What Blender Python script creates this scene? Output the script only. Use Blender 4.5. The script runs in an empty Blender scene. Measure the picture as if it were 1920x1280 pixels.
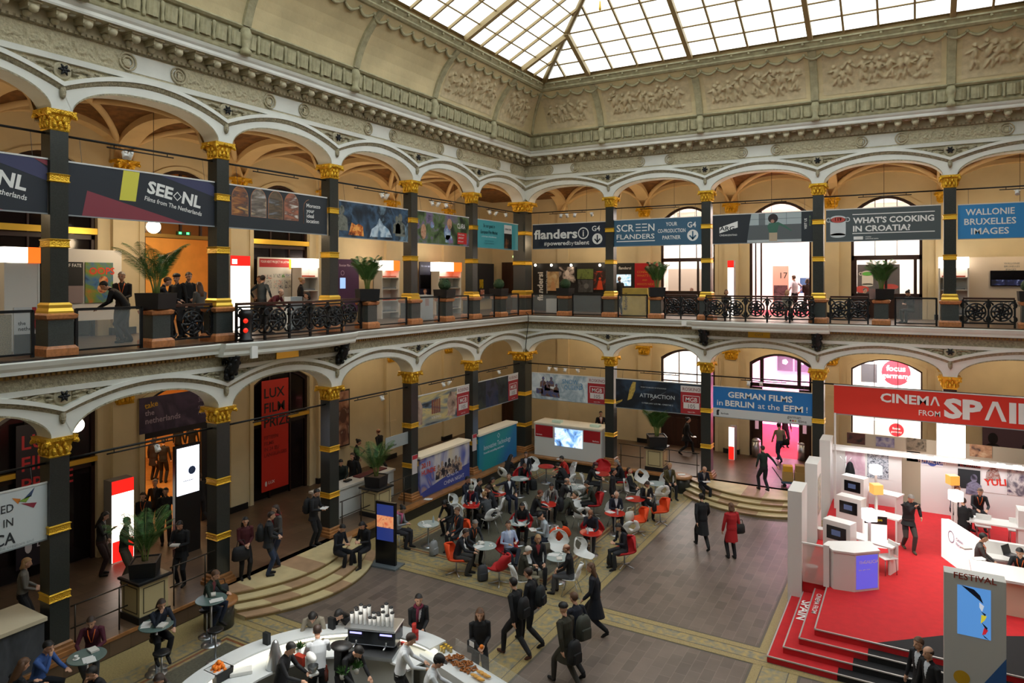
import bpy, math, random
import numpy as np
from mathutils import Vector, Matrix
PI = math.pi
R = math.radians
scene = bpy.context.scene
# ---------------------------------------------------------------- camera
F_PX, YAW, HOR = 1297.92, 0.527, 524.6
CAM = Vector((16.524, -29.4155, 8.75))
cam = bpy.data.cameras.new('camera')
cam.sensor_width = 36.0
cam.lens = F_PX * 36.0 / 1920.0
cam.shift_y = -(640 - HOR) / 1920.0
cam.clip_end = 300
cam_o = bpy.data.objects.new('camera', cam)
scene.collection.objects.link(cam_o)
cam_o.location = CAM
cam_o.rotation_euler = (PI / 2, 0, YAW)
scene.camera = cam_o
# ---------------------------------------------------------------- sky and exposure
world = bpy.data.worlds.new('overcast_sky')
scene.world = world
world.use_nodes = True
nt = world.node_tree
bg = nt.nodes['Background']
tc = nt.nodes.new('ShaderNodeTexCoord')
cl = nt.nodes.new('ShaderNodeTexNoise'); cl.inputs['Scale'].default_value = 2.2; cl.inputs['Detail'].default_value = 4
rp = nt.nodes.new('ShaderNodeValToRGB')
rp.color_ramp.elements[0].position = 0.38; rp.color_ramp.elements[0].color = (0.74, 0.86, 0.93, 1)
rp.color_ramp.elements[1].position = 0.62; rp.color_ramp.elements[1].color = (1.0, 0.985, 0.95, 1)
nt.links.new(tc.outputs['Generated'], cl.inputs['Vector'])
nt.links.new(cl.outputs['Fac'], rp.inputs['Fac'])
nt.links.new(rp.outputs['Color'], bg.inputs['Color'])
bg.inputs['Strength'].default_value = 2.0
vs = scene.view_settings
vs.view_transform = 'Standard'; vs.look = 'None'; vs.gamma = 1.0; vs.use_curve_mapping = False
vs.exposure = 0.55
# ---------------------------------------------------------------- helpers
COL = scene.collection
RV = Vector((math.cos(YAW), math.sin(YAW), 0)); FV = Vector((-math.sin(YAW), math.cos(YAW), 0))
def ray(px, py): return RV * ((px - 960) / F_PX) + FV + Vector((0, 0, (HOR - py) / F_PX))
def atz(px, py, z=0.0):
    d = ray(px, py); return CAM + d * ((z - CAM.z) / d.z)
def atx(px, py, x):
    d = ray(px, py); return CAM + d * ((x - CAM.x) / d.x)
def aty(px, py, y):
    d = ray(px, py); return CAM + d * ((y - CAM.y) / d.y)
def lin(c):
    if isinstance(c, str):
        c = c.lstrip('#'); c = [int(c[i:i + 2], 16) / 255 for i in (0, 2, 4)]
    return tuple(((v / 12.92) if v <= 0.04045 else ((v + 0.055) / 1.055) ** 2.4) for v in c)
MATS = {}
def mat(name, col=None, rough=0.6, metal=0.0, var=0.0, vscale=3.0, bump=0.0, bscale=30.0, btype='noise', emit=0.0, alpha=1.0, spec=0.5, col2=None, coat=0.0, stretch=None):
    """A procedural material: base colour, optional colour variation, optional bump."""
    if name in MATS: return MATS[name]
    m = bpy.data.materials.new(name); m.use_nodes = True
    t = m.node_tree; n = t.nodes; l = t.links
    b = n['Principled BSDF']
    c = lin(col)
    b.inputs['Base Color'].default_value = (*c, 1)
    b.inputs['Roughness'].default_value = rough; b.inputs['Metallic'].default_value = metal
    b.inputs['Specular IOR Level'].default_value = spec
    b.inputs['Coat Weight'].default_value = coat
    if alpha < 1: b.inputs['Alpha'].default_value = alpha
    if emit:
        b.inputs['Emission Color'].default_value = (*c, 1); b.inputs['Emission Strength'].default_value = emit
    if var or bump:
        g = n.new('ShaderNodeTexCoord')
        vec = g.outputs['Object']
        if stretch:
            mp = n.new('ShaderNodeMapping'); mp.inputs['Scale'].default_value = stretch
            l.new(vec, mp.inputs['Vector']); vec = mp.outputs['Vector']
    if var:
        x = n.new('ShaderNodeTexNoise'); x.inputs['Scale'].default_value = vscale; x.inputs['Detail'].default_value = 6
        l.new(vec, x.inputs['Vector'])
        r = n.new('ShaderNodeValToRGB')
        lo = lin(col2) if col2 else tuple(v * (1 - var) for v in c)
        hi = c if col2 else tuple(min(1, v * (1 + var * .6)) for v in c)
        r.color_ramp.elements[0].position = 0.35; r.color_ramp.elements[0].color = (*lo, 1)
        r.color_ramp.elements[1].position = 0.65; r.color_ramp.elements[1].color = (*hi, 1)
        l.new(x.outputs['Fac'], r.inputs['Fac']); l.new(r.outputs['Color'], b.inputs['Base Color'])
    if bump:
        if btype == 'voronoi':
            x = n.new('ShaderNodeTexVoronoi'); x.inputs['Scale'].default_value = bscale; o = x.outputs['Distance']
        elif btype == 'wave':
            x = n.new('ShaderNodeTexWave'); x.inputs['Scale'].default_value = bscale; o = x.outputs['Fac']
        else:
            x = n.new('ShaderNodeTexNoise'); x.inputs['Scale'].default_value = bscale; x.inputs['Detail'].default_value = 4; o = x.outputs['Fac']
        l.new(vec, x.inputs['Vector'])
        u = n.new('ShaderNodeBump'); u.inputs['Strength'].default_value = bump; u.inputs['Distance'].default_value = 0.03
        l.new(o, u.inputs['Height']); l.new(u.outputs['Normal'], b.inputs['Normal'])
    MATS[name] = m
    return m
def flat(col, rough=0.6, emit=0.0, metal=0.0):
    key = 'paint_%s_%g_%g_%g' % (col.lstrip('#'), rough, emit, metal)
    return mat(key, col, rough=rough, emit=emit, metal=metal)
class MB:
    """Collects geometry for ONE mesh object."""
    def __init__(s, T=None): s.v = []; s.f = []; s.m = []; s.s = []; s.T = T
    def add(s, vs, fs, mi=0, sm=False):
        o = len(s.v)
        s.v += [s.T @ Vector(p) for p in vs] if s.T else [Vector(p) for p in vs]
        s.f += [tuple(i + o for i in f) for f in fs]; s.m += [mi] * len(fs); s.s += [sm] * len(fs)
        return s
    def box(s, x0, x1, y0, y1, z0, z1, mi=0):
        return s.add([(x0, y0, z0), (x1, y0, z0), (x1, y1, z0), (x0, y1, z0), (x0, y0, z1), (x1, y0, z1), (x1, y1, z1), (x0, y1, z1)],
              [(0, 3, 2, 1), (4, 5, 6, 7), (0, 1, 5, 4), (1, 2, 6, 5), (2, 3, 7, 6), (3, 0, 4, 7)], mi)
    def cbox(s, c, d, mi=0, rz=0.0, M=None, bev=0.0):
        h = [q / 2 for q in d]
        X = M if M is not None else (Matrix.Translation(c) @ Matrix.Rotation(rz, 4, 'Z'))
        if bev <= 0:
            pts = [(a * h[0], b * h[1], e * h[2]) for e in (-1, 1) for a, b in ((-1, -1), (1, -1), (1, 1), (-1, 1))]
            return s.add([X @ Vector(p) for p in pts], [(0, 3, 2, 1), (4, 5, 6, 7), (0, 1, 5, 4), (1, 2, 6, 5), (2, 3, 7, 6), (3, 0, 4, 7)], mi)
        poly = [(h[0] - bev, -h[1]), (h[0], -h[1] + bev), (h[0], h[1] - bev), (h[0] - bev, h[1]), (-h[0] + bev, h[1]), (-h[0], h[1] - bev), (-h[0], -h[1] + bev), (-h[0] + bev, -h[1])]
        rings = []
        for z, q in ((-h[2], 1 - bev / max(h[0], h[1])), (-h[2] + bev, 1), (h[2] - bev, 1), (h[2], 1 - bev / max(h[0], h[1]))):
            rings.append([X @ Vector((a * q, b * q, z)) for a, b in poly])
        return s.rings(rings, mi, False, True, True)
    def rings(s, rings, mi=0, sm=True, cap=True, closed=True):
        n = len(rings[0]); vs = [p for r in rings for p in r]; fs = []
        for i in range(len(rings) - 1):
            for j in range(n if closed else n - 1):
                k = (j + 1) % n
                fs.append((i * n + j, i * n + k, (i + 1) * n + k, (i + 1) * n + j))
        s.add(vs, fs, mi, sm)
        if cap:
            o = len(s.v)
            s.f += [tuple(range(o - len(vs) + n - 1, o - len(vs) - 1, -1)), tuple(range(o - n, o))]; s.m += [mi, mi]; s.s += [False, False]
        return s
    def lathe(s, prof, c=(0, 0, 0), n=16, mi=0, sm=True, cap=True, rx=1.0, ry=1.0):
        return s.rings([[(c[0] + r * rx * math.cos(2 * PI * j / n), c[1] + r * ry * math.sin(2 * PI * j / n), c[2] + z) for j in range(n)] for r, z in prof], mi, sm, cap)
    def sqlathe(s, prof, c=(0, 0, 0), mi=0, rz=0.0):
        """square rings: (half width, z)"""
        q = [(1, -1), (1, 1), (-1, 1), (-1, -1)]; cs, sn = math.cos(rz), math.sin(rz)
        return s.rings([[(c[0] + r * (a * cs - b * sn), c[1] + r * (a * sn + b * cs), c[2] + z) for a, b in q] for r, z in prof], mi, False, True)
    def tube(s, pts, r, n=6, mi=0, sm=True, cap=True):
        pts = [Vector(p) for p in pts]; rs = r if isinstance(r, (list, tuple)) else [r] * len(pts)
        rings = []; up = None
        for i, p in enumerate(pts):
            d = (pts[min(i + 1, len(pts) - 1)] - pts[max(i - 1, 0)])
            if d.length < 1e-9: d = Vector((0, 0, 1))
            d.normalize()
            if up is None: up = Vector((0, 0, 1)) if abs(d.z) < .9 else Vector((1, 0, 0))
            a = d.cross(up)
            if a.length < 1e-6: a = d.cross(Vector((1, 0.3, 0)))
            a.normalize(); b = a.cross(d).normalized(); up = b
            rings.append([p + (a * math.cos(2 * PI * j / n) + b * math.sin(2 * PI * j / n)) * rs[i] for j in range(n)])
        return s.rings(rings, mi, sm, cap)
    def prism(s, poly, z0, z1, mi=0):
        n = len(poly)
        vs = [(x, y, z0) for x, y in poly] + [(x, y, z1) for x, y in poly]
        return s.add(vs, [tuple(range(n - 1, -1, -1)), tuple(range(n, 2 * n))] + [(i, (i + 1) % n, n + (i + 1) % n, n + i) for i in range(n)], mi)
    def ell(s, c, r, n=10, m=6, mi=0, M=None):
        rr = []
        for i in range(m + 1):
            a = -PI / 2 + PI * i / m; a = max(-PI / 2 + .04, min(PI / 2 - .04, a))
            rr.append([(r[0] * math.cos(a) * math.cos(2 * PI * j / n), r[1] * math.cos(a) * math.sin(2 * PI * j / n), r[2] * math.sin(a)) for j in range(n)])
        X = (Matrix.Translation(c) @ M) if M is not None else Matrix.Translation(c)
        return s.rings([[X @ Vector(p) for p in q] for q in rr], mi, True, True)
    def grid(s, fn, nu, nv, mi=0, sm=True):
        vs = [fn(i / nu, j / nv) for j in range(nv + 1) for i in range(nu + 1)]
        return s.add(vs, [(j * (nu + 1) + i, j * (nu + 1) + i + 1, (j + 1) * (nu + 1) + i + 1, (j + 1) * (nu + 1) + i) for j in range(nv) for i in range(nu)], mi, sm)
    def build(s, name, mats, parent=None, kind=None):
        me = bpy.data.meshes.new(name)
        me.from_pydata([tuple(p) for p in s.v], [], s.f)
        if not isinstance(mats, (list, tuple)): mats = [mats]
        for m in mats: me.materials.append(m)
        me.polygons.foreach_set('material_index', s.m); me.polygons.foreach_set('use_smooth', s.s)
        me.update()
        o = bpy.data.objects.new(name, me); COL.objects.link(o)
        if parent is not None: o.parent = parent
        if kind: o['kind'] = kind
        return o
def tag(o, label, cat, group=None, kind=None):
    o['label'] = label; o['category'] = cat
    if group: o['group'] = group
    if kind: o['kind'] = kind
    return o
def thing(name, label, cat, loc=(0, 0, 0), rz=0.0, group=None):
    o = bpy.data.objects.new(name, None); COL.objects.link(o)
    o.location = loc; o.rotation_euler = (0, 0, rz); o.empty_display_size = .1
    return tag(o, label, cat, group)
def struct(o): o['kind'] = 'structure'; return o
KIDS = {}
def kids(o): return [c for c in bpy.data.objects if c.parent == o]
def dup(root, loc, rz=0.0, label=None, group=None, mats=None, tree=None, scale=None):
    """a copy of a thing with copies of its parts and sub-parts"""
    r = root.copy(); COL.objects.link(r); r.location = loc; r.rotation_euler = (0, 0, rz)
    if scale: r.scale = scale if isinstance(scale, (tuple, list)) else (scale,) * 3
    if label: r['label'] = label
    if group: r['group'] = group
    if root.name not in KIDS: KIDS[root.name] = [(c, kids(c)) for c in kids(root)]
    for ch, gs in KIDS[root.name]:
        c = ch.copy(); COL.objects.link(c); c.parent = r
        for g in gs:
            d = g.copy(); COL.objects.link(d); d.parent = c
    return r
def text_mesh(txt, size, bold=0.0, align='LEFT', space=1.0, shear=0.0, w=1.0):
    """lettering as mesh data: verts and faces in the xy plane"""
    c = bpy.data.curves.new('lettering', 'FONT'); c.body = txt; c.size = size; c.align_x = align
    c.offset = bold * size; c.space_character = space; c.shear = shear; c.resolution_u = 2; c.space_line = .95
    o = bpy.data.objects.new('lettering', c); COL.objects.link(o)
    dg = bpy.context.evaluated_depsgraph_get()
    me = bpy.data.meshes.new_from_object(o.evaluated_get(dg))
    vs = [Vector((v.co.x * w, v.co.y, 0)) for v in me.vertices]; fs = [tuple(p.vertices) for p in me.polygons]
    bpy.data.objects.remove(o); bpy.data.curves.remove(c); bpy.data.meshes.remove(me)
    return vs, fs
class Panel:
    """A local flat frame on a printed surface: origin o at lower-left, u along, v up, n outward; pieces sit e above it."""
    def __init__(s, o, u, v, n): s.o = Vector(o); s.u = Vector(u).normalized(); s.v = Vector(v).normalized(); s.n = Vector(n).normalized()
    def p(s, x, y, e=0.0): return s.o + s.u * x + s.v * y + s.n * e
    def poly(s, mb, pts, e=.004, mi=0): mb.add([s.p(x, y, e) for x, y in pts], [tuple(range(len(pts)))], mi); return mb
    def rect(s, mb, x0, y0, x1, y1, e=.004, mi=0): return s.poly(mb, [(x0, y0), (x1, y0), (x1, y1), (x0, y1)], e, mi)
    def disc(s, mb, x, y, r, e=.004, mi=0, n=20, ry=None): return s.poly(mb, [(x + r * math.cos(2 * PI * i / n), y + (ry or r) * math.sin(2 * PI * i / n)) for i in range(n)], e, mi)
    def ring(s, mb, x, y, r, w, e=.004, mi=0, n=24):
        a = [s.p(x + r * math.cos(2 * PI * i / n), y + r * math.sin(2 * PI * i / n), e) for i in range(n)]
        b = [s.p(x + (r - w) * math.cos(2 * PI * i / n), y + (r - w) * math.sin(2 * PI * i / n), e) for i in range(n)]
        mb.add(a + b, [(i, (i + 1) % n, n + (i + 1) % n, n + i) for i in range(n)], mi); return mb
    def text(s, mb, txt, x, y, size, bold=.02, align='LEFT', e=.006, mi=0, w=1.0, space=1.0, shear=0.0):
        vs, fs = text_mesh(txt, size, bold, align, space, shear, w)
        mb.add([s.p(x + q.x, y + q.y, e) for q in vs], fs, mi); return mb
# ================================================================ materials of the building
M_white = mat('stucco_white', '#e2e3da', .7, var=.06, vscale=1.5)
M_beige = mat('stucco_beige', '#beb496', .75, var=.12, vscale=4, bump=.25, bscale=22)
M_orn = mat('stucco_ornament', '#a69d82', .8, var=.28, vscale=14, bump=.5, bscale=26, btype='voronoi')
M_ornw = mat('stucco_ornament_pale', '#c6bd9e', .8, var=.14, vscale=16, bump=.5, bscale=24, btype='voronoi')
M_grey = mat('stucco_grey_green', '#aca684', .8, var=.18, vscale=5, bump=.3, bscale=18)
M_cove = mat('stucco_cove', '#d6c69a', .8, var=.14, vscale=.9, bump=.15, bscale=9)
M_brown = mat('stucco_brown', '#8a7358', .8, var=.2, vscale=8, bump=.4, bscale=30)
M_gran = mat('granite_dark', '#2f322f', .28, var=.25, vscale=40, spec=.5)
M_grand = mat('granite_grey', '#3f4442', .35, var=.2, vscale=40)
M_gold = mat('gilding', '#e6b636', .38, metal=.7, bump=.5, bscale=38, btype='voronoi')
M_goldp = mat('gilding_plain', '#ecc04a', .35, metal=.7)
M_red = mat('red_marble', '#b9784a', .35, var=.25, vscale=14)
M_iron = mat('cast_iron', '#16181a', .45, metal=.3)
M_cream = mat('gallery_wall_cream', '#d8c7a0', .75, var=.06, vscale=1.0)
M_vrib = mat('vault_rib_plaster', '#e0c08c', .75, var=.05, vscale=2)
M_vault = mat('vault_painted', '#7c5226', .8, var=.35, vscale=4.5, bump=.2, bscale=14)
M_bronze = mat('skylight_bronze', '#a48c5e', .5, metal=.1)
M_wood = mat('dark_oak', '#3a1f14', .4, var=.3, vscale=6, stretch=(1, 1, .12))
M_ledge = mat('ledge_wood', '#9c6a3c', .4, var=.25, vscale=5)
M_black = mat('black_stone', '#17181a', .35)
M_stepl = mat('step_limestone', '#c9b88c', .45, var=.12, vscale=2.2)
M_stepd = mat('step_red_stone', '#a98a6c', .45, var=.15, vscale=2.5)
LX, LY = 22.22, 29.9                      # court size between the pillar lines
def WL(t, k, z): return (k, -t, z)
def WB(t, k, z): return (t, -k, z)
def WR(t, k, z): return (LX - k, -t, z)
def WF(t, k, z): return (t, -LY + k, z)
PL = [0] + [4.49 + 4.184 * i for i in range(6)] + [LY]
PB = [0] + [4.61 + 4.333 * i for i in range(4)] + [LX]
Z0, ZG, ZTOP = 0.45, 7.08, 12.5           # arcade floor, gallery floor, upper capitals
# ---------------------------------------------------------------- court floor: one mesh of laid fields
def tile_mat(name, c1, c2, mortar, sx, sy, rough, jit=.35):
    m = bpy.data.materials.new(name); m.use_nodes = True
    t = m.node_tree; n = t.nodes; l = t.links; b = n['Principled BSDF']
    g = n.new('ShaderNodeTexCoord'); mp = n.new('ShaderNodeMapping'); l.new(g.outputs['Object'], mp.inputs['Vector'])
    br = n.new('ShaderNodeTexBrick'); br.offset = .5; br.inputs['Scale'].default_value = 1.0
    br.inputs['Brick Width'].default_value = sx; br.inputs['Row Height'].default_value = sy; br.inputs['Mortar Size'].default_value = .008
    br.inputs['Color1'].default_value = (*lin(c1), 1); br.inputs['Color2'].default_value = (*lin(c2), 1); br.inputs['Mortar'].default_value = (*lin(mortar), 1)
    mp.inputs['Rotation'].default_value = (0, 0, PI / 2)
    l.new(mp.outputs['Vector'], br.inputs['Vector'])
    no = n.new('ShaderNodeTexNoise'); no.inputs['Scale'].default_value = 1.3; no.inputs['Detail'].default_value = 8
    l.new(g.outputs['Object'], no.inputs['Vector'])
    mx = n.new('ShaderNodeMix'); mx.data_type = 'RGBA'; mx.blend_type = 'MULTIPLY'; mx.inputs[0].default_value = jit
    rr = n.new('ShaderNodeValToRGB'); rr.color_ramp.elements[0].position = .3; rr.color_ramp.elements[0].color = (.35, .35, .35, 1); rr.color_ramp.elements[1].position = .7
    l.new(no.outputs['Fac'], rr.inputs['Fac']); l.new(br.outputs['Color'], mx.inputs[6]); l.new(rr.outputs['Color'], mx.inputs[7])
    l.new(mx.outputs[2], b.inputs['Base Color']); b.inputs['Roughness'].default_value = rough
    MATS[name] = m; return m
M_tile = tile_mat('court_stone_tiles', '#786a60', '#635850', '#80746a', .5, .27, .42)
M_arcf = tile_mat('arcade_stone_floor', '#6e5844', '#5e4a3a', '#54432f', .5, .5, .38)
M_mos = mat('mosaic_ochre', '#ac945a', .5, var=.45, vscale=7, col2='#77786a')
M_mosp = mat('mosaic_plain_ochre', '#9c8a5c', .5, var=.2, vscale=30)
M_green = mat('mosaic_green_grey', '#5a584a', .55, var=.25, vscale=18)
M_line = mat('mosaic_dark_line', '#5a544a', .5)
M_rust = mat('mosaic_rust', '#7c4e30', .5, var=.2, vscale=20)
fm = MB()
def fr(x0, x1, y0, y1, mi, z=0.0): fm.add([(x0, y0, z), (x1, y0, z), (x1, y1, z), (x0, y1, z)], [(0, 1, 2, 3)], mi)
bx0, bx1, cx0, cx1 = 7.92, 8.88, 13.34, 14.3
by0, by1, dy0, dy1 = -13.0, -12.24, -17.66, -16.9
def field(x0, x1, y0, y1, kind):
    if kind == 'brown':
        fr(x0, x1, y0, y1, 5); fr(x0 + .06, x1 - .06, y0 + .06, y1 - .06, 0, .002)
    else:
        for i, (q, mi) in enumerate(((0, 2), (.5, 5), (.56, 3), (.62, 6), (.70, 2), (.78, 5), (.82, 4))): fr(x0 + q, x1 - q, y0 + q, y1 - q, mi, .001 * i)
def band(x0, x1, y0, y1, horiz):
    z = .006 if horiz else .003; w = .2; fr(x0, x1, y0, y1, 2, z)
    for a, c in (((y0, y0 + w), (y1 - w, y1)) if horiz else ((x0, x0 + w), (x1 - w, x1))), :
        for (p, q), e in ((a, a[1]), (c, c[0])):
            if horiz: fr(x0, x1, p, q, 3, z + .001); fr(x0, x1, e - .012, e + .012, 5, z + .002)
            else: fr(p, q, y0, y1, 3, z + .001); fr(e - .012, e + .012, y0, y1, 5, z + .002)
fr(-.2, LX + .2, -LY - .2, .2, 3, -.003)
for X0, X1 in ((1.35, bx0), (bx1, cx0), (cx1, LX - 1.35)):
    for Y0, Y1 in ((-LY + 1.2, dy0), (dy1, by0), (by1, -.9)):
        corner = (X0 < 2 or X1 > 20) and not (Y0 > -17 and Y1 < -12.9)
        field(X0, X1, Y0, Y1, 'green' if corner else 'brown')
for a, b in ((bx0, bx1), (cx0, cx1)): band(a, b, -LY + 1, -.8, False)
for a, b in ((by0, by1), (dy0, dy1)):
    band(1.2, LX - 1.2, a, b, True)
struct(fm.build('floor', [M_tile, M_arcf, M_mos, M_mosp, M_green, M_line, M_rust]))
# ---------------------------------------------------------------- arcade floor and gallery floor slabs
DEP = 4.6
def ringslab(name, k0, z0, z1, mats, mi=0, out=DEP + .3):
    m = MB()
    m.box(-out, k0, -LY - out, out, z0, z1, mi); m.box(LX - k0, LX + out, -LY - out, out, z0, z1, mi)
    m.box(k0, LX - k0, -k0, out, z0, z1, mi); m.box(k0, LX - k0, -LY - out, -LY + k0, z0, z1, mi)
    return struct(m.build(name, mats))
ringslab('floor_arcade', .42, .02, Z0, [M_arcf])
ringslab('floor_gallery', .30, ZG - .35, ZG, [M_arcf])
# ledge round the court: wooden seat edge on a black base
ed = MB()
for W, PP in ((WL, PL), (WB, PB), (WR, PL)):
    for i in range(len(PP) - 1):
        t0, t1 = PP[i], PP[i + 1]
        if (W is WB and i == 2) or (W is not WB and i == 3): continue
        K = .72 if t1 < 13 else .45
        lo, hi = t0 + (0 if i else .5), t1
        def bb(k0, k1, z0, z1, mi):
            a, b = Vector(W(lo, k0, z0)), Vector(W(hi, k1, z1))
            ed.box(min(a.x, b.x), max(a.x, b.x), min(a.y, b.y), max(a.y, b.y), z0, z1, mi)
        bb(.40, K, Z0 - .07, Z0 + .004, 0); bb(.40, K - .06, 0, Z0 - .07, 1)
struct(ed.build('trim_ledge', [M_ledge, M_black]))
# curved flights of four steps in the middle bays
def steps(name, W, ta, tb, kends, kmid):
    m = MB(); n = 28
    for i in range(4):
        z0, z1 = Z0 * i / 4, Z0 * (i + 1) / 4
        g = .34 * i
        def k(s): return max(.3, kends + (kmid - kends) * (1 - s * s) - g)
        pts = [(ta + (tb - ta) * (j / n), k(2 * j / n - 1)) for j in range(n + 1)]
        for j in range(n):
            (ta_, ka), (tb_, kb) = pts[j], pts[j + 1]
            mi = 0 if (j // 4 + i) % 3 else 1
            m.add([W(ta_, .2, z1), W(ta_, ka, z1), W(tb_, kb, z1), W(tb_, .2, z1)], [(0, 1, 2, 3)], mi)
            m.add([W(ta_, ka, z0), W(tb_, kb, z0), W(tb_, kb, z1 - .04), W(ta_, ka, z1 - .04)], [(0, 1, 2, 3)], 2)
            m.add([W(ta_, ka, z1 - .04), W(tb_, kb, z1 - .04), W(tb_, kb + .03, z1 - .035), W(ta_, ka + .03, z1 - .035), W(ta_, ka + .03, z1), W(tb_, kb + .03, z1)], [(0, 1, 2, 3), (3, 2, 5, 4)], mi)
            m.add([W(ta_, ka, z1), W(ta_, ka + .03, z1), W(tb_, kb + .03, z1), W(tb_, kb, z1)], [(0, 1, 2, 3)], mi)
        for (t_, k_) in (pts[0], pts[-1]):
            m.add([W(t_, .2, z0), W(t_, k_, z0), W(t_, k_, z1), W(t_, .2, z1)], [(0, 1, 2, 3)], 0)
    return struct(m.build(name, [M_stepl, M_stepd, mat('step_riser_stone', '#8a7448', .5, var=.2, vscale=3)]))
steps('trim_steps_left', WL, 12.5, 17.5, 1.65, 2.62)
steps('trim_steps_back', WB, 8.4, 13.8, 1.65, 2.85)
# ---------------------------------------------------------------- arcades
def zA(s, z0, h): return z0 + h * max(0.0, 1 - abs(s) ** 2.4) ** .55
def arcade(name, W, PP, zs, hA, zV, hD, ztop, zdeep, hw, kf=.30):
    """arch wall of one storey. zs spring, hA rise, zV hood mould at the pillars, hD its rise, ztop top of wall"""
    m = MB(); n = 32
    S = [math.sin(PI / 2 * (2 * i / n - 1)) for i in range(n + 1)]
    for i in range(len(PP) - 1):
        c, b = (PP[i] + PP[i + 1]) / 2, (PP[i + 1] - PP[i]) / 2
        a = b - hw
        if i == 0: c2, a2 = c + .15, a - .15
        elif i == len(PP) - 2: c2, a2 = c - .15, a - .15
        else: c2, a2 = c, a
        A = [(c2 + a2 * s, zA(s, zs, hA)) for s in S]
        Cc = [(c + (b - .015) * s, zV - .04 + hD * (1 - abs(s) ** 1.9) - .02 * (1 - s * s)) for s in S]
        D = [(c + b * s, zV + .02 + hD * (1 - abs(s) ** 1.9)) for s in S]
        E = [(c + b * s, max(zV + .12 + hD * (1 - abs(s) ** 1.9), zV + .12)) for s in S]
        T = [(c + b * s, ztop) for s in S]
        def strip(P, kp, Q, kq, mi):
            m.add([W(t, kp, z) for t, z in P] + [W(t, kq, min(z, ztop)) for t, z in Q], [(j, j + 1, n + 2 + j, n + 1 + j) for j in range(n)], mi, True)
        B = [(c + (b - .02) * s, max(A[j][1] + .05, Cc[j][1] - .03)) for j, s in enumerate(S)]
        strip(A, kf, B, kf, 0)
        strip(B, kf, Cc, kf + .03, 1)
        strip(Cc, kf + .03, D, kf + .07, 1)
        strip(D, kf + .07, D, kf + .10, 0); strip(D, kf + .10, E, kf + .10, 0); strip(E, kf + .10, E, kf - .02, 0)
        strip(E, kf - .02, T, kf - .02, 2)
        strip(A, kf, A, -kf, 0)                      # soffit
        strip(A, -kf, T, -kf, 3)                     # gallery side
        # soffit edge beading
        strip([(t, z - .012) for t, z in A], kf + .012, [(t, z + .03) for t, z in A], kf + .012, 1)
        # stilt block over the capital
    for i, t in enumerate(PP):
        w = hw if 0 < i < len(PP) - 1 else hw + .1
        t0, t1 = t - w, t + w
        m.add([W(t0, kf - .006, zs - .02), W(t1, kf - .006, zs - .02), W(t1, kf - .006, zs + .40), W(t0, kf - .006, zs + .40)], [(0, 1, 2, 3)], 0)
        for k in (-kf,):
            m.add([W(t0, k, zs - .02), W(t1, k, zs - .02), W(t1, k, ztop), W(t0, k, ztop)], [(0, 1, 2, 3)], 3)
        # leaf drop at the meeting of the arches
        X = W(t, kf + .03, zV - .1)
        m.ell(X, (.07, .07, .16), 8, 6, 1)
    # flat bands above the arches
    def bandz(z0, z1, k0, k1, mi): m.add([W(PP[0], k0, z0), W(PP[-1], k0, z0), W(PP[-1], k1, z1), W(PP[0], k1, z1)], [(0, 1, 2, 3)], mi)
    bandz(ztop - .12, ztop, kf + .06, kf + .08, 0); bandz(ztop - .12, ztop - .12, kf - .05, kf + .06, 0); bandz(ztop, ztop, kf + .08, kf - .1, 0)
    return struct(m.build(name, [M_white, M_orn, M_ornw, M_vrib]))
for nm, W, PP in (('wall_left', WL, PL), ('wall_back', WB, PB), ('wall_right', WR, PL)):
    arcade(nm + '_upper_arcade', W, PP, 12.48, .68, 12.98, .5, 13.66, 0, .22)
    arcade(nm + '_lower_arcade', W, PP, 5.30, .70, 5.84, .45, 6.42, 0, .22)
# ---------------------------------------------------------------- mitred mouldings round the court
def sweep(name, prof, mats, mis=None, nseg=1, sm=False):
    m = MB()
    for W, T in ((WL, LY), (WB, LX), (WR, LY), (WF, LX)):
        for i in range(len(prof) - 1):
            (k0, z0), (k1, z1) = prof[i], prof[i + 1]
            m.add([W(k0, k0, z0), W(T - k0, k0, z0), W(T - k1, k1, z1), W(k1, k1, z1)], [(0, 1, 2, 3)], mis[i] if mis else 0, sm)
    return struct(m.build(name, mats))
sweep('trim_1', [(.28, 13.66), (.33, 13.68), (.33, 14.18)], [M_white, M_ornw], [0, 1])
sweep('trim_2', [(.33, 14.18), (.41, 14.20), (.43, 14.27), (.43, 14.52), (.93, 14.52), (.95, 14.56), (.95, 14.63), (1.0, 14.68), (1.04, 14.75), (.99, 14.76)],
      [M_beige, M_white, M_orn], [2, 2, 0, 0, 1, 1, 1, 1, 1])
sweep('trim_3', [(.99, 14.76), (1.03, 14.79), (1.05, 14.84), (1.0, 14.88), (1.02, 15.40), (1.10, 15.42), (1.16, 15.47), (1.13, 15.52)], [M_grey])
cove = [(1.13, 15.52), (1.20, 15.75), (1.31, 16.03), (1.45, 16.28), (1.62, 16.53), (1.81, 16.74), (2.0, 16.93), (2.17, 17.07)]
sweep('ceiling_cove', cove, [M_cove], sm=True)
sweep('trim_4', [(2.17, 17.07), (2.26, 17.08), (2.33, 17.14), (2.30, 17.2), (2.38, 17.30), (2.45, 17.33), (2.45, 17.38), (2.36, 17.40), (2.36, 17.52), (2.52, 17.52)], [M_grey, M_bronze], [0, 0, 0, 0, 0, 0, 0, 1, 1])
def face_bits(name, mats, fn, skip_front=True):
    """ornaments repeated along a moulding, one mesh per wall run"""
    for nm, W, PP in (('left', WL, PL), ('back', WB, PB), ('right', WR, PL)):
        m = MB(); fn(m, W, PP); struct(m.build(name + '_' + nm, mats))
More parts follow.
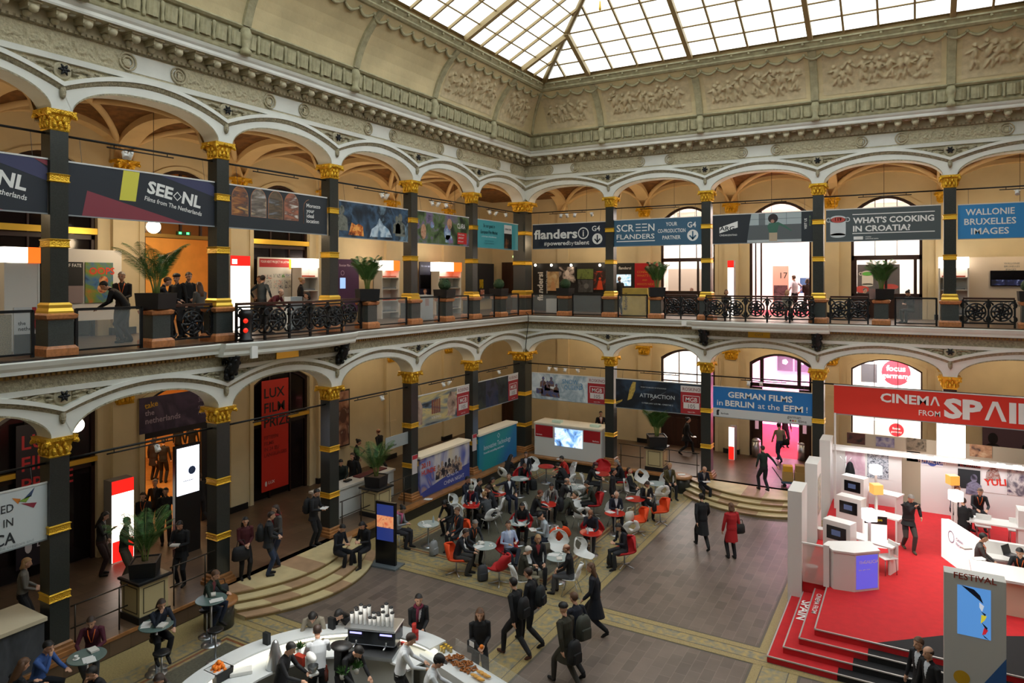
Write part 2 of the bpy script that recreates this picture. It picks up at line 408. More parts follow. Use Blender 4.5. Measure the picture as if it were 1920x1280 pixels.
def wbox(m, W, t0, t1, k0, k1, z0, z1, mi=0):
    a, b = W(t0, k0, z0), W(t1, k1, z1)
    m.box(min(a[0], b[0]), max(a[0], b[0]), min(a[1], b[1]), max(a[1], b[1]), z0, z1, mi)
def modillions(m, W, PP):
    T = PP[-1]; n = round((T - 1.6) / .545); st = (T - 1.6) / n
    for i in range(n + 1):
        t = .8 + st * i
        wbox(m, W, t - .11, t + .11, .43, .80, 14.38, 14.52); wbox(m, W, t - .13, t + .13, .43, .86, 14.48, 14.52)
        m.ell(W(t, .79, 14.36), (.10, .10, .085), 8, 6); m.ell(W(t, .52, 14.32), (.09, .09, .08), 8, 6)
        if i < n: m.ell(W(t + st / 2, .68, 14.52), (.08, .08, .03), 8, 4, 1)
face_bits('trim_modillions', [M_beige, M_white], modillions)
def beads(m, W, PP):
    T = PP[-1]
    for i in range(int((T - .8) / .13)):
        t = .42 + .13 * i
        wbox(m, W, t, t + .075, .42, .455, 14.205, 14.265)
face_bits('trim_egg_band', [M_beige], beads)
def gadroons(m, W, PP):
    for i in range(len(PP) - 1):
        a, b = max(PP[i], 1.1), min(PP[i + 1], PP[-1] - 1.1)
        n = max(3, round((b - a) / .47)); st = (b - a) / n
        for j in range(n):
            t = a + st * j
            if j: m.lathe([(.035, 0), (.05, .06), (.035, .2), (.05, .36), (.06, .44), (.04, .5)], W(t, 1.06, 14.88), 6)
            rr = []
            for q in range(9):
                s = q / 8; tt = t + .07 + (st - .14) * s; kk = 1.03 + .07 * math.sin(PI * s) + .012 * (q % 2)
                rr.append((tt, kk))
            m.add([W(tt, kk, 14.93 + .03 * abs(q - 4) / 4) for q, (tt, kk) in enumerate(rr)] + [W(tt, kk + .05, 15.28 + .04 * abs(q - 4) / 4) for q, (tt, kk) in enumerate(rr)], [(q, q + 1, 10 + q, 9 + q) for q in range(8)], 0, False)
    for i, t in enumerate(PP[1:-1]):
        m.lathe([(.14, -.1), (.16, 0), (.1, .08), (.14, .3), (.18, .42), (.12, .6)], W(t, 1.1, 14.84), 8)
face_bits('trim_gadroons', [M_grey], gadroons)
def coveribs(m, W, PP):
    for i, t in enumerate(PP[1:-1]):
        rr = []
        for k, z in cove:
            rr.append([W(t - .15, k - .02, z), W(t - .12, k + .06, z - .03), W(t + .12, k + .06, z - .03), W(t + .15, k - .02, z)])
        m.rings(rr, 0, False, False, False)
        m.add([W(t - .3, 2.2, 17.06), W(t + .3, 2.2, 17.06), W(t + .2, 2.42, 17.4), W(t - .2, 2.42, 17.4)], [(0, 1, 2, 3)], 0)
    # swags under the top band
    T = PP[-1]; n = int((T - 4.6) / .62)
    for i in range(n):
        a = 2.3 + (T - 4.6) * i / n; b = 2.3 + (T - 4.6) * (i + 1) / n
        m.tube([W(a + (b - a) * s, 2.06 - .10 * math.sin(PI * s), 16.96 - .13 * math.sin(PI * s)) for s in (0, .17, .33, .5, .67, .83, 1)], [.03, .045, .055, .06, .055, .045, .03], 5)
        m.ell(W(a, 2.08, 16.98), (.06, .06, .06), 6, 4)
        m.ell(W(a, 2.40, 17.28), (.05, .05, .05), 6, 4)
face_bits('trim_cove_ribs', [M_grey], coveribs)
mcr = MB()
for sx, sy in ((0, 0), (1, 0), (0, 1), (1, 1)):
    rr = []
    for k, z in cove:
        x = (k if not sx else LX - k); y = (-k if not sy else -LY + k)
        rr.append([(x - .1, y, z - .02), (x + .02 * (1 if not sx else -1), y - .02 * (1 if not sy else -1), z - .05), (x, y + .1 * (1 if not sy else -1), z - .02)])
    mcr.tube([((k + .0) if not sx else LX - k, -k if not sy else -LY + k, z) for k, z in cove], .09, 6)
struct(mcr.build('trim_corner_ribs', [M_grey]))
# ---------------------------------------------------------------- sculpted frieze and reliefs (height fields)
rng = np.random.default_rng(5)
def relief(name, posfn, w, h, H, res, mats, parent=None):
    nv, nu = H.shape
    m = MB(); 
    vs = [posfn(w * i / (nu - 1), h * j / (nv - 1), float(H[j, i])) for j in range(nv) for i in range(nu)]
    m.add(vs, [(j * nu + i, j * nu + i + 1, (j + 1) * nu + i + 1, (j + 1) * nu + i) for j in range(nv - 1) for i in range(nu - 1)], 0, True)
    return m.build(name, mats, parent)
def palmettes(w, h, res, per, amp):
    nu, nv = int(w / res) + 1, int(h / res) + 1
    u, v = np.meshgrid(np.linspace(0, w, nu), np.linspace(0, h, nv))
    n = max(1, round(w / per)); p = w / n
    q = (u / p) % 1.0 * p - p / 2
    H = np.zeros_like(u)
    r = np.hypot(q, v - .08 * h); th = np.arctan2(q, v - .08 * h + 1e-6)
    H += np.maximum(0, np.cos(th * 7)) * np.exp(-((r - .5 * h) / (.28 * h)) ** 2)
    q2 = ((u / p + .5) % 1.0) * p - p / 2
    for sx in (-1, 1):
        rr = np.hypot(q2 - sx * p * .2, v - .45 * h); tt = np.arctan2(v - .45 * h, q2 - sx * p * .2)
        H += .9 * np.maximum(0, np.cos((rr / h * 26) - sx * tt)) * np.exp(-(rr / (.33 * h)) ** 2)
    H += .25 * np.sin(u * 61) * np.sin(v * 53)
    e = np.minimum(1, np.minimum(v, h - v) / (.08 * h))
    return amp * np.clip(H, 0, 1.2) * e
for nm, W, PP in (('left', WL, PL), ('back', WB, PB)):
    for i in range(len(PP) - 1):
        t0, t1 = PP[i], PP[i + 1]; c = (t0 + t1) / 2
        lo, hi = t0 + (.35 if i == 0 else 0), t1 - (.35 if i == len(PP) - 2 else 0)
        m = MB()
        for a, b in ((lo, c - .62), (c + .62, hi)):
            H = palmettes(b - a, .46, .03, .44, .055); nv, nu = H.shape
            m.add([W(a + (b - a) * x / (nu - 1), .335 + float(H[y, x]), 13.70 + .46 * y / (nv - 1)) for y in range(nv) for x in range(nu)],
                  [(y * nu + x, y * nu + x + 1, (y + 1) * nu + x + 1, (y + 1) * nu + x) for y in range(nv - 1) for x in range(nu - 1)], 0, True)
        for sx in (-1, 1):     # scrolled ends of the plain tablet
            for r_ in (.2, .12): m.tube([W(c + sx * .66 + r_ * math.cos(a * PI / 8), .37, 13.93 + r_ * math.sin(a * PI / 8)) for a in range(17)], .025, 5, 1)
        m.add([W(c - .6, .345, 13.72), W(c + .6, .345, 13.72), W(c + .6, .345, 14.15), W(c - .6, .345, 14.15)], [(0, 1, 2, 3)], 2)
        struct(m.build('trim_frieze_' + nm, [M_ornw, M_beige, M_white]))
        H = palmettes(t1 - t0, .24, .03, .36, .035); nv, nu = H.shape
        m = MB()
        m.add([W(t0 + (t1 - t0) * x / (nu - 1), .32 + float(H[y, x]), 6.42 + .24 * y / (nv - 1)) for y in range(nv) for x in range(nu)],
              [(y * nu + x, y * nu + x + 1, (y + 1) * nu + x + 1, (y + 1) * nu + x) for y in range(nv - 1) for x in range(nu - 1)], 0, True)
        struct(m.build('trim_gallery_frieze_' + nm, [M_orn]))
        # leaf scrolls in the spandrels
    for i in range(1, len(PP) - 1):
        for zc, sc in ((13.36, 1.0), (6.19, .8)):
            m = MB(); t = PP[i]
            for sx in (-1, 1):
                m.tube([W(t + sx * (.2 + 1.1 * s), .31, zc + .02 + .10 * s * sc + .05 * math.sin(9 * s)) for s in [q / 10 for q in range(11)]], [.05 - .035 * q / 10 for q in range(11)], 5)
                for q in range(6):
                    s = q / 6; m.ell(W(t + sx * (.27 + .95 * s), .31, zc + (.07 if q % 2 else -.04) * (1 - s) + .08 * s), (.09 - .06 * s, .09 - .06 * s, .035), 6, 4)
            struct(m.build('trim_spandrel_' + nm, [M_orn]))
def figures(w, h, seed, amp=.12):
    """a crowd of carved figures as a height field"""
    g = np.random.default_rng(seed)
    res = .035; nu, nv = int(w / res) + 1, int(h / res) + 1
    u, v = np.meshgrid(np.linspace(0, w, nu), np.linspace(0, h, nv)); H = np.zeros_like(u)
    def blob(x, y, rx, ry, a, rot=0):
        c, s = math.cos(rot), math.sin(rot); dx, dy = u - x, v - y
        d = ((dx * c + dy * s) / rx) ** 2 + ((-dx * s + dy * c) / ry) ** 2
        np.maximum(H, a * np.sqrt(np.maximum(0, 1 - d)), out=H)
    n = int(w * 3.0)
    for i in range(n):
        x = .25 + (w - .5) * (i + g.uniform(.1, .9)) / n; b = .14 * h + g.uniform(0, .12) * h; fh = g.uniform(.5, .72) * h; lean = g.uniform(-.25, .25)
        blob(x, b + fh * .55, .10, fh * .24, 1, lean); blob(x + lean * .3, b + fh * .9, .055, .075, 1.0)
        for s in (-1, 1):
            blob(x + s * .06 - lean * .2, b + fh * .2, .05, fh * .24, .8, lean + s * .18)
            blob(x + s * .13, b + fh * g.uniform(.5, .8), .035, fh * .16, .8, s * g.uniform(.5, 1.3))
        if g.random() < .5: blob(x + .15, b + fh * .8, .14, .12, .5, g.uniform(0, 3))
        if g.random() < .4: blob(x, b + .05 * h, .24, .07, .5)
    H = H + .12 * H * np.sin(u * 47 + v * 20) * np.sin(v * 39)
    return amp * H
def covepoint(s):
    L = [0]
    for a, b in zip(cove, cove[1:]): L.append(L[-1] + math.hypot(b[0] - a[0], b[1] - a[1]))
    d = s * L[-1]
    for i in range(len(cove) - 1):
        if d <= L[i + 1] + 1e-6:
            f = (d - L[i]) / (L[i + 1] - L[i]); a, b = cove[i], cove[i + 1]
            nx, nz = (b[1] - a[1]), -(b[0] - a[0]); q = math.hypot(nx, nz)
            return a[0] + f * (b[0] - a[0]), a[1] + f * (b[1] - a[1]), nx / q, nz / q
M_rel = mat('relief_stucco', '#cdbd98', .8, var=.14, vscale=5)
places = [('back', WB, PB, i) for i in range(5)] + [('left', WL, PL, 0), ('left', WL, PL, 1)]
rl = ['corner panel with crowded standing figures beside the corner rib', 'relief of figures between first and second cove rib of the back wall', 'long relief with a procession above the third arch', 'relief with gun carriages and walking figures above the fourth arch', 'rightmost relief with striding musicians on the back wall', 'darker relief left of the corner rib on the left cove', 'relief with tall trees and figures, second panel left of the corner']
for (nm, W, PP, i), lab, sd in zip(places, rl, range(20, 40)):
    t0, t1 = PP[i] + .3, PP[i + 1] - .3
    if i == 0: t0 = 2.0
    if i == len(PP) - 2: t1 = PP[-1] - 2.0
    w = t1 - t0; H = figures(w, 1.75, sd); nv, nu = H.shape
    def pos(u, v, d, W=W, t0=t0):
        k, z, nk, nz = covepoint(.06 + .78 * v / 1.75); return W(t0 + u, k + nk * (d + .012), z + nz * (d + .012))
    tag(relief('stucco_relief', pos, w, 1.75, H, 0, M_rel), 'carved stucco ' + lab, 'relief', 'stucco reliefs on the cove')
# ---------------------------------------------------------------- glass roof
SL, KG, ZK = .51, 2.47, 17.52
def WG(W): return lambda t, k: W(t, k, ZK + SL * (k - KG))
M_glass = bpy.data.materials.new('milky_roof_glass'); M_glass.use_nodes = True
_t = M_glass.node_tree; _n = _t.nodes; _n.clear()
_o = _n.new('ShaderNodeOutputMaterial'); _mx = _n.new('ShaderNodeMixShader'); _tr = _n.new('ShaderNodeBsdfTransparent'); _tl = _n.new('ShaderNodeBsdfTranslucent')
_tr.inputs['Color'].default_value = (.93, .96, .97, 1); _tl.inputs['Color'].default_value = (.9, .93, .94, 1); _mx.inputs['Fac'].default_value = .2
_t.links.new(_tr.outputs[0], _mx.inputs[1]); _t.links.new(_tl.outputs[0], _mx.inputs[2]); _t.links.new(_mx.outputs[0], _o.inputs['Surface'])
KM = LX / 2
gm = MB(); fb = MB()
for W, PP in ((WL, PL), (WB, PB), (WR, PL), (WF, PB)):
    G = WG(W); T = PP[-1]
    gm.add([G(KG, KG), G(T - KG, KG), G(T - KM, KM), G(KM, KM)] if T > LX else [G(KG, KG), G(T - KG, KG), G(KM, KM)], [(0, 1, 2, 3)] if T > LX else [(0, 1, 2)], 0)
    def bar(t, w, d, k1=KM, G=G, T=T):
        kk = min(k1, t, T - t)
        if kk <= KG + .05: return
        a, b = Vector(G(t, KG)), Vector(G(t, kk)); u = (b - a); uu = u.normalized(); sd = (Vector(G(t + 1, KG)) - Vector(G(t, KG))).normalized(); nn = uu.cross(sd); nn *= (1 if nn.z < 0 else -1)
        q = [(-w, 0), (w, 0), (w, d), (-w, d)]
        fb.rings([[a + sd * x + nn * y for x, y in q], [b + sd * x + nn * y for x, y in q]], 0, False, True)
    for i in range(len(PP) - 1):
        for j in range(4):
            t = PP[i] + (PP[i + 1] - PP[i]) * j / 4 if i not in (0, len(PP) - 2) else None
            if i == 0: t = PP[1] - (PP[2] - PP[1]) * (4 - j) / 4
            if i == len(PP) - 2: t = PP[-2] + (PP[2] - PP[1]) * j / 4
            if t < KG: continue
            bar(t, .085 if j == 0 else .035, .2 if j == 0 else .1)
    k = KG + .70
    while k < KM:
        a, b = Vector(G(k, k)), Vector(G(T - k, k))
        fb.rings([[a + Vector((0, 0, -.02)) + Vector(q) for q in ((0, 0, .0), (.03, .03, -.03), (0, 0, -.07), (-.03, -.03, -.03))], [b + Vector((0, 0, -.02)) + Vector(q) for q in ((0, 0, .0), (.03, .03, -.03), (0, 0, -.07), (-.03, -.03, -.03))]], 0, False, True)
        k += .68
for sx in (0, 1):
    for sy in (0, 1):
        f = lambda k: (k if not sx else LX - k, -k if not sy else -LY + k, ZK + SL * (k - KG) - .08)
        fb.tube([f(KG - .05), f(KM)], .13, 4)
fb.tube([(KM, -KM, ZK + SL * (KM - KG)), (KM, -LY + KM, ZK + SL * (KM - KG))], .15, 6)
sk = struct(fb.build('window_1', [M_bronze]))
gl = gm.build('glass', [M_glass], sk)
# thin cord with a plumb weight hanging under the glass roof
p0 = aty(1125, 4, -6.2)
cb = MB(); cb.tube([(p0.x, p0.y, p0.z + .0), (p0.x, p0.y, ZK + SL * (6.2 - KG))], .012, 5)
o = cb.build('plumb_line', [M_gold]); w_ = MB(); w_.lathe([(.02, 0), (.05, .03), (.03, .3), (.012, .36)], (p0.x, p0.y, p0.z - .3), 8); w_.build('weight', [M_goldp], o)
tag(o, 'thin gilt cord with a weight hanging below the glass roof', 'cord')
# ---------------------------------------------------------------- outer walls of the galleries (built with openings later), vaults, roof slab
# ================================================================ gallery walls with openings, rooms behind them, vaults
OPEN = {'left': [4, 3, 2], 'back': [1, 2, 3], 'right': []}
HWD = 1.36
M_wood2 = mat('window_oak', '#2c1510', .4, var=.2, vscale=5)
M_pane = mat('window_pane', '#e8eef0', .05, alpha=.12)
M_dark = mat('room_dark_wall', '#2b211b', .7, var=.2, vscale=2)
M_roomw = mat('room_white_wall', '#efe9e2', .8)
M_roomo = mat('room_warm_wall', '#e2b064', .8, var=.08, vscale=2)
M_carp = mat('room_red_carpet', '#c8283c', .8, var=.15, vscale=8)
def wall(nm, W, PP, k):
    """gallery back wall of one side, both storeys, with arched openings"""
    m = MB(); T = PP[-1]
    for zb, zt, sp, cr in ((Z0, ZG - .3, 4.86, .46), (ZG, 14.3, 11.72, .68)):
        edges = [-DEP]; n = 12
        for i in OPEN[nm]:
            pass
        ops = sorted([(PP[i] + PP[i + 1]) / 2 for i in OPEN[nm]])
        cur = -DEP
        for c in ops:
            m.add([W(cur, -k, zb), W(c - HWD, -k, zb), W(c - HWD, -k, zt), W(cur, -k, zt)], [(0, 1, 2, 3)], 0)
            A = [(c + HWD * (2 * j / n - 1), sp + cr * (1 - (2 * j / n - 1) ** 2)) for j in range(n + 1)]
            m.add([W(t, -k, z) for t, z in A] + [W(t, -k, zt) for t, _ in A], [(j, j + 1, n + 2 + j, n + 1 + j) for j in range(n)], 0)
            P = [(c - HWD, zb)] + A + [(c + HWD, zb)]
            m.add([W(t, -k, z) for t, z in P] + [W(t, -k - .35, z) for t, z in P], [(j, j + 1, len(P) + j + 1, len(P) + j) for j in range(len(P) - 1)], 0)
            # raised surround
            Q = [(c + (t - c) * 1.12, z + (.12 if z > zb else 0)) for t, z in P]
            m.add([W(t, -k + .04, z) for t, z in P] + [W(t, -k + .04, z) for t, z in Q], [(j, j + 1, len(P) + j + 1, len(P) + j) for j in range(len(P) - 1)], 0)
            m.add([W(t, -k + .04, z) for t, z in Q] + [W(t, -k, z) for t, z in Q], [(j, j + 1, len(P) + j + 1, len(P) + j) for j in range(len(P) - 1)], 0)
            cur = c + HWD
        m.add([W(cur, -k, zb), W(T + DEP, -k, zb), W(T + DEP, -k, zt), W(cur, -k, zt)], [(0, 1, 2, 3)], 0)
        for i, t in enumerate(PP):                     # pilasters
            wbox(m, W, t - .33, t + .33, -k, -k + .14, zb, zt, 0)
            wbox(m, W, t - .38, t + .38, -k, -k + .17, zb, zb + .22, 1)
            if zb < 5: wbox(m, W, t - .345, t + .345, -k, -k + .155, 3.5, 3.62, 0); wbox(m, W, t - .345, t + .345, -k, -k + .155, 2.1, 2.22, 0)
        wbox(m, W, -DEP, -DEP + .01, -k, -k + .01, zb, zb + .01, 1)
    return struct(m.build('wall_' + nm, [M_cream, M_black]))
for nm, W, PP in (('left', WL, PL), ('back', WB, PB), ('right', WR, PL)):
    wall(nm, W, PP, DEP)
mfw = MB(); mfw.box(-5, LX + 5, -LY - 4.7, -LY - 4.6, 0, 15); struct(mfw.build('wall_front', [M_cream]))
mfu = MB(); wbox(mfu, WF, 0, LX, -.3, .28, 12.4, 13.66); wbox(mfu, WF, 0, LX, -.3, .28, 5.6, ZG - .35); struct(mfu.build('wall_front_lintels', [M_white]))
# gilt capitals on the wall pilasters
def capital(m, c, s=1.0, rz=0.0, mi=0, half=False):
    x, y, z = c
    m.sqlathe([(.20 * s, 0), (.215 * s, .03), (.20 * s, .05), (.205 * s, .2), (.24 * s, .33), (.30 * s, .37), (.31 * s, .45), (.0, .45)], c, mi, rz)
    cs, sn = math.cos(rz), math.sin(rz)
    def L(a, b): return (x + (a * cs - b * sn) * s, y + (a * sn + b * cs) * s)
    for q in range(4):
        a, b = math.cos(q * PI / 2), math.sin(q * PI / 2)
        for o_ in (-.12, 0, .12):
            X = L(a * .215 - b * o_, b * .215 + a * o_); m.ell((X[0], X[1], z + .14), (.055 * s, .055 * s, .10), 6, 4, mi)
        for o_ in (-.07, .07):
            X = L(a * .235 - b * o_, b * .235 + a * o_); m.ell((X[0], X[1], z + .25), (.05 * s, .05 * s, .08), 6, 4, mi)
        X = L(a * .30, b * .30); m.ell((X[0], X[1], z + .39), (.055 * s, .055 * s, .05), 6, 4, mi)
        X = L(.27 * (a - b), .27 * (b + a)); m.ell((X[0], X[1], z + .34), (.07 * s, .07 * s, .06), 8, 5, mi)
        X = L(.30 * (a - b), .30 * (b + a)); m.ell((X[0], X[1], z + .31), (.035 * s, .035 * s, .045), 6, 4, mi)
ordn = ['first', 'second', 'third', 'fourth', 'fifth', 'sixth', 'seventh']
for nm, W, PP, vis in (('left', WL, PL, range(0, 6)), ('back', WB, PB, range(1, 5))):
    for i in vis:
        for zc, st in ((4.95, 'ground floor'), (11.95, 'upper gallery')):
            m = MB(); p = W(PP[i], -DEP + .05, zc); capital(m, p, 1.15)
            tag(m.build('wall_capital', [M_gold]), 'gilt capital on the %s rear wall pilaster, %s from the corner, %s side' % (st, ordn[i], nm), 'capital', 'gilt wall capitals')
# vaults above the upper gallery, plain ceiling under the gallery
def vz(u, v):
    a = max(0, 1 - abs(u) ** 2.2) ** .55; b = max(0, 1 - abs(v) ** 2.2) ** .55
    return 12.42 + 1.15 * max(a, b)
for nm, W, PP in (('left', WL, PL), ('back', WB, PB), ('right', WR, PL)):
    vm = MB(); rm = MB()
    for i in range(len(PP) - 1):
        t0, t1 = PP[i], PP[i + 1]
        vm.grid(lambda a, b: W(t0 + (t1 - t0) * a, -.25 - (DEP - .25) * b, vz(2 * a - 1, 2 * b - 1)), 20, 18)
    def arch(pf, w, dn):
        n = 14; rr = []
        for j in range(n + 1):
            s = 2 * j / n - 1; (t, k), (dt, dk) = pf(s); z = 12.42 + 1.15 * max(0, 1 - abs(s) ** 2.2) ** .55
            rr.append([W(t - dt * w, k - dk * w, z + .02), W(t - dt * w, k - dk * w, z - dn), W(t + dt * w, k + dk * w, z - dn), W(t + dt * w, k + dk * w, z + .02)])
        rm.rings(rr, 0, False, False, False)
    for i, t in enumerate(PP):
        arch(lambda s: ((t, -(DEP + .25) / 2 + s * (DEP - .25) / 2), (1, 0)), .3, .2)
    for i in range(len(PP) - 1):
        c, b = (PP[i] + PP[i + 1]) / 2, (PP[i + 1] - PP[i]) / 2
        arch(lambda s: ((c + s * b, -DEP + .2), (0, 1)), .2, .16)
        for sg in (1, -1):
            n = 14
            rm.tube([W(c + s * b, -(DEP + .25) / 2 + sg * s * (DEP - .25) / 2, vz(s, s) - .03) for s in [2 * j / n - 1 for j in range(n + 1)]], .10, 6)
    struct(vm.build('ceiling_vault_' + nm, [M_vault])); struct(rm.build('ceiling_ribs_' + nm, [M_vrib]))
# corners of the galleries
cm = MB()
for (x0, x1, y0, y1) in ((-DEP, 0, 0, DEP), (LX, LX + DEP, 0, DEP), (-DEP, 0, -LY - DEP, -LY), (LX, LX + DEP, -LY - DEP, -LY)):
    cm.box(x0, x1, y0, y1, 13.2, 13.3)
cm.box(0, LX, -LY - DEP, -LY, 13.2, 13.3)
struct(cm.build('ceiling_corners', [M_vault]))
# closing roof above the galleries
rf = MB(); o_ = DEP + .3
rf.box(-o_, 2.0, -LY - o_, o_, 17.3, 17.4); rf.box(LX - 2.0, LX + o_, -LY - o_, o_, 17.3, 17.4); rf.box(2.0, LX - 2.0, -2.0, o_, 17.3, 17.4); rf.box(2.0, LX - 2.0, -LY - o_, -LY + 2.0, 17.3, 17.4)
for a in ((-o_ - .1, -o_, -LY - o_, o_), (LX + o_, LX + o_ + .1, -LY - o_, o_), (-o_, LX + o_, o_, o_ + .1), (-o_, LX + o_, -LY - o_ - .1, -LY - o_)): rf.box(*a, 14.2, 17.4)
struct(rf.build('roof', [M_white]))
# ---------------------------------------------------------------- gallery cornice with the two balconies
gc = [(.28, 6.42), (.33, 6.42), (.33, 6.66), (.37, 6.67), (.39, 6.77), (.56, 6.78), (.57, 6.86), (.62, 6.93), (.66, 7.03), (.64, 7.06), (.10, 7.06)]
sweep('trim_5', gc, [M_orn, M_brown, M_white, M_black], [0, 0, 0, 1, 2, 2, 2, 2, 2, 3])
def denticles(m, W, PP):
    T = PP[-1]
    for i in range(int((T - .8) / .11)): wbox(m, W, .42 + .11 * i, .42 + .11 * i + .06, .37, .42, 6.69, 6.75)
face_bits('trim_gallery_denticles', [mat('gilt_stucco', '#a8864c', .5, metal=.35)], denticles)
def balcony(nm, W, ta, tb):
    m = MB(); n = 20
    def kk(s): return .86 + .30 * (1 - s * s)
    P = [(ta, .5)] + [(ta + (tb - ta) * j / n, kk(2 * j / n - 1)) for j in range(n + 1)] + [(tb, .5)]
    prof = [(-.14, 6.70), (-.10, 6.76), (-.10, 6.84), (-.04, 6.92), (0, 7.03), (-.02, 7.07)]
    rr = [[W(t, k + dk, z) for t, k in P] for dk, z in prof]
    m.rings(rr, 0, False, False, False)
    m.add([W(t, k - .02, 7.07) for t, k in P], [tuple(range(len(P)))], 1); m.add([W(t, k - .14, 6.70) for t, k in P], [tuple(range(len(P)))], 0)
    return struct(m.build('trim_balcony_' + nm, [M_white, M_black]))
balcony('left', WL, 12.45, 17.45); balcony('back', WB, 8.5, 13.72)
# name tablets on the frieze under the balconies
for W, t, lab, txt in ((WL, 14.95, 'left balcony', 'ULM'), (WB, 11.11, 'back balcony', 'CUST')):
    m = MB(); wbox(m, W, t - .42, t + .42, .33, .38, 6.43, 6.65)
    pn = Panel(W(t - .42, .385, 6.43), Vector(W(t + 1, 0, 0)) - Vector(W(t, 0, 0)), (0, 0, 1), Vector(W(t, 1, 0)) - Vector(W(t, 0, 0)))
    o = m.build('name_tablet', [M_goldp]); 
    if W is WB: l_ = MB(); pn.text(l_, 'CVST', .42, .06, .14, .0, 'CENTER', .003); l_.build('lettering', [M_brown], o)
    tag(o, 'small gilt tablet on the frieze below the middle of the ' + lab, 'tablet', 'gilt tablets')
# ---------------------------------------------------------------- pillars: build one of each kind, then copy
def pillar_upper(name, w=.19, wd=.265):
    r = thing(name, '', 'pillar')
    m = MB(); m.sqlathe([(wd + .07, 0), (wd + .07, .16), (wd + .02, .22), (0, .22)]); m.build('plinth', [M_red], r)
    m = MB(); m.sqlathe([(wd, .2), (wd, .80), (0, .80)]); m.build('die', [M_grand], r)
    m = MB(); m.sqlathe([(wd, .79), (wd + .05, .82), (wd + .07, .90), (wd, .94), (0, .94)]); m.build('cap_moulding', [M_red], r)
    m = MB(); m.sqlathe([(wd, .93), (wd, .98), (w + .05, 1.05), (w + .055, 1.12), (w + .015, 1.17), (0, 1.17)]); m.build('gilt_base', [M_goldp], r)
    m = MB(); m.sqlathe([(w, 1.15), (w, 5.0), (0, 5.0)]); m.build('shaft', [M_gran], r)
    for z in (2.38, 3.82):
        m = MB(); m.sqlathe([(w, z), (w + .03, z + .02), (w + .015, z + .05), (w + .015, z + .15), (w + .035, z + .18), (w, z + .2)]); m.build('gilt_band', [M_gold], r)
    m = MB(); capital(m, (0, 0, 4.96), (w + .01) / .2); m.build('capital', [M_gold], r)
    return r
def pillar_lower(name, w=.205):
    r = thing(name, '', 'pillar')
    m = MB(); m.sqlathe([(w + .12, 0), (w + .12, .09), (w + .09, .10), (w + .09, .17), (w + .05, .19), (w + .05, .25), (w + .01, .28), (0, .28)]); m.build('base', [M_ledge], r)
    m = MB(); m.sqlathe([(w, .26), (w, 4.42), (0, 4.42)]); m.build('shaft', [M_gran], r)
    for z in (1.22, 2.72):
        m = MB(); m.sqlathe([(w, z), (w + .03, z + .02), (w + .015, z + .05), (w + .015, z + .14), (w + .035, z + .17), (w, z + .19)]); m.build('gilt_band', [M_gold], r)
    m = MB(); capital(m, (0, 0, 4.40), (w + .01) / .2); m.build('capital', [M_gold], r)
    return r
pu, pl = pillar_upper('gallery_pillar'), pillar_lower('arcade_pillar')
puc, plc = pillar_upper('corner_pillar', .33, .36), pillar_lower('corner_pillar', .33)
first = {id(pu): 0, id(pl): 0, id(puc): 0, id(plc): 0}
def put(src, loc, label, group):
    if not first[id(src)]:
        first[id(src)] = 1; src.location = loc; src['label'] = label; src['group'] = group; return src
    return dup(src, loc, 0, label, group)
for nm, W, PP in (('left', WL, PL), ('back', WB, PB), ('right', WR, PL)):
    for i, t in enumerate(PP):
        if nm == 'right' and i == 0: continue
        if i == len(PP) - 1 and nm in ('left', 'back') and nm == 'left': continue
        cor = i in (0, len(PP) - 1)
        if nm == 'back' and i == 0: continue
        wh = ('corner of left and back walls' if i == 0 else '%s from the corner on the %s wall' % (ordn[i - 1], nm)) if nm != 'right' else '%s on the right wall' % ordn[i - 1]
        x, y, _ = W(t, 0, 0)
        put(puc if cor else pu, (x, y, ZG), 'dark stone upper gallery pillar with gilt bands, ' + wh, 'upper gallery pillars')
        put(plc if cor else pl, (x, y, Z0), 'dark stone ground floor pillar with gilt capital, ' + wh, 'ground floor pillars')
# ---------------------------------------------------------------- rosettes and console brackets
def rosette():
    r = thing('iron_rosette', '', 'rosette')
    m = MB(); m.lathe([(.19, 0), (.2, .03), (.15, .05), (.14, .035), (.11, .05), (0, .06)], n=18); m.build('disc', [M_beige], r)
    m = MB(); m.lathe([(.03, .04), (.05, .1), (.03, .13), (0, .135)], n=8)
    for q in range(6):
        a = q * PI / 3
        m.tube([(0, 0, .08), (.07 * math.cos(a), .07 * math.sin(a), .12), (.13 * math.cos(a), .13 * math.sin(a), .10)], [.025, .035, .012], 6)
    m.build('flower', [M_iron], r)
    return r
ro = rosette(); rofirst = True
def console():
    r = thing('iron_console', '', 'bracket')
    m = MB(); pts = []
    for q in range(22):
        a = q / 21; pts.append((.05 + .34 * a ** 1.4, 0, -.62 + .62 * a + .06 * math.sin(a * 9)))
    m.tube(pts, [.08 + .05 * math.sin(q / 21 * PI) for q in range(22)], 8)
    for q in range(16):
        a = q * 2.4; m.ell((.12 + .2 * (q / 16) + .07 * math.cos(a), .11 * math.sin(a), -.55 + .5 * q / 16), (.06, .05, .06), 6, 4)
    m.build('scroll', [M_iron], r)
    for s in (-1, 1):
        m = MB(); m.tube([(.1 + .1 * math.cos(q * .5) * (1 - q / 16), s * .12, -.2 + .1 * math.sin(q * .5) * (1 - q / 16)) for q in range(15)], .025, 5)
        m.build('leaf', [M_iron], r)
    return r
co = console(); cofirst = True
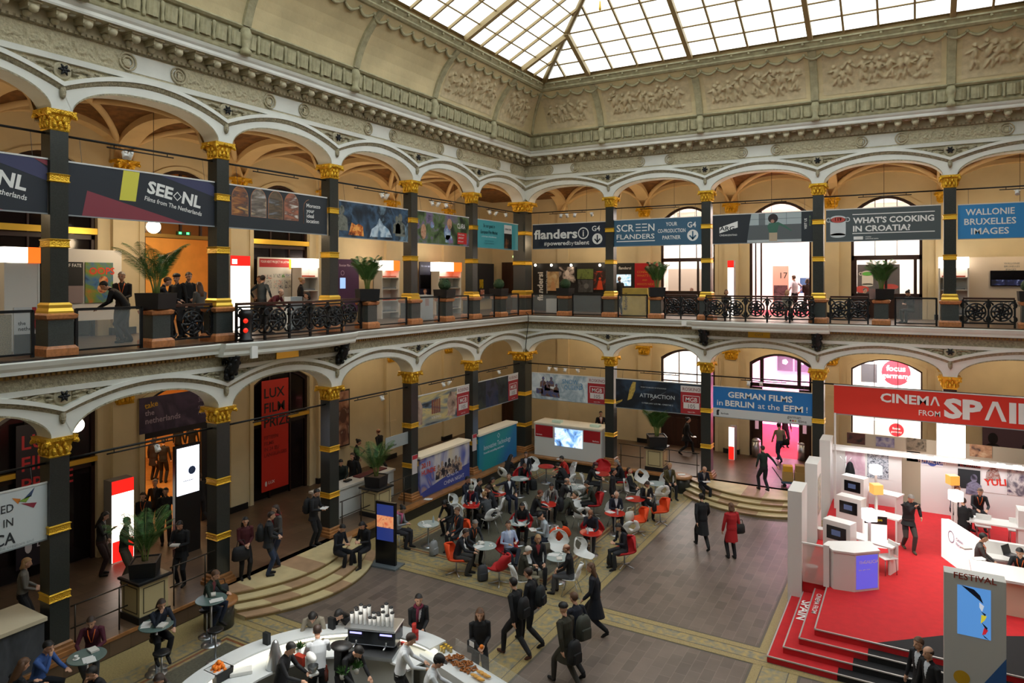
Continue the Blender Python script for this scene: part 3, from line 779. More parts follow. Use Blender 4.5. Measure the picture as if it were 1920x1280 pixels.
for nm, W, PP, rz in (('left', WL, PL, PI / 2), ('back', WB, PB, 0)):
    for i in range(1, len(PP) - 1):
        for zc, st in ((13.36, 'above the upper'), (6.2, 'above the ground floor')):
            bal = zc < 7 and ((nm == 'left' and i in (3, 4)) or (nm == 'back' and i in (2, 3)))
            wh = '%s from the corner on the %s wall' % (ordn[i - 1], nm)
            if bal:
                o = co if cofirst else dup(co, (0, 0, 0)); cofirst = False
                o.location = W(PP[i], .345, 6.74); o.rotation_euler = (0, 0, 0 if nm == 'left' else -PI / 2); o.scale = (1.15, 1.3, 1.15)
                o['label'] = 'black scrolled iron balcony bracket, pillar ' + wh; o['group'] = 'balcony brackets'
            else:
                o = ro if rofirst else dup(ro, (0, 0, 0)); rofirst = False
                o.location = W(PP[i], .285, zc); o.rotation_euler = (PI / 2, 0, rz)
                o['label'] = 'black iron rosette %s pillar, %s' % (st, wh.replace(' from the corner', ' from corner')); o['group'] = 'spandrel rosettes'
# ---------------------------------------------------------------- balustrades, planters
M_glassp = mat('clear_glass_panel', '#cfd6d4', .04, alpha=.10, spec=.6)
M_pot = mat('planter_black', '#121214', .5)
def iron_panel(W, t0, t1, k0, label, bow=0.0, k1=None):
    """cast-iron balustrade: rail, posts, scrollwork"""
    L = t1 - t0
    def K(t): s = 2 * (t - t0) / L - 1; return k0 + bow * (1 - s * s)
    r = thing('iron_balustrade', label, 'balustrade', group='cast iron balustrade sections'); n = 10 if bow else 1
    m = MB(); P = [(t0 + L * j / n) for j in range(n + 1)]
    m.rings([[W(t, K(t) - .06, ZG + .98), W(t, K(t) + .06, ZG + .98), W(t, K(t) + .06, ZG + 1.05), W(t, K(t) - .06, ZG + 1.05)] for t in P], 0, False)
    m.build('handrail', [M_wood if bow == 0 else M_wood], r)
    m = MB()
    for z in (.12, .90):
        m = MB(); m.rings([[W(t, K(t) - .025, ZG + z), W(t, K(t) + .025, ZG + z), W(t, K(t) + .025, ZG + z + .05), W(t, K(t) - .025, ZG + z + .05)] for t in P], 0, False)
        m.build('rail', [M_iron], r)
    nc = max(1, round(L / .85)); st = L / nc
    for j in range(nc + 1):
        t = t0 + st * j; m = MB(); p = Vector(W(t, K(t), ZG))
        m.box(p.x - .03, p.x + .03, p.y - .03, p.y + .03, ZG - .004, ZG + .98); m.build('post', [M_iron], r)
    m = MB()
    for j in range(nc):
        c = t0 + st * (j + .5)
        for rr_ in (.30, .2): m.tube([W(c + rr_ * math.cos(a * PI / 10), K(c), ZG + .54 + rr_ * math.sin(a * PI / 10)) for a in range(21)], .03, 5)
        for q in range(8):
            a = q * PI / 4 + .3
            m.tube([W(c + r_ * math.cos(a + r_ * 1.5), K(c), ZG + .54 + r_ * math.sin(a + r_ * 1.5)) for r_ in (.03, .1, .17, .24, .3)], [.03, .05, .035, .05, .025], 5)
        m.ell(W(c, K(c), ZG + .54), (.05, .05, .05), 6, 4)
        for sx in (-1, 1):
            for sz in (-1, 1):
                m.tube([W(c + sx * (st / 2 - .04 - .1 * math.cos(q)) * 1.0, K(c), ZG + .54 + sz * (.24 + .1 * math.sin(q))) for q in [i_ * .6 for i_ in range(9)]], .03, 5)
    m.build('scrollwork', [M_iron], r)
    return r
def glass_panel(W, t0, t1, k, label):
    r = thing('glass_balustrade', label, 'balustrade', group='glass balustrade sections')
    m = MB()
    for t in (t0, t1): wbox(m, W, t - .03, t + .03, k - .03, k + .03, ZG - .002, ZG + 1.02)
    wbox(m, W, t0, t1, k - .03, k + .03, ZG + .97, ZG + 1.03); wbox(m, W, t0, t1, k - .03, k + .03, ZG + .06, ZG + .10)
    m.build('frame', [M_iron], r)
    m = MB(); wbox(m, W, t0 + .03, t1 - .03, k - .006, k + .006, ZG + .10, ZG + .97); m.build('pane', [M_glassp], r)
    return r
def plinth_planter(W, t, k, lab):
    r = thing('planter_plinth', 'grey stone balustrade plinth with orange marble mouldings ' + lab, 'plinth', W(t, k, ZG), group='balustrade plinths')
    w = .235
    m = MB(); m.sqlathe([(w + .07, 0), (w + .07, .16), (w + .02, .22), (0, .22)]); m.build('plinth', [M_red], r)
    m = MB(); m.sqlathe([(w, .2), (w, .80), (0, .80)]); m.build('die', [M_grand], r)
    m = MB(); m.sqlathe([(w, .79), (w + .05, .82), (w + .07, .90), (w, .94), (0, .94)]); m.build('cap_moulding', [M_red], r)
    return r
midL = {i: (PL[i] + PL[i + 1]) / 2 for i in range(6)}; midB = {i: (PB[i] + PB[i + 1]) / 2 for i in range(5)}
PLK = .08
spots_pl = [('left', WL, midL[0] + .1, 'first left of the corner'), ('left', WL, midL[1], 'second left of the corner'), ('left', WL, 11.15, 'right of the left balcony'), ('left', WL, 18.9, 'left of the left balcony'),
            ('back', WB, 2.35, 'first right of the corner'), ('back', WB, midB[1], 'left of the back balcony'), ('back', WB, midB[3], 'right of the back balcony'), ('back', WB, midB[4], 'at the right end of the back gallery')]
for nm, W, t, lab in spots_pl: plinth_planter(W, t, PLK, lab)
kb = .10
glass_panel(WL, PL[5] + .5, PL[6] - .6, kb, 'glass balustrade panel at the far left behind the nearest upper pillar')
glass_panel(WL, 19.3, PL[5] - .4, kb, 'glass balustrade panel between nearest left pillar and tall palm planter')
iron_panel(WL, PL[4] + .3, 18.5, kb, 'black iron balustrade left of the balcony on the left wall')
iron_panel(WL, 12.95, 16.95, .62, 'bowed black iron balustrade of the left wall balcony', .28)
iron_panel(WL, 11.5, 12.55, kb, 'short black iron balustrade right of the left balcony')
glass_panel(WL, 9.05, 10.8, kb, 'glass balustrade panel right of the left balcony palm')
for a, b, lab in ((7.0, 8.35, 'third'), (4.9, 6.2, 'second'), (2.8, 4.05, 'first'), (.6, 1.95, 'corner')):
    glass_panel(WL, a, b, kb, 'glass balustrade panel on the left gallery, %s panel from the corner' % lab)
glass_panel(WB, .6, 1.95, kb, 'glass balustrade panel in front of the dark film stand right of the corner')
glass_panel(WB, 2.75, 4.2, kb, 'glass balustrade panel in front of the white stand table and chairs')
glass_panel(WB, 5.0, 6.35, kb, 'glass balustrade panel in front of the yellow counter')
iron_panel(WB, 7.15, 8.55, kb, 'black iron balustrade left of the back balcony')
iron_panel(WB, 9.05, 13.15, .60, 'bowed black iron balustrade of the back wall balcony', .28)
iron_panel(WB, 13.7, 15.0, kb, 'black iron balustrade right of the back balcony')
glass_panel(WB, 15.9, 17.2, kb, 'glass balustrade panel in front of the seated woman with laptop')
iron_panel(WB, 18.0, 19.5, kb, 'black iron balustrade at the right end of the back gallery')
# the handrail line of the gallery front wall is behind the viewer and left out
# ---------------------------------------------------------------- rods with track spotlights, globe lamps
M_lampw = mat('lamp_white_metal', '#e8e8e4', .4)
def rod(W, t0, t1, z, a, b, lab, cans):
    r = thing('lighting_rod', 'thin black lighting rod ' + lab, 'lighting rod', group='lighting rods between the pillars')
    m = MB(); m.tube([W(t0, .0, z), W(t1, .0, z)], .028, 6); m.build('rod', [M_iron], r)
    m = MB(); m.tube([W(a, .0, z - .09), W(b, .0, z - .09)], .018, 6)
    for q in (.1, .9): m.tube([W(a + (b - a) * q, 0, z), W(a + (b - a) * q, 0, z - .09)], .012, 5)
    m.build('track', [M_iron], r)
    for j, t in enumerate(cans):
        c = Vector(W(t, 0, z - .10)); s = thing('track_spotlight', '', 'spotlight', c, group='white track spotlights')
        s['label'] = '%s white spotlight hanging on the rod %s' % (['first', 'second', 'third', 'fourth', 'fifth'][j], lab)
        d = (Vector(W(t, -1, 0)) - Vector(W(t, 0, 0))).normalized() * (.8 if j % 2 else -.5)
        m = MB(); m.box(-.09, .09, -.03, .03, -.06, -.02); m.tube([(0, 0, -.02), (0, 0, -.10)], .012, 5); m.build('adapter', [M_lampw], s)
        m = MB(); e = Vector((d.x, d.y, -.75)).normalized(); m.tube([Vector((0, 0, -.08)) - e * .05, Vector((0, 0, -.08)) + e * .12], [.055, .075], 8); m.build('lamp_head', [M_lampw], s)
rods = [(WL, PL, 'upper left', 11.98, {5: [], 4: [(.36, .40)], 3: [], 2: [.62, .70], 1: [.3, .42, .55], 0: [.3, .45, .65]}),
        (WB, PB, 'upper back', 11.98, {0: [.45, .52, .62, .82], 1: [], 2: [], 3: [], 4: [.42]}),
        (WL, PL, 'lower left', 4.72, {5: [], 4: [.58], 3: [], 2: [.62], 1: [.5, .62], 0: [.5]}),
        (WB, PB, 'lower back', 4.72, {0: [.3, .38, .5, .65], 1: [], 2: [.38, .5], 3: [], 4: [.5]})]
for W, PP, lab, z, D in rods:
    for i, cs in D.items():
        t0, t1 = PP[i] + .2, PP[i + 1] - .2
        cl_ = []
        for c in cs:
            if isinstance(c, tuple): cl_ += list(c)
            else: cl_.append(c)
        rev = W is WL
        q = [(1 - c if rev else c) for c in cl_]
        side = '%s arch, %s from the corner' % (lab, ordn[i])
        rod(W, t0, t1, z, t0 + .3 * (t1 - t0), t0 + .75 * (t1 - t0), 'across the ' + side, [t0 + (t1 - t0) * c for c in q])
def globe(loc, label, e=9.0, hang=1.2, light=60):
    r = thing('globe_lamp', label, 'lamp', loc, group='globe pendant lamps')
    m = MB(); m.ell((0, 0, 0), (.19, .19, .19), 14, 10); m.build('globe', [mat('lit_opal_glass', '#fff2d8', .3, emit=e)], r)
    m = MB(); m.tube([(0, 0, .18), (0, 0, hang)], .008, 5); m.build('suspension', [M_iron], r)
    l = bpy.data.lights.new('globe_light', 'POINT'); l.energy = light; l.color = (1, .76, .48); l.shadow_soft_size = .22
    lo = bpy.data.objects.new('globe_light', l); COL.objects.link(lo); lo.location = (loc[0], loc[1], loc[2] - .35)
    return r
g0 = atx(290, 425, -2.4)
# ---------------------------------------------------------------- globe lamps of the two galleries: warm light on the vaults
def area(loc, rot, size, energy, color=(1, .78, .5), sy=None, spread=None):
    l = bpy.data.lights.new('room_light', 'AREA'); l.energy = energy; l.color = color; l.size = size
    if sy: l.shape = 'RECTANGLE'; l.size_y = sy
    if spread: l.spread = spread
    o = bpy.data.objects.new('room_light', l); COL.objects.link(o); o.location = loc; o.rotation_euler = rot; return o
for nm, W, PP, D in (('left', WL, PL, range(6)), ('back', WB, PB, range(5))):
    for i in D:
        c = (PP[i] + PP[i + 1]) / 2
        x, y, _ = W(c, -2.45, 0)
        zu = 10.28 if (nm, i) == ('left', 4) else 11.0
        tu = 17.36 if (nm, i) == ('left', 4) else c
        x, y, _ = W(tu, -2.45, 0)
        globe((x, y, zu), 'white globe lamp hanging in the upper %s gallery, %s bay from the corner' % (nm, ordn[i]), 6, 13.6 - zu, light=(46 if nm == 'left' else 54))
        x, y, _ = W(19.49 if (nm, i) == ('left', 4) else c, -2.45, 0)
        zl = 4.95 if (nm, i) == ('left', 4) else 6.3
        globe((x, y, zl), 'white globe lamp hanging in the ground floor %s arcade, %s bay from the corner' % (nm, ordn[i]), 6, 6.74 - zl, light=(44 if i < 2 else 11) if nm == 'left' else 48)
# ================================================================ printed matter helpers
def M_art(name, cols, scale=4.0, detail=5.0, rough=.6, emit=0.0, stretch=(1, 1, 1), dist=.6):
    if name in MATS: return MATS[name]
    m = bpy.data.materials.new(name); m.use_nodes = True; t = m.node_tree; n = t.nodes; l = t.links; b = n['Principled BSDF']
    g = n.new('ShaderNodeTexCoord'); mp = n.new('ShaderNodeMapping'); mp.inputs['Scale'].default_value = stretch; mp.inputs['Location'].default_value = (len(name) * .37, sum(map(ord, name)) * .013 % 7, 0)
    x = n.new('ShaderNodeTexNoise'); x.inputs['Scale'].default_value = scale; x.inputs['Detail'].default_value = detail; x.inputs['Distortion'].default_value = dist
    r = n.new('ShaderNodeValToRGB'); e = r.color_ramp.elements
    while len(e) < len(cols): e.new(.5)
    for i, c in enumerate(cols): e[i].position = .30 + .40 * i / (len(cols) - 1); e[i].color = (*lin(c), 1)
    l.new(g.outputs['Object'], mp.inputs['Vector']); l.new(mp.outputs['Vector'], x.inputs['Vector']); l.new(x.outputs['Fac'], r.inputs['Fac']); l.new(r.outputs['Color'], b.inputs['Base Color'])
    b.inputs['Roughness'].default_value = rough
    if emit: l.new(r.outputs['Color'], b.inputs['Emission Color']); b.inputs['Emission Strength'].default_value = emit
    MATS[name] = m; return m
def PN(W, t, z, k):
    o = Vector(W(t, k, z)); a = Vector(W(t + 1, k, z)) - o; n = Vector(W(t, k + 1, z)) - o
    u = a if a.cross(Vector((0, 0, 1))).dot(n) > 0 else -a
    return Panel(o, u, (0, 0, 1), n)
def sheet(W, tl, tr, z0, z1, k, m, th=.02, parent=None, name='sheet'):
    b = MB(); wbox(b, W, min(tl, tr), max(tl, tr), k - th, k, z0, z1); return b.build(name, [m], parent)
def board(W, tl, tr, z0, z1, k, m, name, label, cat, group=None, th=.05):
    o = tag(sheet(W, tl, tr, z0, z1, k, m, th, None, name), label, cat, group); return o, PN(W, tl, z0, k)
def ink(p, parent, m, fn, name='print'):
    b = MB(); fn(p, b); return b.build(name, [m], parent)
def words_(parent, p, col, items, name='lettering', emit=0.0):
    """items: (text, x, y, size, bold, align, rot, widen)"""
    b = MB()
    for it in items:
        txt, x, y, s = it[:4]; bold = it[4] if len(it) > 4 else .02; al = it[5] if len(it) > 5 else 'LEFT'; rot = it[6] if len(it) > 6 else 0; w = it[7] if len(it) > 7 else 1.0
        vs, fs = text_mesh(txt, s, bold, al, 1.0, 0, w); c, q = math.cos(rot), math.sin(rot)
        if len(it) > 8:
            l0, l1 = min(v.x for v in vs), max(v.x for v in vs); vs = [Vector(((v.x - (l0 if al == 'LEFT' else (l0 + l1) / 2)) * it[8] / (l1 - l0), v.y, 0)) for v in vs]
        b.add([p.p(x + v.x * c - v.y * q, y + v.x * q + v.y * c, .007) for v in vs], fs)
    return b.build(name, [flat(col, .6, emit)], parent)
def banner(W, tl, tr, z0, z1, m, label, k=.1, group='film market banners between the pillars', wires=True):
    r = thing('banner', label, 'banner', (0, 0, 0), 0, group)
    sheet(W, tl, tr, z0, z1 - .03, k, m, .012, r, 'cloth')
    sheet(W, tl, tr, z1 - .035, z1, k + .012, flat('#d8d8d4', .4), .03, r, 'top_rail'); sheet(W, tl, tr, z0 - .015, z0 + .015, k + .008, flat('#8d9496', .4), .022, r, 'bottom_rail')
    if wires:
        b = MB(); zt = 11.98 if z1 > 8 else 4.72
        for q in (.08, .92):
            t = tl + (tr - tl) * q; b.tube([W(t, k - .006, z1 - .01), W(t, 0, zt)], .006, 4)
        b.build('wire', [flat('#55585a', .4)], r)
    return r, PN(W, tl, z0, k)
W_ = '#e8e8e4'
# ---------------------------------------------------------------- upper left banners
navy = flat('#20262f')
def seenl(tl, tr, lab, full=True):
    r, p = banner(WL, tl, tr, 10.2, 11.42, navy, lab); L = tl - tr
    sx = L / 3.8
    ink(p, r, flat('#863642'), lambda p, b: p.poly(b, [(.30 * sx * 3.6 / 3.6, .0), (3.0 * sx, 0), (.42 * sx, .60)], .003), 'red_shape')
    ink(p, r, flat('#3a3c5e'), lambda p, b: p.poly(b, [(2.2 * sx, 1.18), (3.79 * sx, .80), (3.79 * sx, 1.08), (3.6 * sx, 1.18)], .003), 'blue_shape')
    ink(p, r, flat('#d6cf4a'), lambda p, b: p.poly(b, [(1.16, .46), (1.56, .46), (1.66, 1.18), (1.26, 1.18)], .004), 'yellow_shape')
    ro_ = -.17
    words_(r, p, W_, [('SEE', 1.84, .72, .42, .035, 'LEFT', ro_, 1, .68), ('NL', 2.78, .55, .42, .035, 'LEFT', ro_, 1, .55), ('Films from The Netherlands', 1.78, .52, .155, .012, 'LEFT', ro_, 1, 1.6)])
    ink(p, r, flat(W_), lambda p, b: [p.ring(b, 2.66, .70, .12, .03, .006, 0, 4)], 'diamond')
    return r
seenl(21.0, 17.24, 'dark navy banner SEE NL, with red and yellow shapes, between the two nearest left pillars')
r, p = banner(WL, 25.2, 21.42, 10.2, 11.42, navy, 'dark navy banner cut off by the left edge of the photo, NL lettering')
ink(p, r, flat('#3a3c5e'), lambda p, b: p.poly(b, [(2.2, 1.18), (3.77, .72), (3.77, 1.0), (3.5, 1.18)], .003), 'blue_shape')
ink(p, r, flat('#863642'), lambda p, b: [p.poly(b, [(.3, 0), (3.0, 0), (.42, .6)], .003), p.poly(b, [(3.5, 1.18), (3.77, 1.05), (3.77, 1.18)], .003)], 'red_shape')
words_(r, p, W_, [('SEE', 1.84, .72, .42, .035, 'LEFT', -.17, 1, .68), ('NL', 2.80, .55, .42, .035, 'LEFT', -.17, 1, .55), ('Films from The Netherlands', 1.78, .52, .16, .012, 'LEFT', -.17, 1, 1.6)])
ink(p, r, flat(W_), lambda p, b: p.ring(b, 2.67, .70, .12, .03, .006, 0, 4), 'diamond')
r, p = banner(WL, 16.78, 13.08, 10.2, 11.42, flat('#272d33'), 'charcoal banner with four arched desert pictures and Morocco lettering')
def archp(x, w, h): return [(x - w / 2, .36), (x + w / 2, .36), (x + w / 2, .36 + h * .6)] + [(x + w / 2 * math.cos(a), .36 + h * .6 + (h * .42) * math.sin(a)) for a in [PI * q / 12 for q in range(1, 12)]] + [(x - w / 2, .36 + h * .6)]
for x, cols, nm_ in ((.36, ['#c48a4a', '#8a5634', '#4a3c3c', '#d9a45c'], 'dune'), (1.0, ['#c9c6c8', '#8d8174', '#5a5048', '#c9b493'], 'village'), (1.62, ['#3a3c40', '#6d5a44', '#4f4436', '#7d8086'], 'casbah'), (2.22, ['#c7553c', '#a56a52', '#6e4a3c', '#d8d0c4'], 'souk')):
    ink(p, r, flat('#a8714e'), lambda p, b: p.poly(b, archp(x, .56, .82), .003), 'arch_border')
    ink(p, r, M_art('picture_' + nm_, cols, 3.5, 4, stretch=(1, .5, 2)), lambda p, b: p.poly(b, [(a * .94 + x * .06, .02 + c_ * .97) for a, c_ in archp(x, .56, .82)], .005), 'arched_picture')
ink(p, r, flat('#a8714e'), lambda p, b: b.tube([p.p(x, y, .004) for x, y in ((2.70, .30), (2.70, .75), (2.73, .92), (2.82, 1.02), (2.92, 1.06))], .008, 4), 'arch_line')
words_(r, p, W_, [('Morocco', 2.82, .82, .17, .015, 'LEFT', 0, 1, .58), ('your', 2.82, .66, .17, .015), ('ideal', 2.82, .5, .17, .015), ('location', 2.82, .34, .17, .015, 'LEFT', 0, 1, .52)])
r, p = banner(WL, 12.55, 8.95, 10.17, 11.40, M_art('dark_blue_film_art', ['#0e141c', '#1e3040', '#3e5a74', '#16202a', '#7f9db0'], 1.3, 6), 'dark blue misty film banner with a burning fire, third arch from the corner')
ink(p, r, M_art('fire_art', ['#1a1410', '#c8641e', '#ffb45a', '#3a1c10'], 5, 4), lambda p, b: p.poly(b, [(.45, .10), (1.2, .08), (1.15, .42), (.95, .5), (.8, .44), (.6, .52)], .003), 'fire_picture')
ink(p, r, M_art('moon_mist', ['#7da0bc', '#c8d8e2', '#4c6c88'], 3, 4), lambda p, b: p.poly(b, [(1.5, .08), (2.7, .12), (2.5, .4), (2.2, .55), (2.0, .78), (1.85, .5), (1.6, .36)], .003), 'mist_picture')
def head_(p, b, x, y, s, e=.004): p.disc(b, x, y, .13 * s, e, 0, 16, .18 * s); p.poly(b, [(x - .32 * s, y - .75 * s), (x + .32 * s, y - .75 * s), (x + .28 * s, y - .3 * s), (x + .1 * s, y - .16 * s), (x - .1 * s, y - .16 * s), (x - .28 * s, y - .3 * s)], e)
ink(p, r, M_art('soldier_tone', ['#2c302c', '#7a7c70', '#4a5048'], 4, 3), lambda p, b: [head_(p, b, 3.15, .86, .9), head_(p, b, 2.95, .8, .7), head_(p, b, .14, .9, .9)], 'figure_picture')
r, p = banner(WL, 8.42, 4.85, 10.17, 11.42, M_art('forest_art', ['#141a14', '#2e4024', '#5a7044', '#7c6a8c', '#1c2418'], 1.6, 6), 'colourful fairy tale film banner with CLARA lettering')
ink(p, r, M_art('pastel_blob', ['#c8d8e8', '#6a86b0', '#a0648c'], 4, 3), lambda p, b: [p.disc(b, 2.0, .5, .24, .004, 0, 18, .3), p.poly(b, [(1.85, .1), (2.4, .1), (2.3, .4), (1.9, .4)], .004), p.disc(b, .98, .75, .13, .004)], 'pale_picture')
ink(p, r, M_art('hair_blob', ['#7a4a2c', '#c89a7c', '#a86a4c'], 4, 3), lambda p, b: [p.disc(b, 2.15, .86, .17, .005, 0, 18, .22), p.disc(b, .42, .45, .17, .004, 0, 14, .3)], 'brown_picture')
ink(p, r, flat('#c82a2a'), lambda p, b: p.rect(b, 2.72, .08, 3.4, .55, .004), 'red_box')
words_(r, p, W_, [('CLARA', 2.70, .72, .30, .01, 'LEFT', 0, .62), ('World sales', 2.78, .44, .09, .005), ('eFM 2017', 2.78, .30, .1, .01), ('MGB stand', 2.78, .16, .08, .003)])
r, p = banner(WL, 4.27, .62, 10.16, 11.42, flat('#4aa4ac'), 'turquoise banner Be our guest, beside the corner pillar')
words_(r, p, '#10363c', [('Be our guest in', 1.05, .92, .22, .012, 'CENTER', 0, .72), ('European Film Market', 1.05, .64, .22, .012, 'CENTER', 0, .72)])
words_(r, p, '#d8ecee', [('at the heart of the Berlinale', 1.05, .48, .11, .0, 'CENTER')]); words_(r, p, '#2a7078', [('open daily from nine', 1.05, .3, .09, 0, 'CENTER'), ('all guests are welcome', 1.05, .19, .09, 0, 'CENTER')])
ink(p, r, flat('#e4e4e0'), lambda p, b: p.rect(b, 2.35, .74, 3.05, 1.14, .004), 'white_box'); ink(p, r, M_art('dark_poster_small', ['#0c0a0a', '#1a1412', '#8a5a34'], 3, 4), lambda p, b: p.rect(b, 2.35, .04, 3.05, .74, .004), 'dark_picture')
words_(r, p, '#222222', [('GERMAN FILMS', 2.7, .9, .12, .02, 'CENTER', 0, .7)])
# ---------------------------------------------------------------- upper back banners
r, p = banner(WB, .62, 4.42, 10.23, 11.42, flat('#1c2636'), 'navy flanders banner with G4 arrow, right of the corner pillar')
words_(r, p, W_, [('flanders', .08, .48, .60, .03, 'LEFT', 0, 1, 2.28), ('i', 2.66, .54, .42, .02, 'CENTER'), ('G4', 3.08, .76, .34, .012, 'LEFT'), ('#', .62, .16, .26, 0), ('powered', .80, .16, .27, .02, 'LEFT', 0, 1, 1.1), ('by', 1.93, .16, .27, -.002, 'LEFT', 0, 1, .25), ('talent', 2.2, .16, .27, .02, 'LEFT', 0, 1, .76)])
ink(p, r, flat(W_), lambda p, b: [p.ring(b, 2.66, .68, .27, .05), p.disc(b, 3.36, .40, .25, .005)], 'roundels')
ink(p, r, flat('#1c2636'), lambda p, b: [p.rect(b, 3.33, .24, 3.39, .58, .008), p.poly(b, [(3.36, .20), (3.20, .38), (3.25, .42), (3.36, .30), (3.47, .42), (3.52, .38)], .008)], 'arrow')
r, p = banner(WB, 4.80, 8.76, 10.25, 11.45, flat('#38607a'), 'steel blue SCREEN FLANDERS banner with round arrow, second arch from the corner')
words_(r, p, W_, [('SCR', .12, .66, .44, .012, 'LEFT', 0, 1, .82), ('N', 1.60, .66, .44, .012, 'LEFT', 0, 1, .28), ('FLANDERS', .12, .32, .30, .012, 'LEFT', 0, 1, 1.76), ('YOUR', 2.64, .84, .23, .012, 'CENTER', 0, 1, .5), ('CO-PRODUCTION', 2.64, .55, .23, .012, 'CENTER', 0, 1, 1.22), ('PARTNER', 2.64, .26, .23, .012, 'CENTER', 0, 1, .8), ('G4', 3.32, .74, .33, .012, 'LEFT', 0, .95)])
ink(p, r, flat(W_), lambda p, b: [p.rect(b, 1.02 + .29 * q, .66 + .14 * j, 1.25 + .29 * q, .70 + .14 * j, .006) for q in (0, 1) for j in range(3)] + [p.rect(b, .12, .20, 1.9, .24, .006), p.disc(b, 3.56, .40, .24, .005)], 'bars_and_roundel')
ink(p, r, flat('#38607a'), lambda p, b: [p.rect(b, 3.53, .24, 3.59, .58, .008), p.poly(b, [(3.56, .20), (3.40, .38), (3.45, .42), (3.56, .30), (3.67, .42), (3.72, .38)], .008)], 'arrow')
r, p = banner(WB, 9.20, 13.08, 10.25, 11.47, flat('#1e252c'), 'ARG banner with a dancer in a green top against a grey wall')
ink(p, r, flat('#5a6062'), lambda p, b: p.poly(b, [(1.38, .0), (3.46, 0), (3.46, .72), (1.48, .72)], .003), 'grey_wall_picture'); ink(p, r, flat('#a9b6b8'), lambda p, b: p.poly(b, [(1.48, .72), (3.46, .72), (3.46, 1.18), (1.56, 1.18)], .003), 'pale_picture')
ink(p, r, flat('#b4bcbc'), lambda p, b: p.rect(b, 1.40, .02, 3.46, .12, .004), 'floor_picture'); ink(p, r, flat('#6a7274'), lambda p, b: p.rect(b, 1.85, .72, 2.1, 1.18, .004), 'pillar_picture')
ink(p, r, flat('#3e6a58'), lambda p, b: [p.poly(b, [(2.25, .40), (2.55, .40), (2.62, .70), (2.85, .58), (3.08, .44), (3.10, .48), (2.85, .68), (2.6, .82), (2.25, .78), (2.18, .66)], .005)], 'green_top'); ink(p, r, flat('#b4a288'), lambda p, b: p.poly(b, [(2.25, .06), (2.56, .06), (2.56, .40), (2.25, .40)], .005), 'trousers')
ink(p, r, flat('#2a2220'), lambda p, b: p.disc(b, 2.40, .97, .19, .006), 'hair'); ink(p, r, flat('#a87c68'), lambda p, b: p.disc(b, 2.38, .86, .07, .007), 'face')
ink(p, r, flat(W_), lambda p, b: p.poly(b, [(.28, .44), (.28, .68), (1.02, .92), (1.02, .66)], .005), 'white_flag'); ink(p, r, flat('#2c3a44'), lambda p, b: [p.rect(b, 1.48, .95, 3.46, .96, .006), p.rect(b, 2.9, .72, 2.91, 1.18, .006)], 'window_lines')
words_(r, p, '#1e252c', [('ARG', .30, .55, .24, .02, 'LEFT', .0, 1.25)]); words_(r, p, W_, [('CINEARGENTINO', .28, .32, .10, .008, 'LEFT', 0, .9), ('VISIT US', 3.66, .50, .13, .015, 'LEFT', PI / 2, .9)]); words_(r, p, '#7c9a6a', [('STAND 142', 3.80, .62, .08, .004, 'LEFT', PI / 2)])
r, p = banner(WB, 13.55, 17.34, 10.22, 11.47, flat('#4a5456'), "slate grey banner WHAT'S COOKING IN CROATIA with a white cooking pot")
def pot(p, b, x, y, s, e):
    p.rect(b, x - .27 * s, y - .62 * s, x + .27 * s, y, e); p.disc(b, x, y - .62 * s, .27 * s, e, 0, 20, .09 * s); p.disc(b, x, y, .30 * s, e, 0, 24, .14 * s)
    for q in (-1, 1): p.ring(b, x + q * .33 * s, y - .02, .09 * s, .03 * s, e)
ink(p, r, flat('#c9cfd0'), lambda p, b: pot(p, b, .42, .86, 1, .005), 'pot_picture'); ink(p, r, flat('#b84a40'), lambda p, b: p.disc(b, .42, .84, .25, .007, 0, 24, .11), 'soup')
words_(r, p, W_, [('119', .42, .80, .17, .02, 'CENTER'), ("WHAT'S COOKING", .94, .68, .30, .03, 'LEFT', 0, 1, 2.64), ('IN CROATIA?', .94, .37, .30, .03, 'LEFT', 0, 1, 1.9), ('croatian', 1.36, .14, .06), ('audiovisual centre', 1.36, .07, .06)])
ink(p, r, flat(W_), lambda p, b: [p.rect(b, .92, 1.0, 3.6, 1.03, .005), p.rect(b, .92, .28, 3.6, .31, .005), p.rect(b, .96, .06, 1.28, .18, .005)], 'rules')
r, p = banner(WB, 17.85, 21.8, 10.2, 11.44, flat('#2f86c4'), 'bright blue banner WALLONIE BRUXELLES IMAGES at the right edge')
words_(r, p, W_, [('WALLONIE', .94, .84, .31, .018, 'CENTER', 0, 1, 1.42), ('BRUXELLES', .94, .50, .31, .018, 'CENTER', 0, 1, 1.5), ('IMAGES', .94, .16, .31, .018, 'CENTER', 0, 1, 1.1)])
# ---------------------------------------------------------------- lower banners
def roskino(W, tl, tr, m, lab, z0=3.07, z1=4.32):
    r, p = banner(W, tl, tr, z0, z1, m, lab); L = abs(tr - tl); x0 = L - .92
    ink(p, r, flat('#a4262c'), lambda p, b: p.rect(b, x0, .02, L, .94, .003), 'red_panel'); ink(p, r, flat('#d8d0cc'), lambda p, b: [p.rect(b, x0, .94, L, 1.21, .003), p.rect(b, x0 + .12, .24, L - .12, .50, .005)], 'white_panel')
    ink(p, r, flat(W_), lambda p, b: [p.rect(b, x0 + .1, .5, x0 + .12, .80, .005), p.rect(b, L - .12, .5, L - .10, .80, .005), p.rect(b, x0 + .1, .78, L - .10, .80, .005)], 'box_outline')
    words_(r, p, W_, [('MGB', L - .46, .54, .26, .004, 'CENTER', 0, .95), ('export film', L - .46, .08, .07, 0, 'CENTER')]); words_(r, p, '#7a2024', [('ROSKINO', L - .46, 1.0, .20, .005, 'CENTER', 0, .88)]); words_(r, p, '#5a4a4c', [('105', L - .46, .27, .24, 0, 'CENTER')])
    return r, p
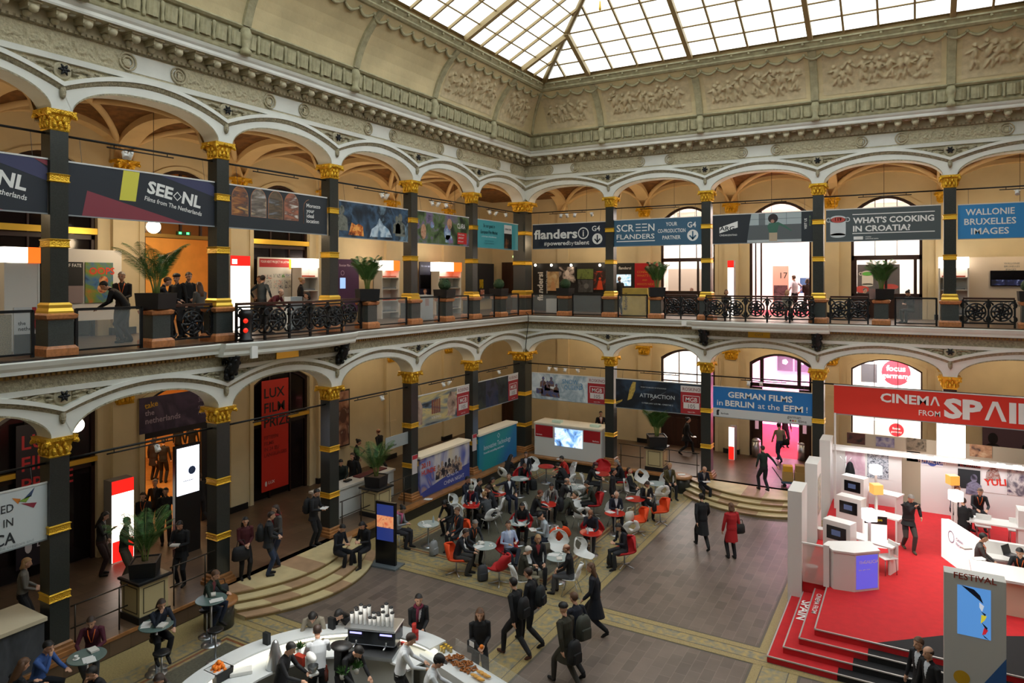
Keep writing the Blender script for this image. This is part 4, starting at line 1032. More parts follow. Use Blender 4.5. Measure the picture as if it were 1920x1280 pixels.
r, p = roskino(WL, 8.42, 4.82, M_art('viking_art', ['#2c3a4a', '#8a8c84', '#c8b478', '#566a7c', '#20262c'], 1.1, 4, stretch=(1, .5, 2)), 'film banner with two faces and red MGB 105 panel, second arch from the corner')
ink(p, r, M_art('face_tone', ['#4a3a34', '#a88c7a', '#c8b4a4'], 2.5, 3), lambda p, b: [p.poly(b, [(2.0, .15), (2.55, .12), (2.65, .6), (2.55, 1.05), (2.2, 1.12), (2.05, .9), (1.98, .62), (2.04, .4)], .004), p.poly(b, [(.02, .1), (.34, .1), (.36, .8), (.2, 1.05), (.02, 1.1)], .004)], 'face_picture')
ink(p, r, flat('#7a3428'), lambda p, b: [p.rect(b, .95 + .12 * q, .40, 1.03 + .12 * q, .95, .004) for q in range(5)], 'ship_picture'); words_(r, p, '#d8d0c0', [('VIKING', 1.25, .2, .15, .012, 'CENTER', 0, 1.3)])
r, p = roskino(WL, 4.20, .62, M_art('night_art', ['#0c1018', '#1c2a4a', '#34344a', '#141820', '#2c3c24'], 1.4, 5), 'dark film banner with red MGB 105 panel, beside the corner pillar')
ink(p, r, M_art('dark_panel_art', ['#0a0a0c', '#20282e', '#3a4430'], 2, 4), lambda p, b: [p.rect(b, .02, .02, .7, 1.2, .003), p.rect(b, 1.75, .02, 2.6, 1.2, .003)], 'dark_picture')
r, p = roskino(WB, .57, 4.42, M_art('snow_art', ['#b4c4cc', '#dce4e6', '#94a8b4', '#c8d4d8'], 1.5, 4), 'pale wintry film banner Snow Queen with red MGB 105 panel')
ink(p, r, M_art('dark_group_art', ['#3a2c28', '#7a5a48', '#4a5a8a', '#5c4438'], 4, 4), lambda p, b: [head_(p, b, .62, .98, .55), head_(p, b, 1.05, 1.0, .5), head_(p, b, .85, .8, .5), head_(p, b, 1.32, .7, .45), p.rect(b, .25, .25, .6, .5, .004), p.poly(b, [(.5, .15), (1.5, .12), (1.45, .45), (.55, .6)], .004)], 'group_picture')
words_(r, p, '#5a8cb4', [('SNOW', 1.62, .82, .30, .006, 'LEFT', 0, .9), ('QUEEN', 1.72, .56, .28, .004, 'LEFT', 0, .9), ('3', 2.50, .60, .42, .0)])
r, p = roskino(WB, 4.88, 8.76, M_art('space_art', ['#0a0e14', '#121c28', '#2a3c50', '#0c1016'], 1.1, 5), 'dark space film banner ATTRACTION with red MGB 105 panel', 3.02, 4.34)
ink(p, r, M_art('gold_blob', ['#2a2a20', '#c8a850', '#7a6a3a'], 3, 3), lambda p, b: [p.poly(b, [(.55, .35), (.75, .45), (.92, .85), (.95, 1.2), (.8, 1.2), (.66, .9)], .004), p.poly(b, [(0, .12), (.3, .3), (.32, .38), (0, .25)], .004)], 'gold_picture')
words_(r, p, '#b8c0c4', [('ATTRACTION', 1.92, .56, .24, .008, 'CENTER', 0, 1.05), ('FROM THE MAKERS OF STALINGRAD', 1.75, .98, .07, .004, 'CENTER'), ('13 FEBRUARY 6:00 PM - CINESTAR 2', 1.92, .28, .09, .008, 'CENTER')])
ink(p, r, flat('#d8e0e4'), lambda p, b: p.poly(b, [(1.62, .44), (2.35, .90), (1.64, .47)], .008), 'streak')
r, p = banner(WB, 9.22, 13.06, 3.05, 4.33, flat('#2272b8'), 'blue and white banner GERMAN FILMS in BERLIN at the EFM')
ink(p, r, flat('#c8cccc'), lambda p, b: p.rect(b, 0, .0, 3.84, .36, .003), 'white_strip')
words_(r, p, W_, [('GERMAN FILMS', 1.86, .84, .33, .025, 'CENTER', 0, 1, 2.5), ('in', .16, .48, .33, .004, 'LEFT', 0, 1, .24), ('BERLIN', .50, .48, .33, .025, 'LEFT', 0, 1, 1.15), ('at the', 1.80, .48, .33, .004, 'LEFT', 0, 1, .84), ('EFM', 2.78, .48, .33, .025, 'LEFT', 0, 1, .72), ('!', 3.60, .48, .33, .004)])
words_(r, p, '#2a2c2e', [('german', 2.92, .21, .17, .004), ('films', 3.32, .06, .17, .004), ('Berlinale', .32, .12, .09)]); ink(p, r, flat('#202224'), lambda p, b: [p.disc(b, 3.04, .12, .035, .005), p.poly(b, [(.14, .06), (.24, .06), (.23, .2), (.27, .28), (.2, .3), (.14, .25)], .005)], 'dot'); ink(p, r, flat('#b02a2a'), lambda p, b: p.disc(b, 3.13, .12, .035, .005), 'dot'); ink(p, r, flat('#c8a24a'), lambda p, b: p.disc(b, 3.22, .12, .035, .005), 'dot')
r, p = banner(WL, 25.2, 21.42, 3.08, 4.34, flat('#c8cfd0'), 'white OAXACA banner with a coloured bird, at the left edge')
words_(r, p, '#2a2e32', [('ALL YOU NEED', 3.12, .80, .24, .006, 'RIGHT', 0, .85), ('TO FILM IS IN', 3.12, .50, .24, .006, 'RIGHT', 0, .85), ('OAXACA', 3.14, .13, .34, .016, 'RIGHT', 0, .85)])
words_(r, p, '#98a2a4', [('joining the creators and', 3.5, .02 + .02, .10, 0, 'RIGHT')])
for col, pts in (('#3a4a6a', [(3.3, 1.0), (3.52, 1.2), (3.45, 1.02)]), ('#7a9a3a', [(3.2, .98), (3.45, 1.05), (3.35, .92)]), ('#c8762a', [(3.08, 1.08), (3.25, 1.02), (3.2, .92)]), ('#8a2a3a', [(3.25, .92), (3.56, .86), (3.5, .76)])): ink(p, r, flat(col), lambda p, b: p.poly(b, pts, .005), 'bird_shape')
b_ = MB(); a0 = aty(1564, 724, -2.2)
r, p = banner(WB, 14.02, 20.2, 3.97, 5.02, flat('#d8301e'), 'long red banner CINEMA FROM SPAIN hanging over the white stand', k=2.2, group='stand sign', wires=False)
words_(r, p, W_, [('CINEM', 1.47, .56, .42, .03, 'LEFT', 0, 1, 1.44), ('FROM', 2.62, .20, .26, .008, 'LEFT', 0, 1, .62), ('SP', 3.34, .22, .86, .045, 'LEFT', 0, 1, 1.08), ('IN', 5.12, .22, .86, .045, 'LEFT', 0, 1, .95)])
ink(p, r, flat(W_), lambda p, b: [p.poly(b, [(x, y), (x + .10 * s, y), (x + .27 * s, y + .48 * s), (x + .44 * s, y), (x + .56 * s, y), (x + .34 * s, y + .6 * s), (x + .20 * s, y + .6 * s)], .007) for x, y, s in ((2.95, .56, .50), (4.47, .22, 1.04))], 'lettering')
# white posts that carry the red sign
# ================================================================ doors, windows and the rooms seen through them
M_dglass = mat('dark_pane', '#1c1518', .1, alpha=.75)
NW = [1]
def room(W, c, zb, zt, depth, mw, mf, hw=1.5, poly=None):
    m = MB(); k0, k1 = -DEP - .25, -DEP - .36 - depth
    P = poly or [(c - hw, k0), (c - hw, k1), (c + hw, k1), (c + hw, k0)]
    for (a, ka), (b, kb_) in zip(P, P[1:]): m.add([W(a, ka, zb), W(b, kb_, zb), W(b, kb_, zt), W(a, ka, zt)], [(0, 1, 2, 3)], 0)
    m.add([W(a, k_, zb + .004) for a, k_ in P], [tuple(range(len(P)))], 1); m.add([W(a, k_, zt) for a, k_ in P], [tuple(range(len(P)))], 0)
    return struct(m.build('wall_side_room', [mw, mf]))
def frame(W, c, zb, sp, cr, bars, posts, name, mw=None, pane=None, pane_z=None, fw=.11):
    """arched oak frame. bars: (z0, z1) across; posts: (offset, z0, z1, width)"""
    mw = mw or M_wood2; k = -DEP - .16; n = 12; m = MB()
    def top(t): s = (t - c) / HWD; return sp + cr * max(0, 1 - s * s)
    A = [(c + HWD * (2 * j / n - 1)) for j in range(n + 1)]
    outer = [(c - HWD, zb)] + [(t, top(t)) for t in A] + [(c + HWD, zb)]
    inner = [(c - HWD + fw, zb)] + [(c + (t - c) * (1 - fw / HWD), top(t) - fw) for t in A] + [(c + HWD - fw, zb)]
    for ka, kb_ in ((k + .06, k + .06),):
        m.add([W(t, ka, z) for t, z in outer] + [W(t, kb_, z) for t, z in inner], [(j, j + 1, len(outer) + j + 1, len(outer) + j) for j in range(len(outer) - 1)])
        m.add([W(t, ka, z) for t, z in inner] + [W(t, k - .06, z) for t, z in inner], [(j, j + 1, len(outer) + j + 1, len(outer) + j) for j in range(len(outer) - 1)])
    for z0, z1 in bars: wbox(m, W, c - HWD + .02, c + HWD - .02, k - .05, k + .06, z0, z1)
    for off, z0, z1, w in posts: wbox(m, W, c + off - w / 2, c + off + w / 2, k - .04, k + .05, z0, z1 if z1 else top(c + off) - .02)
    o = struct(m.build(name + '_%d' % NW[0], [mw])); NW[0] += 1
    if pane and pane_z:
        g = MB(); z0 = pane_z[0]
        q = [(t, max(z0, top(t) - .05)) for t in A] if pane_z[1] is None else [(t, pane_z[1]) for t in A]
        g.add([W(t, k, z0) for t, _ in q] + [W(t, k, z) for t, z in q], [(j, j + 1, n + 2 + j, n + 1 + j) for j in range(n)])
        g.build('pane', [pane], o)
    return o
def panel_lower(W, c, zb, z1, o):
    m = MB(); k = -DEP - .14
    wbox(m, W, c - HWD + .03, c + HWD - .03, k - .05, k, zb, z1)
    for q in range(4):
        a = c - HWD + .12 + q * (2 * HWD - .2) / 4; wbox(m, W, a, a + .5, k, k + .025, zb + .2, z1 - .15)
    m.build('door_leaf', [M_wood], o)
cL = {i: midL[i] for i in (2, 3, 4)}; cB = {i: midB[i] for i in (1, 2, 3)}
# left wall, upper gallery
for i in (4, 2):
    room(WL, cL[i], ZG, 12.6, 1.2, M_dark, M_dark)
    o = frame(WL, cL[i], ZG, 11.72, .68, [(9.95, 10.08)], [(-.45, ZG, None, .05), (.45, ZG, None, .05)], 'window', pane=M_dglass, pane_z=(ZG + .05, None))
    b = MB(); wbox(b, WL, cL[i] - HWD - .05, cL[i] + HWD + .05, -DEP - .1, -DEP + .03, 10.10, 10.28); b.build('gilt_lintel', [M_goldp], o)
LP = lambda k1: [(12.4, -DEP - .25), (12.4, -6.3), (8.5, -6.3), (8.5, k1), (17.5, k1), (17.5, -DEP - .25)]
room(WL, cL[3], ZG, 12.6, 6.0, M_roomo, M_arcf, poly=LP(-11))
o = frame(WL, cL[3], ZG, 11.72, .68, [(10.12, 10.26)], [(-.75, 10.2, None, .07), (0, 10.2, None, .07), (.75, 10.2, None, .07)], 'door', pane=M_dglass, pane_z=(10.26, None))
b = MB(); wbox(b, WL, cL[3] - HWD, cL[3] + HWD, -DEP - .12, -DEP + .0, 10.13, 10.25); b.build('gilt_lintel', [mat('dull_gilding', '#8c6a2c', .45, metal=.6)], o)
b = MB(); wbox(b, WL, cL[3] - .25, cL[3] + .25, -DEP - .02, -DEP + .04, 10.24, 10.36); o = tag(b.build('exit_sign', [flat('#0c3a1a', .4)]), 'green lit exit sign over the gallery door on the left wall', 'sign')
p = PN(WL, cL[3] + .25, 10.24, -DEP + .04); ink(p, o, flat('#40ff70', .4, 3.0), lambda p, b: p.rect(b, .06, .03, .16, .10, .003), 'green_arrow'); ink(p, o, flat('#40ff70', .4, 3.0), lambda p, b: p.rect(b, .34, .03, .44, .10, .003), 'green_figure')
area(WL(cL[3] - 1, -7.5, 12.3), (0, 0, 0), 3.0, 230, (1, .72, .38))
# left wall, ground floor
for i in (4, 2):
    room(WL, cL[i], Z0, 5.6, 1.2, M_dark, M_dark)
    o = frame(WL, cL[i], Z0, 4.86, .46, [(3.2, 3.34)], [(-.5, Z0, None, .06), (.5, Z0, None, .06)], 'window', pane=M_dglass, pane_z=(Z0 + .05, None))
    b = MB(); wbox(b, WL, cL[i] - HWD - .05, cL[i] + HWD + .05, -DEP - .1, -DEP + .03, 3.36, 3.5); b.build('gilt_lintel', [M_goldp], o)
room(WL, cL[3], Z0, 5.6, 9.0, M_roomo, mat('warm_oak_floor', '#a8743c', .4, var=.2, vscale=4), poly=LP(-14.5))
o = frame(WL, cL[3], Z0, 4.86, .46, [(3.66, 3.88)], [(-HWD + .35, Z0, 3.7, .5)], 'door', mw=M_black)
area(WL(cL[3] - 1.5, -9, 5.4), (0, 0, 0), 4.0, 230, (1, .70, .36))
# back wall, upper gallery
room(WB, cB[1], ZG, 12.6, 5.0, M_roomw, M_arcf, 2.1)
o = frame(WB, cB[1], ZG, 11.72, .68, [(9.66, 9.84), (8.02, 8.2)], [(-.42, 8.1, 9.7, .08), (.5, 8.1, 9.7, .10), (-.42, 9.8, None, .03), (.42, 9.8, None, .03)], 'window', pane=M_pane, pane_z=(8.2, None)); panel_lower(WB, cB[1], ZG, 8.04, o)
b = MB(); wbox(b, WB, cB[1] - 2.0, cB[1] + 2.0, -8.0, -7.9, ZG, 9.35); tag(b.build('partition', [flat('#c9b9ac')]), 'beige partition inside the room behind the second upper window', 'partition')
room(WB, cB[2], ZG, 12.6, 6.0, M_roomw, M_carp, 2.2)
o = frame(WB, cB[2], ZG, 11.72, .68, [], [(-.85, ZG, None, .07), (-1.1, ZG, 11.2, .06)], 'door')
room(WB, cB[3], ZG, 12.6, 5.0, M_roomw, M_arcf, 2.1)
o = frame(WB, cB[3], ZG, 11.72, .68, [(9.62, 9.82), (8.0, 8.16)], [(.0, 8.1, 9.7, .10), (-.42, 9.8, None, .03), (.42, 9.8, None, .03), (1.1, 8.1, 9.7, .12), (-1.2, 8.1, 9.7, .12)], 'window', pane=M_pane, pane_z=(8.16, None)); panel_lower(WB, cB[3], ZG, 8.02, o)
for i, e in ((1, 330), (2, 520), (3, 330)): area(WB(cB[i], -7.5, 12.4), (0, 0, 0), 3.5, e, (1, .93, .88))
# back wall, ground floor
room(WB, cB[1], Z0, 5.6, 4.0, M_roomw, M_roomw, 2.1)
o = frame(WB, cB[1], Z0, 4.86, .46, [(1.98, 2.1), (3.66, 3.72)], [(-.45, 2.0, None, .04), (.45, 2.0, None, .04)], 'window', pane=M_pane, pane_z=(2.1, None)); panel_lower(WB, cB[1], Z0, 2.0, o)
room(WB, cB[2], Z0, 5.6, 7.5, mat('room_pink_white_wall', '#f0dce0', .8), M_carp, 2.2)
o = frame(WB, cB[2], Z0, 4.86, .46, [(3.72, 3.9)], [(-.82, 3.8, None, .16), (.82, 3.8, None, .16)], 'door', pane=M_pane, pane_z=(3.9, None))
for s in (-1, 1):
    b = MB(); wbox(b, WB, min(cB[2] + s * .80, cB[2] + s * 1.3), max(cB[2] + s * .80, cB[2] + s * 1.3), -DEP - .22, -DEP - .16, Z0 + .02, 3.7); l_ = b.build('door_leaf', [M_wood], o)
    b = MB(); wbox(b, WB, min(cB[2] + s * .97, cB[2] + s * 1.13), max(cB[2] + s * .97, cB[2] + s * 1.13), -DEP - .17, -DEP - .15, 1.7, 3.3); b.build('leaf_pane', [flat('#d8a8b8', .2, .3)], l_)
room(WB, cB[3], Z0, 5.6, 4.5, M_roomw, M_roomw, 2.1)
o = frame(WB, cB[3], Z0, 4.86, .46, [(1.0, 1.1)], [(-.45, 1.0, None, .025), (.45, 1.0, None, .025)], 'window', pane=M_pane, pane_z=(1.1, None), fw=.06); panel_lower(WB, cB[3], Z0, 1.02, o)
area(WB(cB[1], -6.8, 5.4), (0, 0, 0), 3.0, 260, (1, .95, .93)); area(WB(cB[3], -7.0, 5.4), (0, 0, 0), 3.0, 330, (1, .95, .93)); area(WB(cB[2], -8.5, 5.4), (0, 0, 0), 3.5, 380, (1, .72, .86))
area(WB(cB[2], -6.5, 4.9), (R(58), 0, 0), 1.6, 300, (1, .40, .85), spread=R(70))
# posters and things seen in those rooms
o, p = board(WB, cB[3] - 1.05, cB[3] + 1.0, 2.75, 5.2, -8.6, flat('#f4f0ee'), 'wall_poster', 'white poster wall with round red FOCUS GERMANY disc, ground floor window', 'poster')
ink(p, o, flat('#d01830'), lambda p, b: p.disc(b, 1.35, 1.55, .62), 'red_disc'); words_(o, p, '#ffffff', [('focus', 1.35, 1.62, .38, .02, 'CENTER'), ('germany', 1.35, 1.28, .34, .015, 'CENTER')])
ink(p, o, flat('#3c3a40'), lambda p, b: [p.rect(b, -.15, 1.0, .55, 1.9), p.rect(b, -.2, 2.0, .4, 2.4)], 'dark_picture')
o, p = board(WB, cB[3] - .6, cB[3] + 1.1, .9, 2.2, -7.0, flat('#f4f0ee'), 'display_counter', 'white counter with small red FOCUS GERMANY disc behind the red sign', 'counter', th=.5)
ink(p, o, flat('#d01830'), lambda p, b: p.disc(b, .95, .95, .30), 'red_disc'); words_(o, p, '#ffffff', [('focus', .95, .97, .15, .02, 'CENTER'), ('germany', .95, .82, .13, .01, 'CENTER')])
for j in range(3):
    o, p = board(WB, cB[2] - .75 + .9 * j - .4, cB[2] + .05 + .9 * j - .4, 3.75, 4.75, -11.0, flat('#2c2830'), 'corridor_board', ['dark panel with white emblem over the red carpet corridor', 'dark panel with small picture over the red carpet corridor', 'rightmost dark panel over the red carpet corridor'][j], 'panel', 'dark panels over the corridor')
    ink(p, o, flat('#c8d0d8'), lambda p, b: p.disc(b, .4, .5, .16 if j == 0 else .12, .004, 0, 5 if j == 0 else 4), 'emblem')
o, p = board(WB, cB[2] + .1, cB[2] + 1.2, 4.78, 5.4, -11.0, flat('#d01424'), 'corridor_board', 'red panel above the dark panels in the corridor', 'panel')
o, p = board(WB, cB[3] - 1.2, cB[3] + .5, 8.1, 9.45, -6.0, flat('#4a4248'), 'pot_poster', 'dark grey poster with a white pot of green soup, upper window', 'poster')
ink(p, o, flat('#e8e4d8'), lambda p, b: pot(p, b, .42, .95, .85, .004), 'pot_picture'); ink(p, o, flat('#5ac83a'), lambda p, b: p.disc(b, .42, .93, .21, .008, 0, 20, .09), 'soup')
ink(p, o, flat('#d8301e'), lambda p, b: [p.disc(b, .2, .22, .3, .006, 0, 20, .16), p.disc(b, 1.3, .34, .35, .006, 0, 20, .13)], 'red_pan')
o, p = board(WB, cB[2] - .75, cB[2] - .0, ZG, 9.45, -7.2, flat('#c8a898'), 'exhibition_wall', 'beige exhibition wall marked 17 in the bright upper room', 'partition'); words_(o, p, '#2a2422', [('17', .28, 1.75, .42, .0)]); ink(p, o, M_art('dark_photo', ['#1c1214', '#5a4048', '#2c2024'], 3, 4), lambda p, b: p.rect(b, .05, .1, .7, 1.4), 'photo')
o, p = board(WB, cB[2] + .55, cB[2] + 1.3, 8.1, 8.85, -7.0, flat('#4a78b8'), 'poster_board', 'blue poster beside the people in the bright upper room', 'poster')
# banners hung in the left ground floor openings
o, p = board(WL, 19.95, 18.6, .85, 4.78, -DEP + .05, flat('#241d28'), 'hanging_banner', 'dark LUX FILM PRIZE banner with red letters behind the nearest pillar', 'banner', 'LUX banners', .02)
words_(o, p, '#c03038', [('LUX', .1, 3.25, .55, .012), ('FILM', .1, 2.66, .55, .012), ('PRIZE', .1, 2.07, .55, .012)]); words_(o, p, '#d8d4dc', [('LUX', .5, .5, .26, .01)]); ink(p, o, flat('#d8d4dc'), lambda p, b: p.disc(b, .3, .55, .09, .004, 0, 12, .17), 'logo')
o, p = board(WL, 11.78, 10.50, .8, 4.96, -DEP + .05, flat('#c82818'), 'hanging_banner', 'bright red LUX FILM PRIZE banner hanging in a dark doorway', 'banner', 'LUX banners', .02)
words_(o, p, '#141012', [('LUX', .08, 3.5, .52, .012), ('FILM', .08, 2.95, .52, .012), ('PRIZE', .08, 2.4, .52, .012)]); words_(o, p, '#8c1c14', [('FIFTEEN', .1, 1.95, .19), ('FILMS', .1, 1.73, .19), ('IN 24 EU', .1, 1.51, .19), ('LANGUAGES', .1, 1.29, .19)])
words_(o, p, '#e8dcd8', [('LUX', .3, .25, .16, .01)]); ink(p, o, flat('#e8dcd8'), lambda p, b: p.disc(b, .2, .28, .05, .004, 0, 10, .10), 'logo')
o, p = board(WL, 16.5, 13.75, 3.88, 5.02, -DEP + .06, M_art('dusk_sky_art', ['#2c2438', '#4a3c58', '#383048', '#6a5c78'], .8, 4), 'hanging_banner', 'purple take the netherlands banner over the orange doorway', 'banner', None, .02)
words_(o, p, '#d8a83a', [('take', .18, .78, .26, .015, 'LEFT', .12)]); words_(o, p, '#b0a0b4', [('the', .18, .56, .24, .012), ('netherlands', .18, .30, .26, .012)]); words_(o, p, '#8a7c94', [('30%', 2.05, .72, .22), ('cash', 2.05, .5, .2), ('rebate', 2.05, .3, .2)])
# ================================================================ stands on the upper gallery
M_lit = mat('lit_white_box', '#fff4e4', .5, emit=2.6); M_lito = mat('lit_orange_box', '#ff6a1e', .5, emit=1.0); M_litr = mat('lit_red_box', '#f02018', .5, emit=.9)
M_standw = mat('stand_white_board', '#dcd8d0', .6); M_grey2 = mat('stand_grey_board', '#8a8682', .6)
def px(W, x, y, k):
    v = atx(x, y, k) if W is WL else aty(x, y, -k)
    return (-v.y if W is WL else v.x), v.z
def pboard(W, x0, y0, x1, y1, k, m, name, label, cat, group=None, th=.05):
    a, b = px(W, x0, y0, k), px(W, x1, y1, k); a2, b2 = px(W, x1, y0, k), px(W, x0, y1, k)
    zt, zb = (a[1] + a2[1]) / 2, (b[1] + b2[1]) / 2
    if zb < ZG + .3 and zt > ZG: zb = ZG
    o, p = board(W, a[0], b[0], zb, zt, k, m, name, label, cat, group, th)
    p.w = abs(a[0] - b[0]); p.h = zt - zb; return o, p
def cube_light(W, x0, y0, x1, y1, k, label, d=.55, shelf=True, orange='right'):
    a, b = px(W, x0, y0, k), px(W, x1, y1, k)
    t0, t1 = min(a[0], b[0]), max(a[0], b[0]); r = thing('shelf_light_tower', label, 'display tower', (0, 0, 0), 0, 'lit display towers')
    z1, z0 = a[1], b[1]; mid = (t0 + t1) / 2; ot = .35 * (t1 - t0)
    u = MB(); wbox(u, W, t0, t1, k - d, k, z0, z1); u.build('light_box', [M_lit], r)
    if orange:
        u = MB()
        if W is WL: wbox(u, W, t0 - .01, t0 + ot, k - d - .01, k + .01, z0 - .005, z1 + .005)
        else: wbox(u, W, t1 - ot, t1 + .01, k - d - .01, k + .01, z0 - .005, z1 + .005)
        u.build('orange_sign', [M_lito], r)
    u = MB(); wbox(u, W, t0, t0 + .05, k - d, k, ZG, z0); wbox(u, W, t1 - .05, t1, k - d, k, ZG, z0); wbox(u, W, t0, t1, k - d, k - d + .04, ZG, z0); u.build('carcass', [M_standw], r)
    if shelf:
        for j in range(4):
            zz = ZG + .25 + j * .5; u = MB(); wbox(u, W, t0 + .05, t1 - .05, k - d + .04, k - .02, zz, zz + .03); s_ = u.build('shelf', [M_standw], r)
            u = MB(); wbox(u, W, t0 + .12, t1 - .12, k - d + .1, k - .08, zz + .03, zz + .09); u.build('brochures', [flat('#b8503a' if j % 2 else '#6a7078')], s_)
    else:
        u = MB(); wbox(u, W, t0 + .05, t1 - .05, k - .05, k - .01, ZG, z0); u.build('front_panel', [M_standw], r)
    return r
cube_light(WL, 8, 462, 75, 493, -1.6, 'white display tower with lit white and orange cube, at the left edge', .5, False)
o, p = pboard(WL, 26, 576, 68, 655, -.9, flat('#c9cccc'), 'info_board', 'white info panel the netherlands behind glass at the left edge', 'panel'); words_(o, p, '#22282c', [('the', .08, p.h * .62, .12), ('netherlands', .08, p.h * .5, .12)]); ink(p, o, flat('#26282c'), lambda p, b: p.rect(b, 0, 0, p.w, p.h * .42), 'dark_picture'); ink(p, o, flat('#a82828'), lambda p, b: p.poly(b, [(p.w * .8, p.h), (p.w, p.h), (p.w, p.h * .5), (p.w * .9, p.h * .55)]), 'red_shape')
o, p = pboard(WL, 0, 590, 22, 655, -.9, mat('gravel_poster_m', '#9a8c70', .8, var=.5, vscale=60), 'poster_board', 'speckled brown poster board cut off by the left edge', 'poster')
o, p = pboard(WL, 124, 468, 228, 600, -3.95, M_standw, 'stand_wall', 'white stand wall carrying two film posters, behind the nearest upper pillar', 'stand wall')
o, p = pboard(WL, 128, 491, 156, 568, -3.92, flat('#14161a'), 'film_poster', 'dark OF FATE poster half hidden by the nearest pillar', 'poster', 'film posters', .02); ink(p, o, flat('#8c7c7c'), lambda p, b: p.rect(b, 0, 0, p.w, p.h * .42), 'sand_picture'); words_(o, p, W_, [('OF FATE', p.w - .05, p.h - .14, .13, .012, 'RIGHT', 0, .9)])
o, p = pboard(WL, 160, 492, 212, 567, -3.92, M_art('cartoon_art', ['#1c1c24', '#3a6a9c', '#6a8a3a', '#c86a2a'], 2.2, 4), 'film_poster', 'colourful cartoon film poster with red title beside standing man', 'poster', 'film posters', .02); words_(o, p, '#e0401c', [('OOPS', .1, p.h - .34, .28, .02)]); ink(p, o, M_art('orange_blob', ['#c85a28', '#e8b078', '#8a2c1c'], 5, 3), lambda p, b: [p.disc(b, p.w * .65, p.h * .55, .13), p.disc(b, p.w * .6, p.h * .35, .14)], 'cartoon_shape')
o, p = pboard(WL, 298, 478, 322, 494, -5.2, flat('#e8e4dc'), 'white_sign', 'small white sign hanging inside the bright gallery doorway', 'sign', None, .03)
def light_pillar(W, x0, y0, x1, y1, k, label, red_h=.34, th=.35, zb=None):
    a, b = px(W, x0, y0, k), px(W, x1, y1, k); t0, t1 = min(a[0], b[0]), max(a[0], b[0]); z1 = (a[1] + px(W, x1, y0, k)[1]) / 2; zb = ZG if zb is None else zb
    r = thing('light_pillar', label, 'light box', (0, 0, 0), 0, 'white and red light pillars')
    u = MB(); wbox(u, W, t0, t1, k - th, k, zb, z1); u.build('grey_casing', [M_grey2], r)
    u = MB(); wbox(u, W, t0 + .01, t1 - .01, k, k + .012, zb + .02, z1 - red_h); u.build('lit_face', [M_lit], r)
    u = MB(); wbox(u, W, t0 + .01, t1 - .01, k, k + .012, z1 - red_h, z1 - .01); u.build('red_head', [M_litr], r)
    return r, PN(W, t1 if W is WL else t0, zb, k + .012), t1 - t0, z1 - zb
r, p, w, h = light_pillar(WL, 432, 479, 469, 577, -2.6, 'glowing white pillar with red head on the left gallery, beside the balcony pillar'); words_(r, p, '#b0a8a8', [('23', w * .45, h * .72, .14, 0), ('2', w * .5, h * .6, .12, 0), ('1', w * .5, h * .5, .12, 0)]); ink(p, r, flat('#ffe8e4', .5, 1.0), lambda p, b: p.rect(b, .05, h - .28, .25, h - .12), 'logo')
r, p, w, h = light_pillar(WB, 1364, 488, 1376, 565, -3.4, 'glowing slim white pillar with red head beside the back balcony door')
o, p = pboard(WL, 484, 483, 565, 600, -3.95, flat('#e2dcd0'), 'info_board', 'info board with red headline and small colour pictures behind the left balcony', 'board'); H0 = p.h; p.o = p.o + Vector((0, 0, 1.28)); H_ = H0 - 1.28
ink(p, o, flat('#b81c1c'), lambda p, b: p.rect(b, .05, H_ - .36, p.w * .7, H_ - .05), 'red_headline'); ink(p, o, flat('#e0c020'), lambda p, b: p.rect(b, p.w * .7, H_ - .42, p.w - .05, H_ - .05), 'yellow_corner'); words_(o, p, '#f0d8d0', [('YOUR NEXT PROJECT IN LATVIA', .1, H_ - .2, .12, .012, 'LEFT', 0, .75)])
for j, (a, b_, c_, d_, col) in enumerate(((.05, .55, .3, .75, '#c86a5a'), (.34, .62, .6, .8, '#5a9a3a'), (.62, .62, .78, .8, '#6a7ab0'), (.34, .1, .55, .5, '#c87a6a'), (.58, .1, .78, .5, '#4a4a58'), (.81, .1, .95, .75, '#b8c4b0'), (.05, .1, .3, .5, '#7a6a8a'))): ink(p, o, M_art('thumb%d' % j, [col, '#e0dcd0', '#40404a'], 9, 3), lambda p, b: p.rect(b, a * p.w, b_ * (H_ - .45), c_ * p.w, d_ * (H_ - .45)), 'small_picture')
cube_light(WL, 564, 484, 598, 502, -3.2, 'shelf tower with lit white cube behind the left balcony', .5, True, None)
o, p = pboard(WL, 634, 486, 673, 585, -3.8, flat('#4a2450'), 'stand_wall', 'purple stand wall with a small screen, left gallery', 'stand wall'); words_(o, p, '#d8c0d8', [('Bosnian Film Centre', .06, p.h - .3, .14, .006, 'LEFT', 0, .9)]); ink(p, o, flat('#88a8d8', .4, .9), lambda p, b: p.rect(b, .1, p.h * .45, .42, p.h * .65), 'screen'); ink(p, o, flat('#c8a8c8'), lambda p, b: p.ring(b, .25, p.h * .74, .1, .02), 'emblem')
cube_light(WL, 716, 488, 749, 507, -3.2, 'shelf tower with lit white and orange cube between second and third upper pillar', .5)
o, p = pboard(WL, 787, 491, 824, 560, -4.0, flat('#1c1e38'), 'stand_wall', 'navy stand wall with a black television, second upper arch', 'stand wall'); ink(p, o, flat('#0a0a0e', .2), lambda p, b: p.rect(b, .02, p.h * .28, p.w * .8, p.h * .65), 'television'); words_(o, p, '#9098b8', [('film new europe', .1, p.h - .25, .14)])
cube_light(WL, 823, 491, 865, 509, -3.2, 'shelf tower with lit white and orange cube, second upper arch from the corner', .5)
o, p = pboard(WL, 897, 494, 926, 560, -4.2, flat('#2c2e38'), 'stand_wall', 'dark stand wall with film posters beside the brown corner door', 'stand wall')
